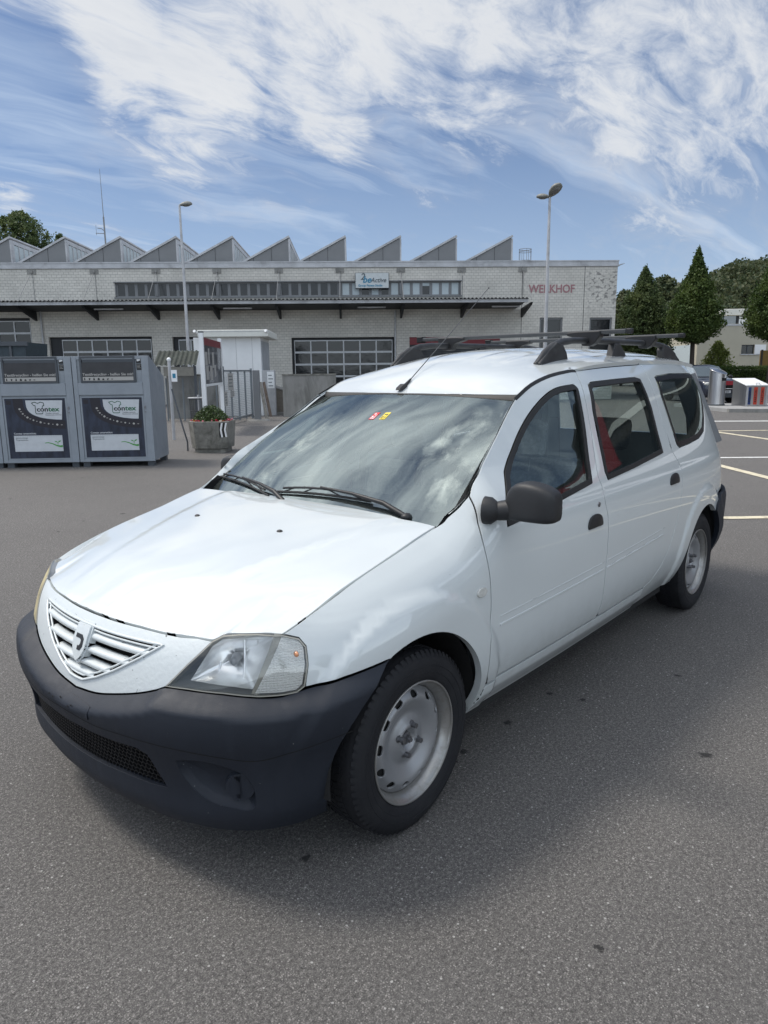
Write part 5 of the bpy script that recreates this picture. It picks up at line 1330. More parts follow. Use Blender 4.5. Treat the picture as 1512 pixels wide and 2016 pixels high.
for px_ in plx:
    x=X(px_,533)
    if x<XL: continue
    mb=MB(); mb.box(x-.20,x+.20,-.025,-.0,Z(537.5,600),Z(528.5,600)); mb.box(x-.05,x+.05,-.08,-.026,Z(535,600),Z(530,600)); mb.build('anchor_plate',M['concrete'],cn)
    mb=MB(); mb.cyl((x,-.06,Z(535,600)),(x,CY+.2,cz+.10),.013,n=6); mb.build('tie_rod',M['cladding'],cn)
    mb=MB(); mb.cyl((x+.04,-.02,Z(537,600)),(x+.04,-.02,czw+.15),.010,n=6); mb.build('earthing_cable',M['cladding'],cn)
    mb=MB(); mb.prism([(CY+.12,cz-.02),(CY+.3,cz-.12),(-.01,czw-.42),(-.01,czw-.003),(CY+.12,cz-.003)],'x',x-.05,x+.05); mb.build('canopy_bracket',M['darkm'],cn)
for px_ in (230,475,730,985):
    x=X(px_,604); mb=MB(); mb.box(x-.65,x+.65,-1.25,-1.13,cz-.16,cz-.10); mb.build('strip_light',M['zinc'],cn)
# lettering on the wall
xa,xb=X(1041,568),X(1132,568); h=Z(560,1090)-Z(576,1090)
t=text_mesh('wall_lettering','WERKHOF',h*1.40,M['wred'],DEP,(xa,-.010,Z(576,1090)),(R(90),0,0),.012,bold=.012)
t.scale=((xb-xa)/max(1e-3,t.dimensions.x),1,1)
# roof ladder cage
x=X(1034,500,1.2); zc0=ZP-.1; zc1=Z(491,1034,1.2)
mb=MB()
for zz in (zc1,zc1-.12,zc0+.25): mb.tube([(x+.30*math.cos(q),1.2+.30*math.sin(q),zz) for q in np.linspace(0,2*math.pi,21)],.012,5,cap=False)
for k in range(8): q=2*math.pi*k/8; mb.cyl((x+.30*math.cos(q),1.2+.30*math.sin(q),zc0),(x+.30*math.cos(q),1.2+.30*math.sin(q),zc1),.010,n=5)
mb.build('ladder_cage',M['cladding'],DEP)
# company sign over the strip window
sx0,sx1,sz0,sz1=X(700,550,-.15),X(765,550,-.15),Z(567,730,-.15),Z(537.5,730,-.15)
SG=yroot('company_sign',(sx0+sx1)/2,-.15,'pale rectangular sign with blue and grey lettering fixed above the strip window','sign',z=0)
wd=(sx1-sx0); 
mb=MB(); mb.box(-wd/2,wd/2,-.03,.03,sz0,sz1); mb.build('sign_board',mat('pale_sign_face',(.50,.53,.53),.5,var=.06),SG)
mb=MB(); mb.box(-wd/2-.02,wd/2+.02,.031,.06,sz0-.03,sz1+.02); mb.build('sign_frame',M['darkm'],SG)
M['tblue']=mat('blue_lettering',(.03,.20,.32),.5); M['tgrey']=mat('grey_lettering',(.10,.12,.13),.5)
H=sz1-sz0
text_mesh('sign_text','2',H*.62,M['tgrey'],SG,(-wd*.35,-.036,sz0+H*.55),(R(90),0,0),shear=.2,bold=.008)
text_mesh('sign_text','be',H*.60,M['tblue'],SG,(-wd*.29,-.038,sz0+H*.36),(R(90),0,0),shear=.3,bold=.010)
text_mesh('sign_text','Active',H*.42,M['tgrey'],SG,(-wd*.05,-.036,sz0+H*.38),(R(90),0,0),shear=.3,bold=.006)
text_mesh('sign_text','Group Fitness Studio',H*.20,M['tblue'],SG,(-wd*.42,-.036,sz0+H*.10),(R(90),0,0),bold=.004,xs=.98)
# aerial mast on the roof
ax=yp(208,480,4); AM=yroot('antenna_mast',float(ax[0]),4.0,'thin whip antenna with a small side bracket rising above the saw-tooth roof','antenna',z=0)
zt=float(yp(205,332,4)[2]); 
mb=MB(); mb.cyl((0,0,ZP-.2),(0,0,zt-2.3),.045,.04,8); mb.cyl((0,0,zt-2.3),(0,0,zt),.022,.010,6); mb.build('mast_pole',M['cladding'],AM)
za=float(yp(208,455,4)[2]); mb=MB(); mb.tube([(0,0,za),(-.15,0,za+.12),(-.35,0,za+.15)],.02,6); mb.tube([(0,0,za-.12),(-.45,0,za-.10)],.018,6); mb.cyl((-.42,0,za-.2),(-.42,0,za+.3),.010,n=5); mb.build('mast_bracket',M['cladding'],AM)
# ================================================================== LAMP POSTS
def lamp_post(bx,by,h,label,heads,pole_r=.085):
    L=yroot('lamp_post',bx,by,label,'street lamp','street lamps in front of the depot')
    mb=MB(); mb.cyl((0,0,0),(0,0,h),pole_r,pole_r*.52,16); mb.cyl((0,0,0),(0,0,.35),pole_r*1.25,pole_r*1.15,16); mb.build('pole',M['zinc'],L)
    for (az,tilt,s) in heads:
        Mx=Matrix.Translation((0,0,h))@Matrix.Rotation(R(az),4,'Z')@Matrix.Rotation(R(-tilt),4,'Y')
        mb=MB(); N=14; secs=[(0,.05,.05),(.05,.08,.07),(.13,.15,.11),(.26,.21,.15),(.42,.225,.16),(.55,.19,.13),(.63,.11,.08),(.66,.03,.02)]
        co=[];fa=[]
        for (xx,hw,hh) in secs:
            for k in range(N): a=2*math.pi*k/N; co.append(Mx@Vector((xx*s,hw*s*math.cos(a),hh*s*(math.sin(a) if math.sin(a)>0 else .45*math.sin(a)))))
        for i in range(len(secs)-1):
            for k in range(N): fa.append((i*N+k,i*N+(k+1)%N,(i+1)*N+(k+1)%N,(i+1)*N+k))
        mb.add(co,fa,0,True); hd=mb.build('lamp_head',mat('weathered_lamp_housing',(.20,.20,.18),.5,dirt=(.07,.07,.06),dscale=12,damt=.7),L)
        mb=MB(); mb.sphere((0,0,0),.125*s,14,8,sc=(1.5,.95,.40)); mb.v=[tuple(Mx@(Vector(v)+Vector((.36*s,0,-.055*s)))) for v in mb.v]; mb.build('lamp_glass',mat('lamp_bowl',(.12,.12,.12),.15,coat=1),hd)
l1=yg(378,803); l2=yp(1072.5,700,-8.5)
h1=float(yp(354,404,float(l1[1]))[2]); h2=float(yp(1085,388,-8.5)[2])
lamp_post(float(l1[0]),float(l1[1]),h1,'tall grey street lamp with a single head, in front of the white cabin',[(15,8,.80)])
lamp_post(float(l2[0]),-8.5,h2,'tall grey street lamp with two heads, in front of the red WERKHOF lettering',[(-68,30,.98),(150,6,.75)])
# ================================================================== TEXTILE CONTAINERS
M['bgrey']=mat('blue_grey_powder_coat',(.235,.260,.288),.5,var=.08,vscale=2.5,dirt=(.17,.19,.21),dscale=3.5,damt=.4,coat=.12)
M['bdark']=mat('shadow_grey_flap',(.06,.068,.078),.5)  # even dark grey finish
M['flap']=mat('worn_dark_flap',(.035,.035,.038),.45,var=.2,vscale=6)
M['denim']=mat('printed_denim',(.020,.025,.042),.55,var=.55,vscale=7,stretch=(1.4,1.4,.5))
M['denim2']=mat('printed_denim_band',(.016,.014,.020),.5)
M['pwhite']=mat('printed_white',(.48,.50,.52),.5,var=.06); M['pblack']=mat('printed_black',(.012,.013,.014),.5); M['pgreen']=mat('printed_green',(.02,.11,.05),.5); M['pgreen2']=mat('printed_light_green',(.06,.26,.05),.5)
M['pcream']=mat('printed_cream',(.36,.35,.33),.5)
CYF=-23.52; CX0=-17.46; CX1=-16.235; CW=CX1-CX0
def cl(px_,py_): q=yp(px_,py_,CYF); return float(q[0])-CX0,float(q[2])
def container():
    r=yroot('textile_container',CX0,CYF,'x','clothes container','blue-grey clothes recycling containers')
    H=1.80; z0=.085; D=.95
    prof=[(0,z0),(D,z0),(D,1.46),(.10,H),(0,H)]
    mb=MB(); mb.prism(prof,'x',.012,CW-.012); mb.build('container_body',M['bgrey'],r); B=r.children[-1]
    bevel_mod(B,.008,2)
    mb=MB()
    for x in (.03,CW-.14):
        for y in (.03,D-.14): mb.box(x,x+.11,y,y+.11,0,z0-.001)
    for i,(x,y) in enumerate(((.03,.03),(CW-.14,.03),(.03,D-.14),(CW-.14,D-.14))):
        m2=MB(); m2.box(x,x+.11,y,y+.11,0,z0-.001); m2.build('foot',M['bdark'],r)
    # front frame posts, cross rails
    mb=MB(); mb.box(.0,.075,-.022,-.0005,z0,H-.0); mb.box(CW-.115,CW-.0,-.022,-.0005,z0,H); mb.box(.0755,CW-.1155,-.022,-.0005,H-.055,H); mb.box(.0755,CW-.1155,-.020,-.0005,z0,z0+.05)
    o=mb.build('front_frame',M['bgrey'],r); bevel_mod(o,.004,2)
    a=cl(161,699); b=cl(265.5,699); zt=cl(212,701)[1]; zb=cl(212,753)[1]; zr=cl(212,777.5)[1]; zd=cl(212,780)[1]
    x0=.13; x1=CW-.215
    mb=MB(); mb.box(.0755,CW-.1155,-.030,-.0005,zr,zb-.006); o=mb.build('middle_rail',M['bgrey'],r); bevel_mod(o,.006,2)
    mb=MB(); mb.box(x0,x0+.03,-.035,-.001,zb,zt); mb.box(x1-.03,x1,-.035,-.001,zb,zt); mb.box(x0+.03,x1-.03,-.035,-.001,zt-.03,zt); mb.box(x0+.03,x1-.03,-.035,-.001,zb,zb+.025); mb.build('chute_frame',M['bdark'],r); CF=r.children[-1]
    mb=MB(); mb.box(x0+.031,x1-.031,-.030,-.002,zb+.026,zt-.10); mb.box(x0+.031,x1-.031,-.006,-.002,zt-.10,zt-.031,0); mb.build('chute_flap',M['flap'],r); FL=r.children[-1]
    mb=MB(); mb.box(x0+.035,x1-.035,-.018,-.0065,zt-.098,zt-.033); mb.build('chute_handle_bar',M['bdark'],FL)
    fw_=x1-x0-.07
    t=text_mesh('flap_text','Textilrecycling - helfen Sie mit!',.058,M['pcream'],FL,(x0+.035,-.033,zb+.112),(R(90),0,0),.003,bold=.0012); t.scale=(fw_/t.dimensions.x,1,1)
    mb=MB(); mb.box(x0+.037,x1-.037,-.033,-.0305,zb+.032,zb+.092); mb.build('icon_strip',M['pcream'],FL)
    shp=[[(0,0),(.02,0),(.016,.04),(.004,.04)],[(0,.03),(.03,.03),(.022,0),(.008,0)],[(0,0),(.03,0),(.02,.04),(.01,.04)],[(0,0),(.034,0),(.034,.022),(.017,.038),(0,.022)],[(0,.0),(.036,0),(.03,.025),(.006,.025)],[(0,.02),(.035,.03),(.024,0),(.012,0)],[(0,.008),(.03,.008),(.03,.02),(0,.02)]]
    for k,s_ in enumerate(shp):
        mb=MB(); xx=x0+.055+k*.072; mb.prism([(xx+u,zb+.040+v) for u,v in s_],'y',-.0345,-.0332); mb.build('printed_icon',M['pblack'],FL)
    # stickers beside the chute
    xs=CW-.195
    mb=MB(); mb.box(xs-.002,xs+.072,-.005,-.001,zt-.115,zt-.015); mb.box(xs,xs+.076,-.005,-.001,zt-.225,zt-.125); mb.build('camera_sticker',M['pblack'],r); CS=r.children[-1]
    mb=MB(); Mx=Matrix.Translation((xs+.036,-.0065,zt-.065))@Matrix.Rotation(R(-15),4,'Y'); mb.box(-.028,.028,-.001,.001,-.016,.016,M=Mx); mb.box(-.004,.004,-.001,.001,.016,.045,M=Mx); mb.build('camera_symbol',M['swhite'],CS)
    for k in range(3): mb=MB(); mb.box(xs+.008,xs+.066-.012*(k%2),-.0065,-.0052,zt-.150-k*.022,zt-.144-k*.022); mb.build('sticker_line',M['pcream'],CS)
    # door with print
    mb=MB(); mb.box(.078,CW-.118,-.012,-.0005,z0+.052,zd-.004); o=mb.build('door_panel',M['bgrey'],r); bevel_mod(o,.004,2); DP=o
    px0=.110; px1=CW-.150; pz0=z0+.075; pz1=zd-.022; y=-.0135
    mb=MB(); mb.box(px0,px1,y,y+.0012,pz0,pz1); mb.build('poster',M['denim'],r); PO=r.children[-1]
    W_=px1-px0; Hh=pz1-pz0; P=lambda u,v:(px0+u*W_,pz0+v*Hh)
    def pl(name,pts,m,lay): 
        mb=MB(); mb.prism([P(*q) for q in pts],'y',y-.0008*lay,y-.0008*lay+.0007); return mb.build(name,m,PO)
    # dark curved band, white logo field
    arc=[(.30,1.0)]+[(.30+.0*0+.70*(1-math.cos(R(t)))*1.0,1.0-.37*math.sin(R(t))**.55) for t in range(8,91,8)]
    arcb=[(.135,1.0)]+[(.135+.865*(1-math.cos(R(t))),1.0-.51*math.sin(R(t))**.6) for t in range(8,91,8)]
    pl('poster_band',arcb+arc[::-1],M['denim2'],1)
    fld=[(.345,.970)]+[(.345+.60*(1-math.cos(R(t))),.970-.325*math.sin(R(t))**.55) for t in range(8,91,8)]+[(.955,.965)]
    pl('logo_field',fld,M['pwhite'],2)
    t=text_mesh('logo_text','con',.105,M['pblack'],PO,(*[P(.52,.785)[0],y-.0024,P(.5,.785)[1]],),(R(90),0,0),.001,bold=.0028)
    w1_=t.dimensions.x; t.scale=(W_*.185/max(w1_,.01),1,1)
    t=text_mesh('logo_text','tex',.105,M['pgreen'],PO,(*[P(.712,.785)[0],y-.0024,P(.5,.785)[1]],),(R(90),0,0),.001,bold=.0028); t.scale=(W_*.190/max(t.dimensions.x,.01),1,1)
    for k in range(2):
        t=text_mesh('logo_text',('Textilien sammeln','Ressourcen schonen')[k],.026,M['pblack'],PO,(P(.66,0)[0],y-.0024,P(0,.745-.028*k)[1]),(R(90),0,0),.001); t.scale=(W_*(.22+.04*k)/max(t.dimensions.x,.01),1,1)
    sh=[(.445,.925),(.50,.940),(.525,.925),(.545,.918),(.565,.925),(.59,.940),(.640,.925),(.645,.880),(.62,.875),(.612,.83),(.618,.765),(.605,.745),(.51,.745),(.50,.765),(.50,.880),(.475,.885),(.445,.925)]
    mb=MB(); 
    for i in range(len(sh)-1):
        if i in (9,): continue
        A=Vector((P(*sh[i])[0],y-.0022,P(*sh[i])[1])); B=Vector((P(*sh[i+1])[0],y-.0022,P(*sh[i+1])[1])); d=(B-A).normalized(); n=Vector((-d.z,0,d.x))*.0055; mb.add([A-n-d*.003,B-n+d*.003,B+n+d*.003,A+n-d*.003],[(0,1,2,3),(3,2,1,0)])
    mb.build('shirt_outline',M['pgreen'],PO)
    for k in range(15):
        t_=12+k*5.4; u=.22+.80*(1-math.cos(R(t_))); v=1.0-.445*math.sin(R(t_))**.6; 
        if u>.97: break
        c=P(u,v); rr=(.018,.011,.014,.009)[k%4]; mb=MB(); mb.prism([(c[0]+rr*math.cos(q)*(1.5 if k%4==1 else 1),c[1]+rr*.9*math.sin(q)*(.5 if k%4==1 else 1)) for q in np.linspace(0,2*math.pi,12,endpoint=False)],'y',y-.0024,y-.0017); mb.build('button_motif',M['pcream'],PO)
    mb=MB(); c=P(.02,.90); mb.box(c[0],c[0]+.08,y-.0009,y-.0002,c[1],c[1]+.07); mb.build('poster_seal',M['denim2'],PO)
    t=text_mesh('poster_text','Contex unterstützt:',.040,M['pwhite'],PO,(P(.10,0)[0],y-.002,P(0,.405)[1]),(R(90),0,0),.001,bold=.0008); t.scale=(W_*.37/max(t.dimensions.x,.01),1,1)
    pl('white_field',[(.095,.115),(.90,.115),(.90,.385),(.095,.385)],M['pwhite'],1)
    for k in range(2): t=text_mesh('poster_text',('gemeinnützige','Organisationen')[k],.034,M['tgrey'],PO,(P(.125,0)[0],y-.002,P(0,.335-.035*k)[1]),(R(90),0,0),.001); t.scale=(W_*.20/max(t.dimensions.x,.01),1,1)
    sw=[(.60,.255),(.66,.262),(.73,.245),(.80,.215),(.86,.205),(.895,.215)]; mb=MB(); mb2=[P(u,v+.006) for u,v in sw]; mb3=[P(u,v-.004-(.028*(i/5)**1.5)) for i,(u,v) in enumerate(sw)]
    mb.prism(mb2+mb3[::-1],'y',y-.0022,y-.0016); mb.build('green_swoosh',M['pgreen2'],PO)
    for s_ in ([(.815,.225),(.822,.225),(.824,.27),(.812,.27)],[(.815,.262),(.775,.275),(.765,.290),(.80,.285)],[(.822,.262),(.86,.275),(.875,.300),(.835,.290)]): pl('green_leaf',s_,M['pgreen2'],2.2)
    for k in range(26):
        if k%1==0:
            mb=MB(); c=P(.10+.80*k/26,.372); mb.box(c[0],c[0]+.012,y-.0022,y-.0017,c[1],c[1]+.003); mb.build('stitch_mark',M['tgrey'],PO)
    mb=MB(); mb.box(CW-.112,CW-.088,-.036,-.0222,.95,1.0); mb.cyl((CW-.10,-.040,.90),(CW-.10,-.0222,.90),.010,n=10); mb.build('door_lock',M['steel'],r)
    return r
c2=container(); c2['label']='blue-grey clothes container on the right of the row, its side panel facing the planter'
c1=copy_tree(c2); c1.location=Vector(from_y(CX0-CW-.012,CYF)); c1['label']='blue-grey clothes container in the middle of the row, beside the right-hand one'
c0=copy_tree(c2); c0.location=Vector(from_y(CX0-2*(CW+.012),CYF)); c0['label']='blue-grey clothes container cut off by the left edge of the photo'
# dark skip showing above the left container
bx=yp(25,685,-9); K=yroot('skip_container',float(bx[0])-.9,-9,'dark teal-grey steel skip standing behind the clothes containers','skip')
zt_=float(yp(25,676,-9)[2]); mb=MB(); mb.prism([(-1.9,0),(1.55,0),(1.75,zt_),(-2.2,zt_)],'y',-.9,.9); mb.build('skip_body',mat('dark_teal_paint',(.03,.045,.055),.6,var=.2),K)
mb=MB(); mb.box(-2.28,1.83,-.98,-.902,zt_-.12,zt_+.02); mb.build('skip_rim',M['bdark'],K)
for k in range(4): mb=MB(); mb.box(-1.5+k*.9,-1.42+k*.9,-.96,-.902,.05,zt_-.13); mb.build('skip_rib',M['bdark'],K)
# ================================================================== PLANTER
pl_=yg(413,893); PLX,PLY=float(pl_[0]),float(pl_[1])
PL=yroot('planter',PLX,PLY+.42,'stained concrete planter with a black and white chevron on its chamfered corner','planter',rot=R(-8))
mb=MB()
def octo(hx,hy,c): return [(-hx+c,-hy),(hx-c,-hy),(hx,-hy+c),(hx,hy-c),(hx-c,hy),(-hx+c,hy),(-hx,hy-c),(-hx,-hy+c)]
S0=octo(.30,.30,.08); S1=octo(.355,.35,.13); S2=octo(.395,.38,.14); S3=octo(.335,.32,.12)
vs=[(x,y,.0) for x,y in S0]+[(x,y,.075) for x,y in S0]+[(x,y,.085) for x,y in S1]+[(x,y,.60) for x,y in S2]+[(x,y,.60) for x,y in S3]+[(x,y,.53) for x,y in S3]
fs=[];n=8
for k in range(5):
    for i in range(n): fs.append((k*n+i,k*n+(i+1)%n,(k+1)*n+(i+1)%n,(k+1)*n+i))
fs.append(tuple(5*n+i for i in range(n)))
M['planter']=mat('mossy_concrete',(.20,.195,.175),.92,var=.25,vscale=9,dirt=(.055,.055,.045),dscale=4,damt=.85,bump=.006,bscale=45)
mb.add(vs,fs); bevel_mod(mb.build('planter_box',M['planter'],PL),.008,2)
mb=MB(); mb.add([(x*.99,y*.99,.535) for x,y in S3],[tuple(range(8))]); mb.build('planter_soil',mat('dark_soil',(.02,.015,.010),.95),PL)
# chevrons on the right front chamfer
A=Vector((.255,-.38,.60)); B=Vector((.395,-.24,.60)); A0=Vector((.225,-.35,.085)); B0=Vector((.355,-.22,.085))
nrm=Vector((.7,-.7,.05)).normalized()*.003
def ch(u,v): top=A.lerp(B,u); bot=A0.lerp(B0,u); return bot.lerp(top,v)+nrm
for k in range(2):
    for (m,o) in ((M['pblack'],0),(M['swhite'],.20)):
        u0=.02+k*.45+o
        pts=[(u0,.95),(u0+.18,.95),(u0+.06+.0,.70),(u0+.22,.42),(u0+.04,.42),(u0-.12 if u0>.2 else 0.0,.70)]
        mb=MB(); mb.add([ch(min(max(u,0),.98),v)+nrm*(.3 if m is M['swhite'] else 0) for u,v in pts],[(0,3,4,5) if False else (0,1,2,5)[::-1],(5,2,3,4)[::-1]]); mb.build('chevron_mark',m,PL)
rnd=random.Random(11)
M['leafp']=mat('planter_leaf',(.045,.075,.018),.6,var=.4,vscale=14)
def leaf_quad(mb,c,s,rnd,mi=0,ratio=.5,up=.3):
    d=Vector((rnd.gauss(0,1),rnd.gauss(0,1),rnd.gauss(up,1))).normalized(); a=d.orthogonal().normalized(); a=(Matrix.Rotation(rnd.random()*6.28,3,d)@a); b=d.cross(a); s*=rnd.uniform(.7,1.3)
    c=Vector(c); mb.add([c-b*s*.5,c+a*s*ratio*.5,c+b*s*.5,c-a*s*ratio*.5],[(0,1,2,3)],mi)
mb=MB()
for i in range(2200):
    a=rnd.random()*6.28; r=.37*rnd.random()**.6; h=.56+.34*(1-(r/.40)**2)*rnd.random()**.5; leaf_quad(mb,(r*math.cos(a)-.02,r*math.sin(a)*.9,h),.055,rnd,0,.35,.6)
for i in range(60):
    a=rnd.random()*6.28; r=.12*rnd.random(); mb.tube([(r*math.cos(a),r*math.sin(a),.56),(1.7*r*math.cos(a)+rnd.uniform(-.06,.06),1.7*r*math.sin(a),.74+rnd.random()*.12)],[.003,.001],3)
mb.build('planter_foliage',M['leafp'],PL)
for nm,col,cnt in (('red_bloom',(.42,.015,.04),26),('pink_bloom',(.45,.12,.16),12),('white_bloom',(.7,.62,.55),6),('orange_bloom',(.6,.25,.05),3)):
    m=mat(nm,col,.6)
    for i in range(cnt):
        a=rnd.uniform(3.3,6.6); r=.30+.06*rnd.random(); c=Vector((r*math.cos(a)*1.08,r*math.sin(a),.575+.05*rnd.random())); mb=MB()
        for q in range(7): leaf_quad(mb,c+Vector((rnd.gauss(0,.009),rnd.gauss(0,.009),rnd.gauss(0,.008))),.030,rnd,0,.8)
        mb.build('flower',m,PL)
# ================================================================== FENCE, GATE, CABIN, BOARD
WY=-10.9
def lowwall(a,b,top,name,label,thick=.25,m='concrete'):
    xa,xb=float(yp(a,780,WY)[0]),float(yp(b,780,WY)[0]); zt=float(yp((a+b)/2,top,WY)[2]); r=yroot(name,xa,WY,label,'wall')
    mb=MB(); mb.box(0,xb-xa,0,thick,0,zt); mb.build('wall_panel',M[m],r); mb=MB(); mb.box(-.01,xb-xa+.01,-.02,thick+.02,zt+.001,zt+.05); mb.build('wall_coping',M['planter'],r); return r
lowwall(557,662,739,'concrete_wall','stained concrete retaining wall right of the leaning planks, below the garage door')
lowwall(330,428,740,'concrete_wall','concrete retaining wall behind the wire fence, beneath the corrugated lean-to roof')
rw=yg(535,816); xr0=float(rw[0]); yr0=float(rw[1]); RB=yroot('ramp_block',xr0-.05,yr0,'tan concrete block with a sloping top beside the gate post','concrete block')
zA=float(yp(533,760,yr0)[2]); zB=float(yp(565,771,yr0)[2]); wR=float(yp(566,790,yr0)[0]-xr0)
mb=MB(); mb.prism([(0,0),(wR,0),(wR,zB),(0,zA)],'y',0,1.4); mb.build('block_body',mat('tan_concrete',(.19,.17,.145),.9,var=.15),RB); mb=MB(); mb.prism([(-.03,zA+.001),(wR+.03,zB+.001),(wR+.03,zB+.04),(-.03,zA+.04)],'y',-.03,1.43); mb.build('block_cap',M['concrete'],RB)
mb=MB(); mb.box(-.1,wR+.3,-.25,-.04,0,.08); mb.build('block_footing',M['concrete'],RB)
# white cabin
KY=-9.9; kx0=float(yp(434,700,KY)[0]); kx1=float(yp(514,700,KY)[0]); kz=float(yp(470,664,KY)[2]); kzt=float(yp(470,649,KY-.3)[2])
CB=yroot('site_cabin',kx0,KY,'white flat-roofed cabin standing behind the mesh gate','cabin')
kd=2.6; mb=MB(); mb.box(-.9,kx1-kx0,0,kd,0,kz); mb.build('cabin_walls',M['whitep'],CB)
mb=MB(); rx0=float(yp(388,655,KY-.3)[0])-kx0; mb.box(rx0,kx1-kx0+.30,-.3,kd+.25,kz+.002,kzt); o=mb.build('cabin_roof',mat('cream_fascia',(.62,.62,.57),.5,var=.05),CB); bevel_mod(o,.02,2)
mb=MB(); mb.box(rx0+.05,kx1-kx0+.25,-.31,-.302,kzt-.06,kzt-.045); mb.build('fascia_line',M['zinc'],CB)
mb=MB()
for xx in (.55,1.1): mb.box(xx-.006,xx+.006,-.004,.002,0,kz-.01)
mb.build('panel_joint',M['zinc'],CB)
mb=MB(); w_=kx1-kx0; mb.box(w_+.002,w_+.02,.15,kd-.15,1.0,kz-.12); mb.build('cabin_window',mat('frosted_window',(.38,.40,.42),.3,var=.2,vscale=4),CB)
for q in ((rx0-.02,-.32),(kx1-kx0+.28,-.3)): mb=MB(); mb.tube([(q[0],q[1]+.05,kzt-.1),(q[0]-.05,q[1]-.10,kzt-.04)],[.04,.05],10); mb.build('floodlight',M['whitep'],CB)
# information board on two white posts
pA=yg(407,857); pB=yg(441,838); IB=yroot('notice_board',float(pA[0]),float(pA[1]),'dark notice board with pinned sheets between two tall white posts','notice board')
dv=Vector((float(pB[0]-pA[0]),float(pB[1]-pA[1]),0)); L_=dv.length; ang=math.atan2(dv.y,dv.x); IB.rotation_euler=(0,0,YA+ang)
hA=float(yp(393,655,float(pA[1]))[2])
mb=MB(); mb.box(-.06,.06,-.05,.05,0,hA); mb.build('board_post',M['whitep'],IB); mb=MB(); mb.box(L_-.06,L_+.06,-.05,.05,0,hA-.0); mb.build('board_post',M['whitep'],IB)
mb=MB(); mb.box(-.065,.065,-.055,.055,hA+.001,hA+.03); mb.build('post_cap',M['bdark'],IB)
zb0=float(yp(415,755,float(pA[1])+1.0)[2]); mb=MB(); mb.box(.061,L_-.061,-.03,.03,zb0,hA-.10); mb.build('board_panel',mat('dark_blue_board',(.020,.022,.032),.4,coat=.6),IB); BP=IB.children[-1]
mb=MB(); mb.box(.061,L_-.061,-.033,-.0305,hA-.28,hA-.10); mb.build('board_header',M['redp'],BP)
for (u,v,w,h) in ((.25,.62,.35,.32),(.75,.66,.22,.38),(.3,.22,.4,.35),(.95,.2,.4,.36),(1.4,.55,.3,.4),(1.7,.3,.3,.3)):
    if u+w<L_-.1: mb=MB(); mb.box(u,u+w,-.0335,-.0305,zb0+v*.9-.1,zb0+v*.9-.1+h); mb.build('pinned_sheet',M['pcream'],BP)
mb=MB(); mb.box(.061,L_-.061,-.04,.04,zb0-.06,zb0-.001); mb.build('board_rail',M['whitep'],IB)
# mesh gate
M['mesh']=mat('galvanised_wire',(.20,.22,.235),.5,metal=.4)
gA=yg(444,838); gB=yg(498,824); GT=yroot('mesh_gate',float(gA[0]),float(gA[1]),'grey tube-framed wire mesh gate with two small notices','gate'); dv=Vector((float(gB[0]-gA[0]),float(gB[1]-gA[1]),0)); L_=dv.length; GT.rotation_euler=(0,0,YA+math.atan2(dv.y,dv.x))
gz=1.58; mb=MB(); mb.box(.04,L_-.04,-.025,.025,gz-.05,gz); mb.box(.04,L_-.04,-.025,.025,.10,.16)
for k in range(5): x=.0+(L_-.0)*k/4; mb.box(x-.012,x+.012,-.026,.026,.05,gz-.0)
mb.box(-.03,.03,-.03,.03,0,gz+.1); mb.box(L_-.03,L_+.03,-.03,.03,0,gz+.05); mb.build('gate_frame',M['mesh'],GT)
mb=MB(); k=0
while .17+k*.055<gz-.06: z=.17+k*.055; mb.cyl((.03,0,z),(L_-.03,0,z),.005 if z<1.0 else .003,n=4,cap=False); k+=1
k=0
while .05+k*.06<L_-.05: x=.05+k*.06; mb.cyl((x,0,.16),(x,0,gz-.05),.0025,n=4,cap=False); k+=1
mb.build('wire_mesh',M['mesh'],GT)
for (u,z,w,h) in ((.35,1.00,.55,.48),(.55,.80,.4,.18),(-.05,.55,.28,.42)): mb=MB(); mb.box(u,u+w,-.036,-.031,z,z+h); mb.build('gate_notice',M['pcream'],GT); 
nn=[c for c in GT.children if c.name.startswith('gate_notice')]
for c_,(u,z,w,h) in zip(nn,((.35,1.00,.55,.48),(.55,.80,.4,.18),(-.05,.55,.28,.42))):
    for k in range(4):
        mb=MB(); mb.box(u+w*.15,u+w*(.85-.1*(k%2)),-.0375,-.0362,z+h*(.2+.2*k),z+h*(.2+.2*k)+h*.06); mb.build('notice_line',M['tgrey'],c_)
# gate column, cabinet, leaning planks
gc=yg(508,828); GC=yroot('gate_column',float(gc[0]),float(gc[1]),'dark grey steel column at the end of the mesh gate','post'); hz=float(yp(503,729,float(gc[1]))[2])
mb=MB(); mb.box(-.10,.10,-.10,.10,0,hz); mb.build('column_tube',M['cladding'],GC); mb=MB(); mb.cyl((0,0,0),(0,0,.04),.38,.34,20); mb.build('column_footing',M['concrete'],GC)
cg=yg(528,818); GCAB=yroot('control_cabinet',float(cg[0]),float(cg[1]),'grey metal cabinet with a white notice behind the gate column','cabinet'); hz2=float(yp(528,729,float(cg[1]))[2])
mb=MB(); mb.box(-.28,.28,0,.35,0,hz2); bevel_mod(mb.build('cabinet_body',M['zinc'],GCAB),.01,2); mb=MB(); mb.box(.02,.26,-.01,-.001,hz2-.62,hz2-.05); mb.build('cabinet_notice',M['whitep'],GCAB)
for k in range(4): mb=MB(); mb.box(.06,.22-.04*(k%2),-.013,-.0105,hz2-.55+k*.12,hz2-.52+k*.12); mb.build('notice_line',M['tgrey'],GCAB.children[-1] if False else [c for c in GCAB.children if c.name.startswith('cabinet_notice')][0])
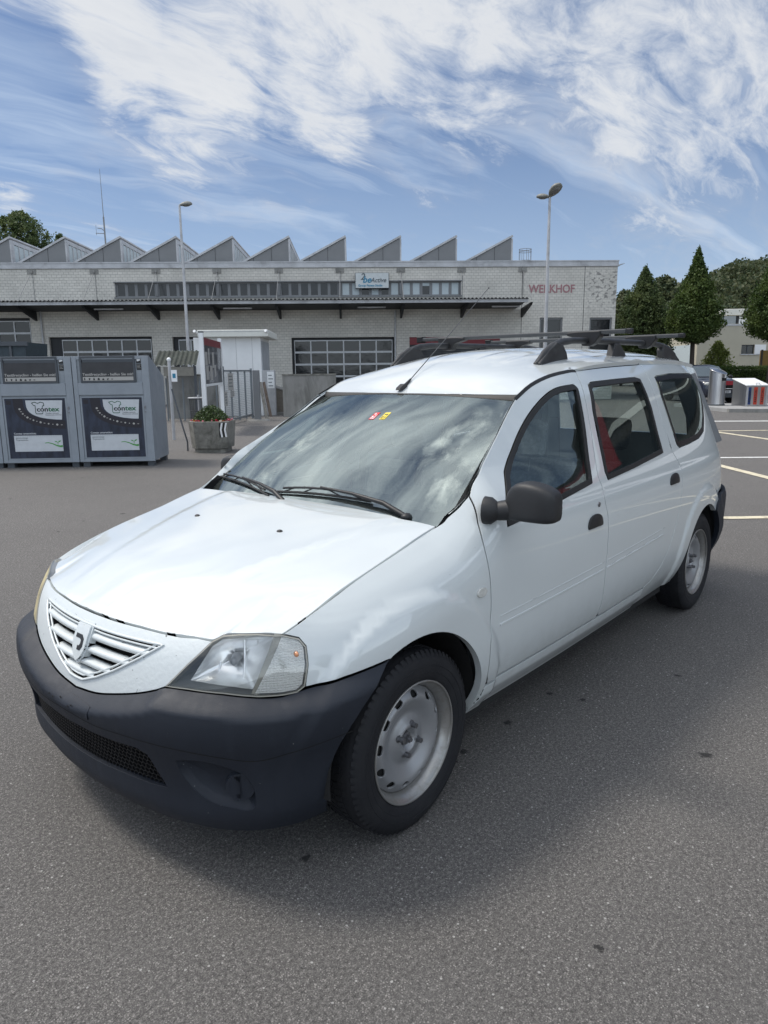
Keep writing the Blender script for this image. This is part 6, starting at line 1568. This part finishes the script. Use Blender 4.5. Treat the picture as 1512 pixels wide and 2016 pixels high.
for k,(pa,pb,lb) in enumerate((((526,826),(512,752),'longest grey plank leaning on the gate column'),((533,820),(519,752),'brown plank leaning on the cabinet, right of the grey plank'))):
    g0=yg(*pa); y1=float(g0[1])+.30; t1=yp(*pb,y1); P0=Vector((0,0,0)); P1=Vector((float(t1[0]-g0[0]),.30,float(t1[2])))
    r=yroot('leaning_plank',float(g0[0]),float(g0[1]),lb,'plank',group='planks leaning by the gate'); d=(P1-P0).normalized(); s=d.cross(Vector((0,1,0))).normalized(); n=s.cross(d)
    q=[P0-s*.05,P0+s*.05,P1+s*.05,P1-s*.05]; th=n*.03; mb=MB(); mb.add(q+[v+th for v in q],[(0,1,2,3),(7,6,5,4),(0,4,5,1),(1,5,6,2),(2,6,7,3),(3,7,4,0)]); mb.build('plank_board',mat('weathered_timber',((.22,.21,.19),(.13,.10,.08))[k],.85,var=.3,vscale=12),r)
# wire fence left of the notice board, with lean-to roof behind it
fx0=float(yp(330,800,-12.2)[0]); fx1=float(yp(428,800,-12.2)[0]); FN=yroot('wire_fence',fx0,-12.2,'low wire mesh fence between the clothes containers and the notice board','fence')
L_=fx1-fx0; mb=MB()
for k in range(4): x=L_*k/3; mb.cyl((x,0,0),(x,0,1.35),.025,n=8)
mb.build('fence_posts',M['mesh'],FN); mb=MB(); k=0
while .06+k*.07<1.32: mb.cyl((0,0,.06+k*.07),(L_,0,.06+k*.07),.003,n=4,cap=False); k+=1
k=0
while k*.07<L_: mb.cyl((k*.07,0,.05),(k*.07,0,1.33),.0025,n=4,cap=False); k+=1
mb.build('wire_mesh',M['mesh'],FN)
LY=-12.6 ; q0=yp(300,704,LY); q1=yp(366,704,LY); LT=yroot('lean_to_roof',float(q0[0]),LY+1.2,'small corrugated sheet roof on posts behind the right-hand clothes container','lean-to'); zA=float(yp(340,719,LY)[2]); zB=float(yp(320,691,LY+1.8)[2]); L_=float(q1[0]-q0[0])+.3
co=[];fa=[];N=int(L_/.03)
for i in range(N+1):
    x=L_*i/N; h=.022*math.sin(2*math.pi*x/.15); co+=[(x,-1.2,zA+h),(x-.25,.6,zB+h)]
for i in range(N): fa.append((2*i,2*i+2,2*i+3,2*i+1))
mb=MB(); mb.add(co,fa); mb.build('corrugated_sheet',mat('mossy_corrugated_sheet',(.030,.036,.028),.85,var=.5,vscale=3),LT)
mb=MB()
for x in (.1,L_-.1):
    pass
for x in (.1,L_-.12): mb=MB(); mb.box(x,x+.08,-1.1,-1.02,0,zA-.03); mb.build('lean_to_post',M['bdark'],LT)
mb=MB(); mb.box(.3,L_-.1,-1.15,-1.12,zA-.33,zA-.05); mb.build('lean_to_board',mat('weathered_board',(.20,.19,.165),.85,var=.15),LT)
# litter bin of wire beneath the notice board
lb=yg(392,852); LB=yroot('litter_bin',float(lb[0])-.05,float(lb[1])+.2,'round dark wire litter bin beside the left post of the notice board','litter bin')
mb=MB(); 
for z in (.25,.55,.85): mb.tube([(.19*math.cos(q),.19*math.sin(q),z) for q in np.linspace(0,2*math.pi,25)],.008,5,cap=False)
for k in range(24): q=2*math.pi*k/24; mb.cyl((.17*math.cos(q),.17*math.sin(q),.2),(.19*math.cos(q),.19*math.sin(q),.86),.004,n=4,cap=False)
mb.build('bin_basket',M['canopy'],LB); mb=MB(); mb.tube([(.21*math.cos(q),.21*math.sin(q),.88) for q in np.linspace(0,2*math.pi,25)],.016,8,cap=False); mb.cyl((0,.2,0),(0,.2,.95),.03,n=10); mb.build('bin_rim',M['zinc'],LB)
# white-capped post and leaning pole by the containers
ph=yg(343,866); PH=yroot('capped_post',float(ph[0]),float(ph[1]),'slim grey post with a round white cap and small sign behind the right-hand container','post'); hz=float(yp(327,709,float(ph[1]))[2]); xo=float(yp(327,709,float(ph[1]))[0]-ph[0])
mb=MB(); mb.cyl((0,0,0),(0,0,hz),.035,n=12); mb.build('post_tube',M['zinc'],PH); mb=MB(); mb.sphere((0,0,hz+.01),.05,14,8); mb.build('post_cap',M['whitep'],PH)
mb=MB(); mb.box(.04,.17,-.05,-.04,hz-.48,hz-.22); mb.build('small_sign',M['swhite'],PH); mb=MB(); mb.box(.07,.14,-.053,-.0505,hz-.40,hz-.30); mb.build('sign_symbol',M['tblue'],[c for c in PH.children if c.name.startswith('small_sign')][0])
lp0=yg(370,888); lpt=yp(338,766,float(lp0[1])+.35); LPo=yroot('leaning_pole',float(lp0[0]),float(lp0[1]),'dark slim metal pole leaning towards the side of the clothes container','pole')
mb=MB(); Pt=(float(lpt[0]-lp0[0]),.35,float(lpt[2])); mb.tube([(0,0,0),(0,0.01,.18),(Pt[0]*.45,Pt[1]*.45,Pt[2]*.52),Pt],.016,8); mb.build('pole_tube',M['bdark'],LPo)
# ================================================================== RIGHT SIDE: BINS, CAR, HEDGE, HOUSE
def onpave(px_,py_): return yg(px_,py_,.12)
M['inox']=mat('brushed_steel',(.50,.50,.51),.28,metal=1.0,var=.12,vscale=3,stretch=(12,12,.5))
b0=onpave(1409,798); BN=yroot('steel_waste_hopper',float(b0[0]),float(b0[1]),'tall brushed steel waste hopper with a slanted round lid and dark slot','waste hopper',z=.119)
D_=float(-(35.58)-b0[1])*-1; sc_=D_/1412.0
rB=15.5*sc_*1.0; hB=float(yp(1409,724,float(b0[1]))[2])-.12
mb=MB(); N=40; vs=[]; 
for k in range(N): a=2*math.pi*k/N; vs.append((rB*math.cos(a),rB*math.sin(a),0))
for k in range(N): a=2*math.pi*k/N; vs.append((rB*math.cos(a),rB*math.sin(a),hB-.12+.13*(math.sin(a)*.8-math.cos(a)*.5)))
mb.add(vs,[(k,(k+1)%N,N+(k+1)%N,N+k) for k in range(N)],0,True); mb.build('hopper_drum',M['inox'],BN)
mb=MB(); c_=(0,0,hB-.06); v2=[tuple(Vector(v)*1.0) for v in vs[N:]]; mb.add([c_]+[(v[0]*1.03,v[1]*1.03,v[2]+.012) for v in v2],[(0,1+k,1+(k+1)%N) for k in range(N)],0,True); mb.tube([(v[0]*1.02,v[1]*1.02,v[2]+.004) for v in v2+v2[:1]],.016,6,cap=False); mb.build('hopper_lid',M['inox'],BN)
mb=MB(); n=12
for k in range(n):
    a0=R(-88+55*k/n); a1=R(-88+55*(k+1)/n); rr=rB+.006; mb.add([(rr*math.cos(a0),rr*math.sin(a0),hB*.655),(rr*math.cos(a1),rr*math.sin(a1),hB*.655),(rr*math.cos(a1),rr*math.sin(a1),hB*.735),(rr*math.cos(a0),rr*math.sin(a0),hB*.735)],[(0,1,2,3)])
mb.build('hopper_slot',M['dark'],BN); mb=MB(); mb.cyl((0,0,-.0),(0,0,.05),rB+.02,rB+.02,32); mb.build('hopper_base',M['bdark'],BN)
r0=onpave(1467,800); RX=yroot('recycling_box',float(r0[0]),float(r0[1]),'low steel recycling box with a white lid and blue and orange printed strips','recycling box',z=.119)
D2=float(35.58+r0[1]); s2=D2/1412.0; Wb=43*s2; Hb=float(yp(1480,760,float(r0[1]))[2])-.12; Dp=.95
prof=[(0,0),(Dp,0),(Dp,Hb+.22),(0,Hb)]
mb=MB(); mb.prism(prof,'x',0,Wb); mb.build('box_body',M['inox'],RX)
mb=MB(); mb.prism([(-.04,Hb+.002),(Dp+.02,Hb+.23),(Dp+.02,Hb+.27),(-.04,Hb+.04)],'x',-.04,Wb+.04); bevel_mod(mb.build('box_lid',M['whitep'],RX),.012,2); LD=RX.children[-1]
mb=MB(); mb.tube([(Wb*.42,-.03,Hb+.04),(Wb*.42,-.0,Hb+.10),(Wb*.60,-.0,Hb+.10),(Wb*.60,-.03,Hb+.04)],.012,6); mb.build('lid_handle',M['zinc'],LD)
for u,w,m,txt in ((.09,.14,mat('blue_strip',(.01,.04,.16),.4),'PAPIER'),(.36,.17,mat('orange_strip',(.50,.055,.03),.4),'KARTON'),(.68,.17,None,'KARTON')):
    m=m or bpy.data.materials['orange_strip']; mb=MB(); mb.box(Wb*u,Wb*(u+w),-.006,-.001,.06,Hb-.04); mb.build('printed_strip',m,RX); ps=RX.children[-1]
    ps=[c for c in RX.children if c.name.startswith('printed_strip')][-1]
    t=text_mesh('strip_text',txt,Wb*w*.85,M['pblack'],ps,(Wb*(u+w*.82),-.008,.14),(R(90),R(-90),0),.002,bold=.003); L=max(t.dimensions.x,t.dimensions.y,.01); t.scale=((Hb-.28)/max(t.dimensions.x,.01),1,1)
for u in (.0,.94): mb=MB(); mb.box(Wb*u,Wb*u+.07,-.012,-.001,0,Hb-.01); mb.build('corner_post',M['zinc'],RX)
# dark SUV parked facing the camera
sv=yg(1424,795); SV=yroot('parked_suv',float(sv[0]),float(sv[1])+.1,'dark blue SUV parked nose-on behind the steel hopper and recycling box','car')
M['suv']=mat('dark_blue_paint',(.010,.014,.030),.3,coat=1); M['suvg']=mat('suv_glass',(.05,.07,.08),.04,coat=1,spec=.8)
def loft(secs,n,name,m,parent,sm=True):
    """sections: (y, halfwidth, zbottom, ztop, roundness)"""
    co=[];fa=[]
    for (y,hw,z0_,z1_,e) in secs:
        for k in range(n):
            a=2*math.pi*(k+.5)/n; c,s=math.cos(a),math.sin(a); ex=abs(c)**e*(1 if c>0 else -1); ez_=abs(s)**e*(1 if s>0 else -1); co.append((hw*ex,y,(z0_+z1_)/2+(z1_-z0_)/2*ez_))
    for i in range(len(secs)-1):
        for k in range(n): fa.append((i*n+k,(i+1)*n+k,(i+1)*n+(k+1)%n,i*n+(k+1)%n))
    fa.append(tuple(range(n))); fa.append(tuple((len(secs)-1)*n+k for k in range(n))[::-1]); return mesh_obj(name,co,fa,m,parent,sm)
loft([(-.10,.78,.32,.80,.35),(.0,.86,.26,.93,.30),(.15,.89,.25,1.0,.28),(.95,.90,.25,1.06,.25),(1.2,.90,.25,1.08,.25),(3.9,.90,.26,1.10,.25),(4.3,.86,.30,1.06,.3)],28,'suv_body',M['suv'],SV)
loft([(1.15,.80,1.0,1.09,.35),(1.75,.68,1.0,1.56,.40),(2.1,.66,1.0,1.62,.40),(3.6,.66,1.0,1.60,.40),(4.2,.76,1.0,1.12,.4)],28,'suv_cabin',M['suv'],SV)
mb=MB(); mb.add([(-.72,1.19,1.10),(.72,1.19,1.10),(.58,1.70,1.525),(-.58,1.70,1.525)],[(0,1,2,3)]); mb.v=[(v[0],v[1]-.035,v[2]+.018) for v in mb.v]; mb.build('suv_windscreen',M['suvg'],SV)
mb=MB(); mb.box(-.52,.52,-.12,-.08,.60,.86); mb.build('suv_grille',M['dark'],SV); gr=[c for c in SV.children if 'grille' in c.name][0]
mb=MB(); mb.tube([(-.52,-.13,.84),(-.12,-.13,.84),(-.06,-.13,.78),(.06,-.13,.78),(.12,-.13,.84),(.52,-.13,.84)],.018,8); mb.tube([(-.54,-.13,.80),(-.42,-.13,.62),(.42,-.13,.62),(.54,-.13,.80)],.016,8); mb.build('grille_chrome',M['chrome'],gr)
mb=MB(); mb.sphere((0,-.14,.80),.055,14,8,sc=(1.3,.4,.8)); mb.build('suv_badge',M['tblue'],gr)
for s in (1,-1):
    mb=MB(); mb.sphere((s*.69,-.03,.82),.15,14,8,sc=(1.05,.5,.55)); mb.build('suv_headlight',M['greylens'],SV)
    for y in (.85,3.45): mb=MB(); mb.lathe([(.0,.12),(.2,.12),(.21,.10),(.30,.10),(.33,.06),(.335,-.06),(.30,-.10)],'x',28,o=(0,0,0)); mb.v=[(s*v[0]+s*.76,v[1]+y,v[2]+.335) for v in mb.v]; mb.build('suv_wheel',M['tyre'],SV)
    mb=MB(); mb.sphere((s*.98,1.35,1.10),.11,12,8,sc=(1,.6,.75)); mb.build('suv_mirror',M['black'],SV)
mb=MB(); mb.box(-.26,.26,-.135,-.125,.44,.55); mb.build('number_plate',M['pwhite'],SV); NP=[c for c in SV.children if 'number_plate' in c.name][0]
text_mesh('plate_text','LU 137 260',.085,M['pblack'],NP,(-.23,-.138,.465),(R(90),0,0),.002)
mb=MB(); mb.box(-.70,.70,-.12,-.06,.26,.42); mb.build('suv_bumper',M['bdark'],SV)
br=yp(1440,757,float(sv[1])-.9); BR=yroot('barrier_board',float(br[0]),float(sv[1])-.9,'low red and white barrier board standing in front of the SUV','barrier')  # added board standing in for a red and white reflection in the bonnet
zbr=float(br[2]); mb=MB(); mb.box(-.55,.45,-.02,.02,zbr-.02,zbr+.14); mb.build('barrier_plank',mat('barrier_red',(.30,.02,.03),.5),BR); mb=MB(); mb.box(-.55,-.32,-.024,-.0205,zbr-.015,zbr+.135); mb.build('barrier_white_end',M['swhite'],[c for c in BR.children][0])
for x in (-.5,.4): mb=MB(); mb.box(x-.02,x+.02,.021,.05,0,zbr+.1); mb.build('barrier_leg',M['zinc'],BR)
# ---------------- vegetation
def m_leaf(name,col,col2,rough=.6):
    m=bpy.data.materials.new(name); m.use_nodes=True; T=NT(m.node_tree); p=T.n['Principled BSDF']; V=T.new('ShaderNodeTexCoord').outputs['Object']
    n=T.noise(V,1.1,4,.6); n2=T.noise(V,14,2,.5); c=T.mix(T.maprange(n,.35,.65,0,1),col,col2); q=T.new('ShaderNodeVectorMath'); q.operation='SCALE'; T.put(q.inputs[0],c); T.put(q.inputs['Scale'],T.maprange(n2,.3,.7,.6,1.45)); T.put(p.inputs['Base Color'],q.outputs[0]); p.inputs['Roughness'].default_value=rough
    p.inputs['Specular IOR Level'].default_value=.3
    tr=T.new('ShaderNodeBsdfTranslucent'); T.put(tr.inputs[0],T.vmath('SCALE',q.outputs[0],sc=1.3)); mx=T.new('ShaderNodeMixShader'); mx.inputs[0].default_value=.30; out=T.n['Material Output']; T.l.new(p.outputs[0],mx.inputs[1]); T.l.new(tr.outputs[0],mx.inputs[2]); T.l.new(mx.outputs[0],out.inputs[0]); return m
M['leafA']=m_leaf('hornbeam_leaf',(.032,.060,.014),(.085,.118,.030)); M['leafB']=m_leaf('dark_leaf',(.045,.075,.028),(.10,.125,.045)); M['leafC']=m_leaf('light_leaf',(.10,.14,.03),(.17,.19,.05)); M['leafH']=m_leaf('hill_leaf',(.038,.062,.030),(.095,.100,.045)); M['leafHg']=m_leaf('hedge_leaf',(.035,.065,.012),(.075,.11,.025)); M['bark']=mat('bark',(.05,.042,.034),.9,var=.3,vscale=15)
def leaves_mesh(centers,size,rnd,name,m,parent,ratio=.6):
    """many small leaf faces as one mesh, built with numpy"""
    n=len(centers); C_=np.array(centers); g=np.random.RandomState(rnd)
    d=g.normal(size=(n,3)); d/=np.linalg.norm(d,axis=1)[:,None]; t=g.normal(size=(n,3)); a=np.cross(d,t); a/=np.linalg.norm(a,axis=1)[:,None]; b=np.cross(d,a); s=size*g.uniform(.6,1.4,size=(n,1))
    V=np.stack([C_-b*s*.5,C_+a*s*.5*ratio,C_+b*s*.5,C_-a*s*.5*ratio],1).reshape(-1,3)
    me=bpy.data.meshes.new(name); me.vertices.add(4*n); me.vertices.foreach_set('co',V.astype(np.float32).ravel()); me.loops.add(4*n); me.loops.foreach_set('vertex_index',np.arange(4*n,dtype=np.int32)); me.polygons.add(n); me.polygons.foreach_set('loop_start',np.arange(0,4*n,4,dtype=np.int32)); me.polygons.foreach_set('loop_total',np.full(n,4,dtype=np.int32)); me.materials.append(m); me.update(calc_edges=True)
    o=bpy.data.objects.new(name,me); o.parent=parent; link(o); return o
def crown_points(prof,h0,h1,R0,n,seed,clump=.32,lobes=60,shell=.25):
    """points clumped round limb ends inside an outline; prof: list of (t,r) 0 bottom .. 1 top"""
    g=np.random.RandomState(seed); ts=[q[0] for q in prof]; rs=[q[1] for q in prof]; pts=[]
    L=[]
    for i in range(lobes):
        t=g.uniform(0,1)**1.25; r=np.interp(t,ts,rs)*R0*g.uniform(shell,1.0); a=g.uniform(0,2*math.pi); L.append((r*math.cos(a),r*math.sin(a),h0+(h1-h0)*t,clump*g.uniform(.6,1.35)*(1.0-.72*t)))
    L=np.array(L); per=n//lobes
    for x,y,z,c in L:
        u=g.normal(size=(per,3)); u/=np.linalg.norm(u,axis=1)[:,None]; rr=g.uniform(.35,1.0,size=(per,1))**.7
        pts.append(np.array([x,y,z])+u*rr*np.array([c,c,c*.75]))
    tt=g.uniform(0,1,size=int(n*.55))**1.2; rr_=np.interp(tt,ts,rs)*R0*np.sqrt(g.uniform(0.05,1.0,size=len(tt)))*g.normal(1.0,.15,size=len(tt)); aa=g.uniform(0,2*math.pi,size=len(tt))
    pts.append(np.stack([rr_*np.cos(aa),rr_*np.sin(aa),h0+(h1-h0)*tt+g.normal(0,.06,size=len(tt))],1))
    P=np.concatenate(pts); P[:,2]+=.10*np.abs(g.normal(size=len(P)))*(g.uniform(size=len(P))<.2); return P,L
def tree(x,y,h0,h1,R0,prof,label,n=14000,seed=1,size=.10,m='leafA',lobes=90,clump=.42,name='tree',trunk_r=.11,cat='tree',group=None,z=0):
    r=yroot(name,x,y,label,cat,group,z=z); P,L=crown_points(prof,h0,h1,R0,n,seed,clump,lobes)
    mb=MB(); mb.tube([(0,0,0),(.03,0,h0*.5),(0,.02,h0),(0,0,(h0+h1)/2),(0,0,h1-.3)],[trunk_r*1.3,trunk_r,trunk_r*.9,trunk_r*.55,trunk_r*.12],9)
    g=random.Random(seed)
    for (lx,ly,lz,c) in L[:36]:
        zb_=max(h0*.9,lz-.5-.35*math.hypot(lx,ly)); mb.tube([(0,0,zb_),(lx*.5,ly*.5,(zb_+lz)/2+.05),(lx,ly,lz)],[trunk_r*.34,trunk_r*.2,trunk_r*.06],5,cap=False)
    mb.build('trunk',M['bark'],r); leaves_mesh(P,size,seed,'crown',M[m],r); return r
cone=[(0,.55),(.12,.95),(.28,1.0),(.5,.70),(.75,.33),(.90,.12),(1,.02)]
def at(px_,py_,Y): q=yp(px_,py_,Y); return float(q[0]),float(q[2])
TY=1.5
x,_=at(1362,700,TY); _,zt_=at(1365,494,TY); _,zb_=at(1362,668,TY); w_=(at(1420,640,TY)[0]-at(1305,640,TY)[0])/2
tree(x,TY,zb_,zt_,w_*.86,cone,'dark green conical tree whose crown stands between the depot and the cream house',n=34000,seed=5,size=.115,lobes=300,clump=.33,group='conical trees beside the depot',trunk_r=.12)
x,_=at(1262,700,4.5); _,zt_=at(1255,530,4.5); _,zb_=at(1262,690,4.5); w_=(at(1312,640,4.5)[0]-at(1205,640,4.5)[0])/2
tree(x,4.5,zb_-1.0,zt_,w_*1.05,[(0,.8),(.2,1),(.45,.92),(.7,.6),(.88,.25),(1,.04)],'greyish green tree with a feathery tip, right beside the depot corner',n=34000,seed=8,size=.115,m='leafB',lobes=300,clump=.36,group='conical trees beside the depot')
x,_=at(1517,700,.5); _,zt_=at(1515,478,.5); _,zb_=at(1517,662,.5); w_=(at(1575,640,.5)[0]-at(1458,640,.5)[0])/2
tree(x,.5,zb_,zt_,w_*.86,cone,'dark green conical tree cut off by the right edge of the photo',n=34000,seed=13,size=.115,lobes=300,clump=.33,group='conical trees beside the depot')
x,_=at(45,500,31); _,zt_=at(45,418,31); tree(x,31,zt_-5.2,zt_,2.6,[(0,.5),(.3,.95),(.6,1),(.85,.6),(1,.15)],'broad-leaved tree rising behind the saw-tooth roof at the left',n=16000,seed=21,size=.20,lobes=130,clump=.55,m='leafB')
x,_=at(122,500,31); _,zt_=at(122,462,31); tree(x,31,zt_-2.5,zt_,.9,[(0,.5),(.5,1),(1,.2)],'tip of a small tree just showing above the roof, right of the broad-leaved tree',n=1600,seed=22,size=.18,lobes=16,clump=.4,m='leafB')
# bright shrub and hedge
SY=2.4; x,_=at(1409,735,SY); _,zt_=at(1417,680,SY); tree(x,SY,.5,zt_+.1,.95,[(0,.9),(.35,1),(.7,.6),(1,.15)],'light yellow-green shrub in front of the cream house',n=9000,seed=31,size=.11,lobes=60,clump=.30,m='leafC',name='shrub',trunk_r=.03,cat='shrub')
HY=1.0; x0,_=at(1380,740,HY); x1=x0+12; _,zh=at(1470,724,HY); HG=yroot('hedge',x0,HY,'clipped green hedge behind the recycling box','hedge')
g_=np.random.RandomState(4); n=26000; P=np.stack([g_.uniform(0,12,n),g_.uniform(0,1.0,n),g_.uniform(0,1,n)*zh],1); P[:,2]+=.04*np.sin(P[:,0]*3.1)+g_.normal(0,.03,n); P[::2,1]=g_.uniform(-.06,.10,len(P[::2])); P[1::4,2]=zh+g_.normal(0,.05,len(P[1::4])); leaves_mesh(P,.085,4,'hedge_leaves',M['leafHg'],HG)
mb=MB(); mb.box(.1,11.9,.12,.9,0,zh-.12); mb.build('hedge_core',mat('hedge_shade',(.012,.020,.006),.95),HG)
ox,_=at(1497,700,3.2); OW=yroot('ochre_fence',ox,3.2,'short ochre board fence at the right edge, above the hedge','fence'); _,zo=at(1500,690,3.2); mb=MB(); mb.box(0,6,0,.06,0,zo); mb.build('fence_panel',mat('ochre_board',(.20,.12,.025),.7,var=.15,vscale=6),OW)
mb=MB(); 
for k in range(4): mb=MB(); mb.box(.02+k*1.9,.12+k*1.9,-.04,-.001,0,zo+.04); mb.build('fence_post',M['bark'],OW)
# cream house
HX,_=at(1372,690,12.0); HOU=yroot('cream_house',HX,12.0,'flat-roofed cream rendered house behind the conical trees','house',rot=R(-6))
M['render']=mat('cream_render',(.40,.375,.30),.9,var=.05,vscale=1.5); M['fasc']=mat('pale_fascia',(.62,.61,.55),.6)
_,zw=at(1440,641,12.0); zw+=.1
_,wz0=at(1470,697,12.0); _,wz1=at(1470,679,12.0); wx0=at(1455,690,12.0)[0]-HX; wx1=at(1479,690,12.0)[0]-HX; wx2=at(1500,690,12)[0]-HX
wall_holes(0,14,0,zw,[(wx0,wx1,wz0,wz1)],0,.25,M['render'],'house_wall',HOU)
mb=MB(); mb.add([(0,0,0),(0,10,0),(0,10,zw),(0,0,zw)],[(0,3,2,1)]); mb.add([(0,0,zw),(14,0,zw),(14,10,zw),(0,10,zw)],[(0,1,2,3)]); mb.build('side_wall',M['render'],HOU)
mb=MB(); mb.box(wx0,wx1,.12,.16,wz0,wz1); mb.build('house_window',M['pane'],HOU); hw=[c for c in HOU.children if 'house_window' in c.name][0]
mb=MB(); mb.box(wx0,wx0+.05,.08,.119,wz0,wz1); mb.box((wx0+wx1)/2-.03,(wx0+wx1)/2+.03,.08,.119,wz0,wz1); mb.box(wx0,wx1,.081,.118,wz1-.05,wz1+.0); mb.build('window_frame',M['bdark'],hw)
mb=MB(); mb.box(wx0-.05,wx2,-.06,-.002,wz0-.06,wz0-.002); mb.build('window_sill',M['alu'],hw)
mb=MB(); mb.box(wx1+.01,wx2,-.05,-.002,wz0,wz1); mb.build('sliding_shutter',M['whitep'],HOU)
_,sz_=at(1340,705,12.0); 
mb=MB(); mb.box(-.03,-.002,1.0,6.5,1.2,3.0); mb.build('side_window',M['blind'],HOU)
ax0=at(1418,640,13.0)[0]-HX; ax1=ax0+7; _,az1=at(1445,609,13.0)
mb=MB(); mb.box(ax0,ax1,1.2,7,zw+.002,az1-.42); mb.build('attic_glazing',M['suvg'],HOU)
mb=MB(); mb.box(ax0-.25,ax1,.9,7.2,az1-.419,az1); bevel_mod(mb.build('attic_roof',M['fasc'],HOU),.03,2)
mb=MB(); mb.box(ax0+.9,ax0+1.05,1.15,1.199,zw+.003,az1-.42); mb.build('attic_mullion',M['darkm'],HOU); mb=MB(); mb.box(ax0+1.06,ax0+3.5,1.14,1.198,zw+.003,az1-.5); mb.build('attic_shutter',M['whitep'],HOU)
mb=MB(); mb.box(-.2,14.1,-.08,10.1,zw-.10,zw+.001) if False else mb.box(ax0-.3,14,-.03,-.002,zw-.12,zw-.02); mb.build('roof_edge',M['alu'],HOU)
# low annex at the left of the house (white framed window front)
# hill with its wood
def hill():
    mb=MB(); co=[];fa=[]; nx,ny=40,14
    prof=[(1150,640),(1250,600),(1300,575),(1345,560),(1390,547),(1440,522),(1475,524),(1512,512),(1600,490),(1750,470),(1900,500)]
    D=170.0
    for i in range(nx+1):
        px_=1150+750*i/nx; py_=np.interp(px_,[p[0] for p in prof],[p[1] for p in prof])+40
        top=yp(px_,py_,D)
        for j in range(ny+1):
            t=j/ny; Y=90+(D-90)*t; s=yp(px_,700,Y); co.append((float(s[0]),Y,max(-1,(float(top[2]))*math.sin(t*math.pi/2)**1.2)))
    for i in range(nx):
        for j in range(ny): a=i*(ny+1)+j; fa.append((a,a+ny+1,a+ny+2,a+1))
    return co,fa
co,fa=hill(); HR=yroot('hill',0,0,None,None); tag(HR,kind='structure'); mesh_obj('hill_slope',co,fa,mat('wooded_ground',(.015,.022,.010),.95),HR,True)
g_=np.random.RandomState(9); C=np.array(co).reshape(41,15,3); P=[]
for k in range(620):
    i=g_.uniform(0,39.9); j=g_.uniform(1,13.9); a,b=int(i),int(j); fa_,fb=i-a,j-b
    c=(C[a,b]*(1-fa_)*(1-fb)+C[a+1,b]*fa_*(1-fb)+C[a,b+1]*(1-fa_)*fb+C[a+1,b+1]*fa_*fb); r=g_.uniform(2.2,4.2)
    m=260; u=g_.normal(size=(m,3)); u/=np.linalg.norm(u,axis=1)[:,None]; u[:,2]=np.abs(u[:,2]); P.append(c+np.array([0,0,r*.5])+u*np.array([r,r,r*1.1])*g_.uniform(.75,1.05,size=(m,1)))
wood=leaves_mesh(np.concatenate(P),.75,9,'forest',M['leafH'],None,.8); wood.location=from_y(0,0); wood.rotation_euler=(0,0,YA); tag(wood,kind='stuff')
# nearer dark broad-leaved trees between the depot corner and the hill
for k,(px_,pt,wd,Y,lab) in enumerate(((1300,548,52,22,'dark broad crown seen between the feathery tree and the tall conical tree'),(1225,575,40,26,'dark crown close to the depot corner, behind the feathery tree'),(1340,560,45,24,'dark crown partly hidden behind the tall conical tree'))):
    x,_=at(px_,700,Y); _,zt_=at(px_,pt,Y); w_=wd*(Y+35.58)/1412; tree(x,Y,1.0,zt_,w_,[(0,.9),(.4,1),(.75,.8),(1,.3)],lab,n=9000,seed=40+k,size=.30,m='leafH',lobes=60,clump=.85,group='dark trees behind the depot')
# ================================================================== THINGS BEHIND THE CAMERA (seen only as reflections)
q_=to_y((-19.5,11.5,0)); OB=yroot('opposite_hall',float(q_[0]),float(q_[1]),'dark three-storey hall across the yard, outside the photo','building',rot=R(60)-YA)
mb=MB(); mb.box(-14,11,0,8,0,8.4); mb.build('hall_walls',mat('dark_hall_render',(.055,.052,.05),.8,var=.1),OB)
for k,(z0_,z1_,m_) in enumerate(((1.0,2.2,'pane'),(2.75,3.35,'whitep'),(3.8,5.0,'pane'),(5.5,5.75,'fasc'),(6.2,7.4,'pane'))): mb=MB(); mb.box(-13.6,10.6,-.06,-.002,z0_,z1_); mb.build('hall_window_band' if m_=='pane' else 'hall_light_band',M[m_],OB)
for x0_,x1_ in ((-3.5,-.5),(.8,3.2)): mb=MB(); mb.box(x0_,x1_,-.12,-.07,4.1,7.8); mb.build('hall_red_panel',bpy.data.materials['barrier_red'],OB)
mb=MB(); mb.box(-2.3,-1.7,-.16,-.125,4.9,7.0); mb.build('hall_white_stripe',M['swhite'],OB)
mb=MB(); mb.box(-14.3,11.3,-.8,8.2,8.402,8.65); mb.build('hall_roof_edge',M['canopy'],OB)
q_=to_y((-26,5.5,0)); tree(float(q_[0]),float(q_[1]),1.2,8.0,2.6,[(0,.6),(.3,1),(.7,.8),(1,.2)],'leafy tree outside the photo, beside the dark hall',n=5000,seed=70,size=.25,lobes=60,clump=.8,group='trees behind the photographer')
for k,(x,y) in enumerate(((4,-52),(-6,-56),(14,-50))):
    tree(x,y,1.6,7.2,2.2,[(0,.6),(.3,1),(.7,.8),(1,.2)],('leafy tree outside the photo, straight behind the photographer','leafy tree outside the photo, farthest behind the photographer','leafy tree outside the photo, behind the photographer to the right')[k],n=3500,seed=60+k,size=.22,lobes=50,clump=.7,group='trees behind the photographer')
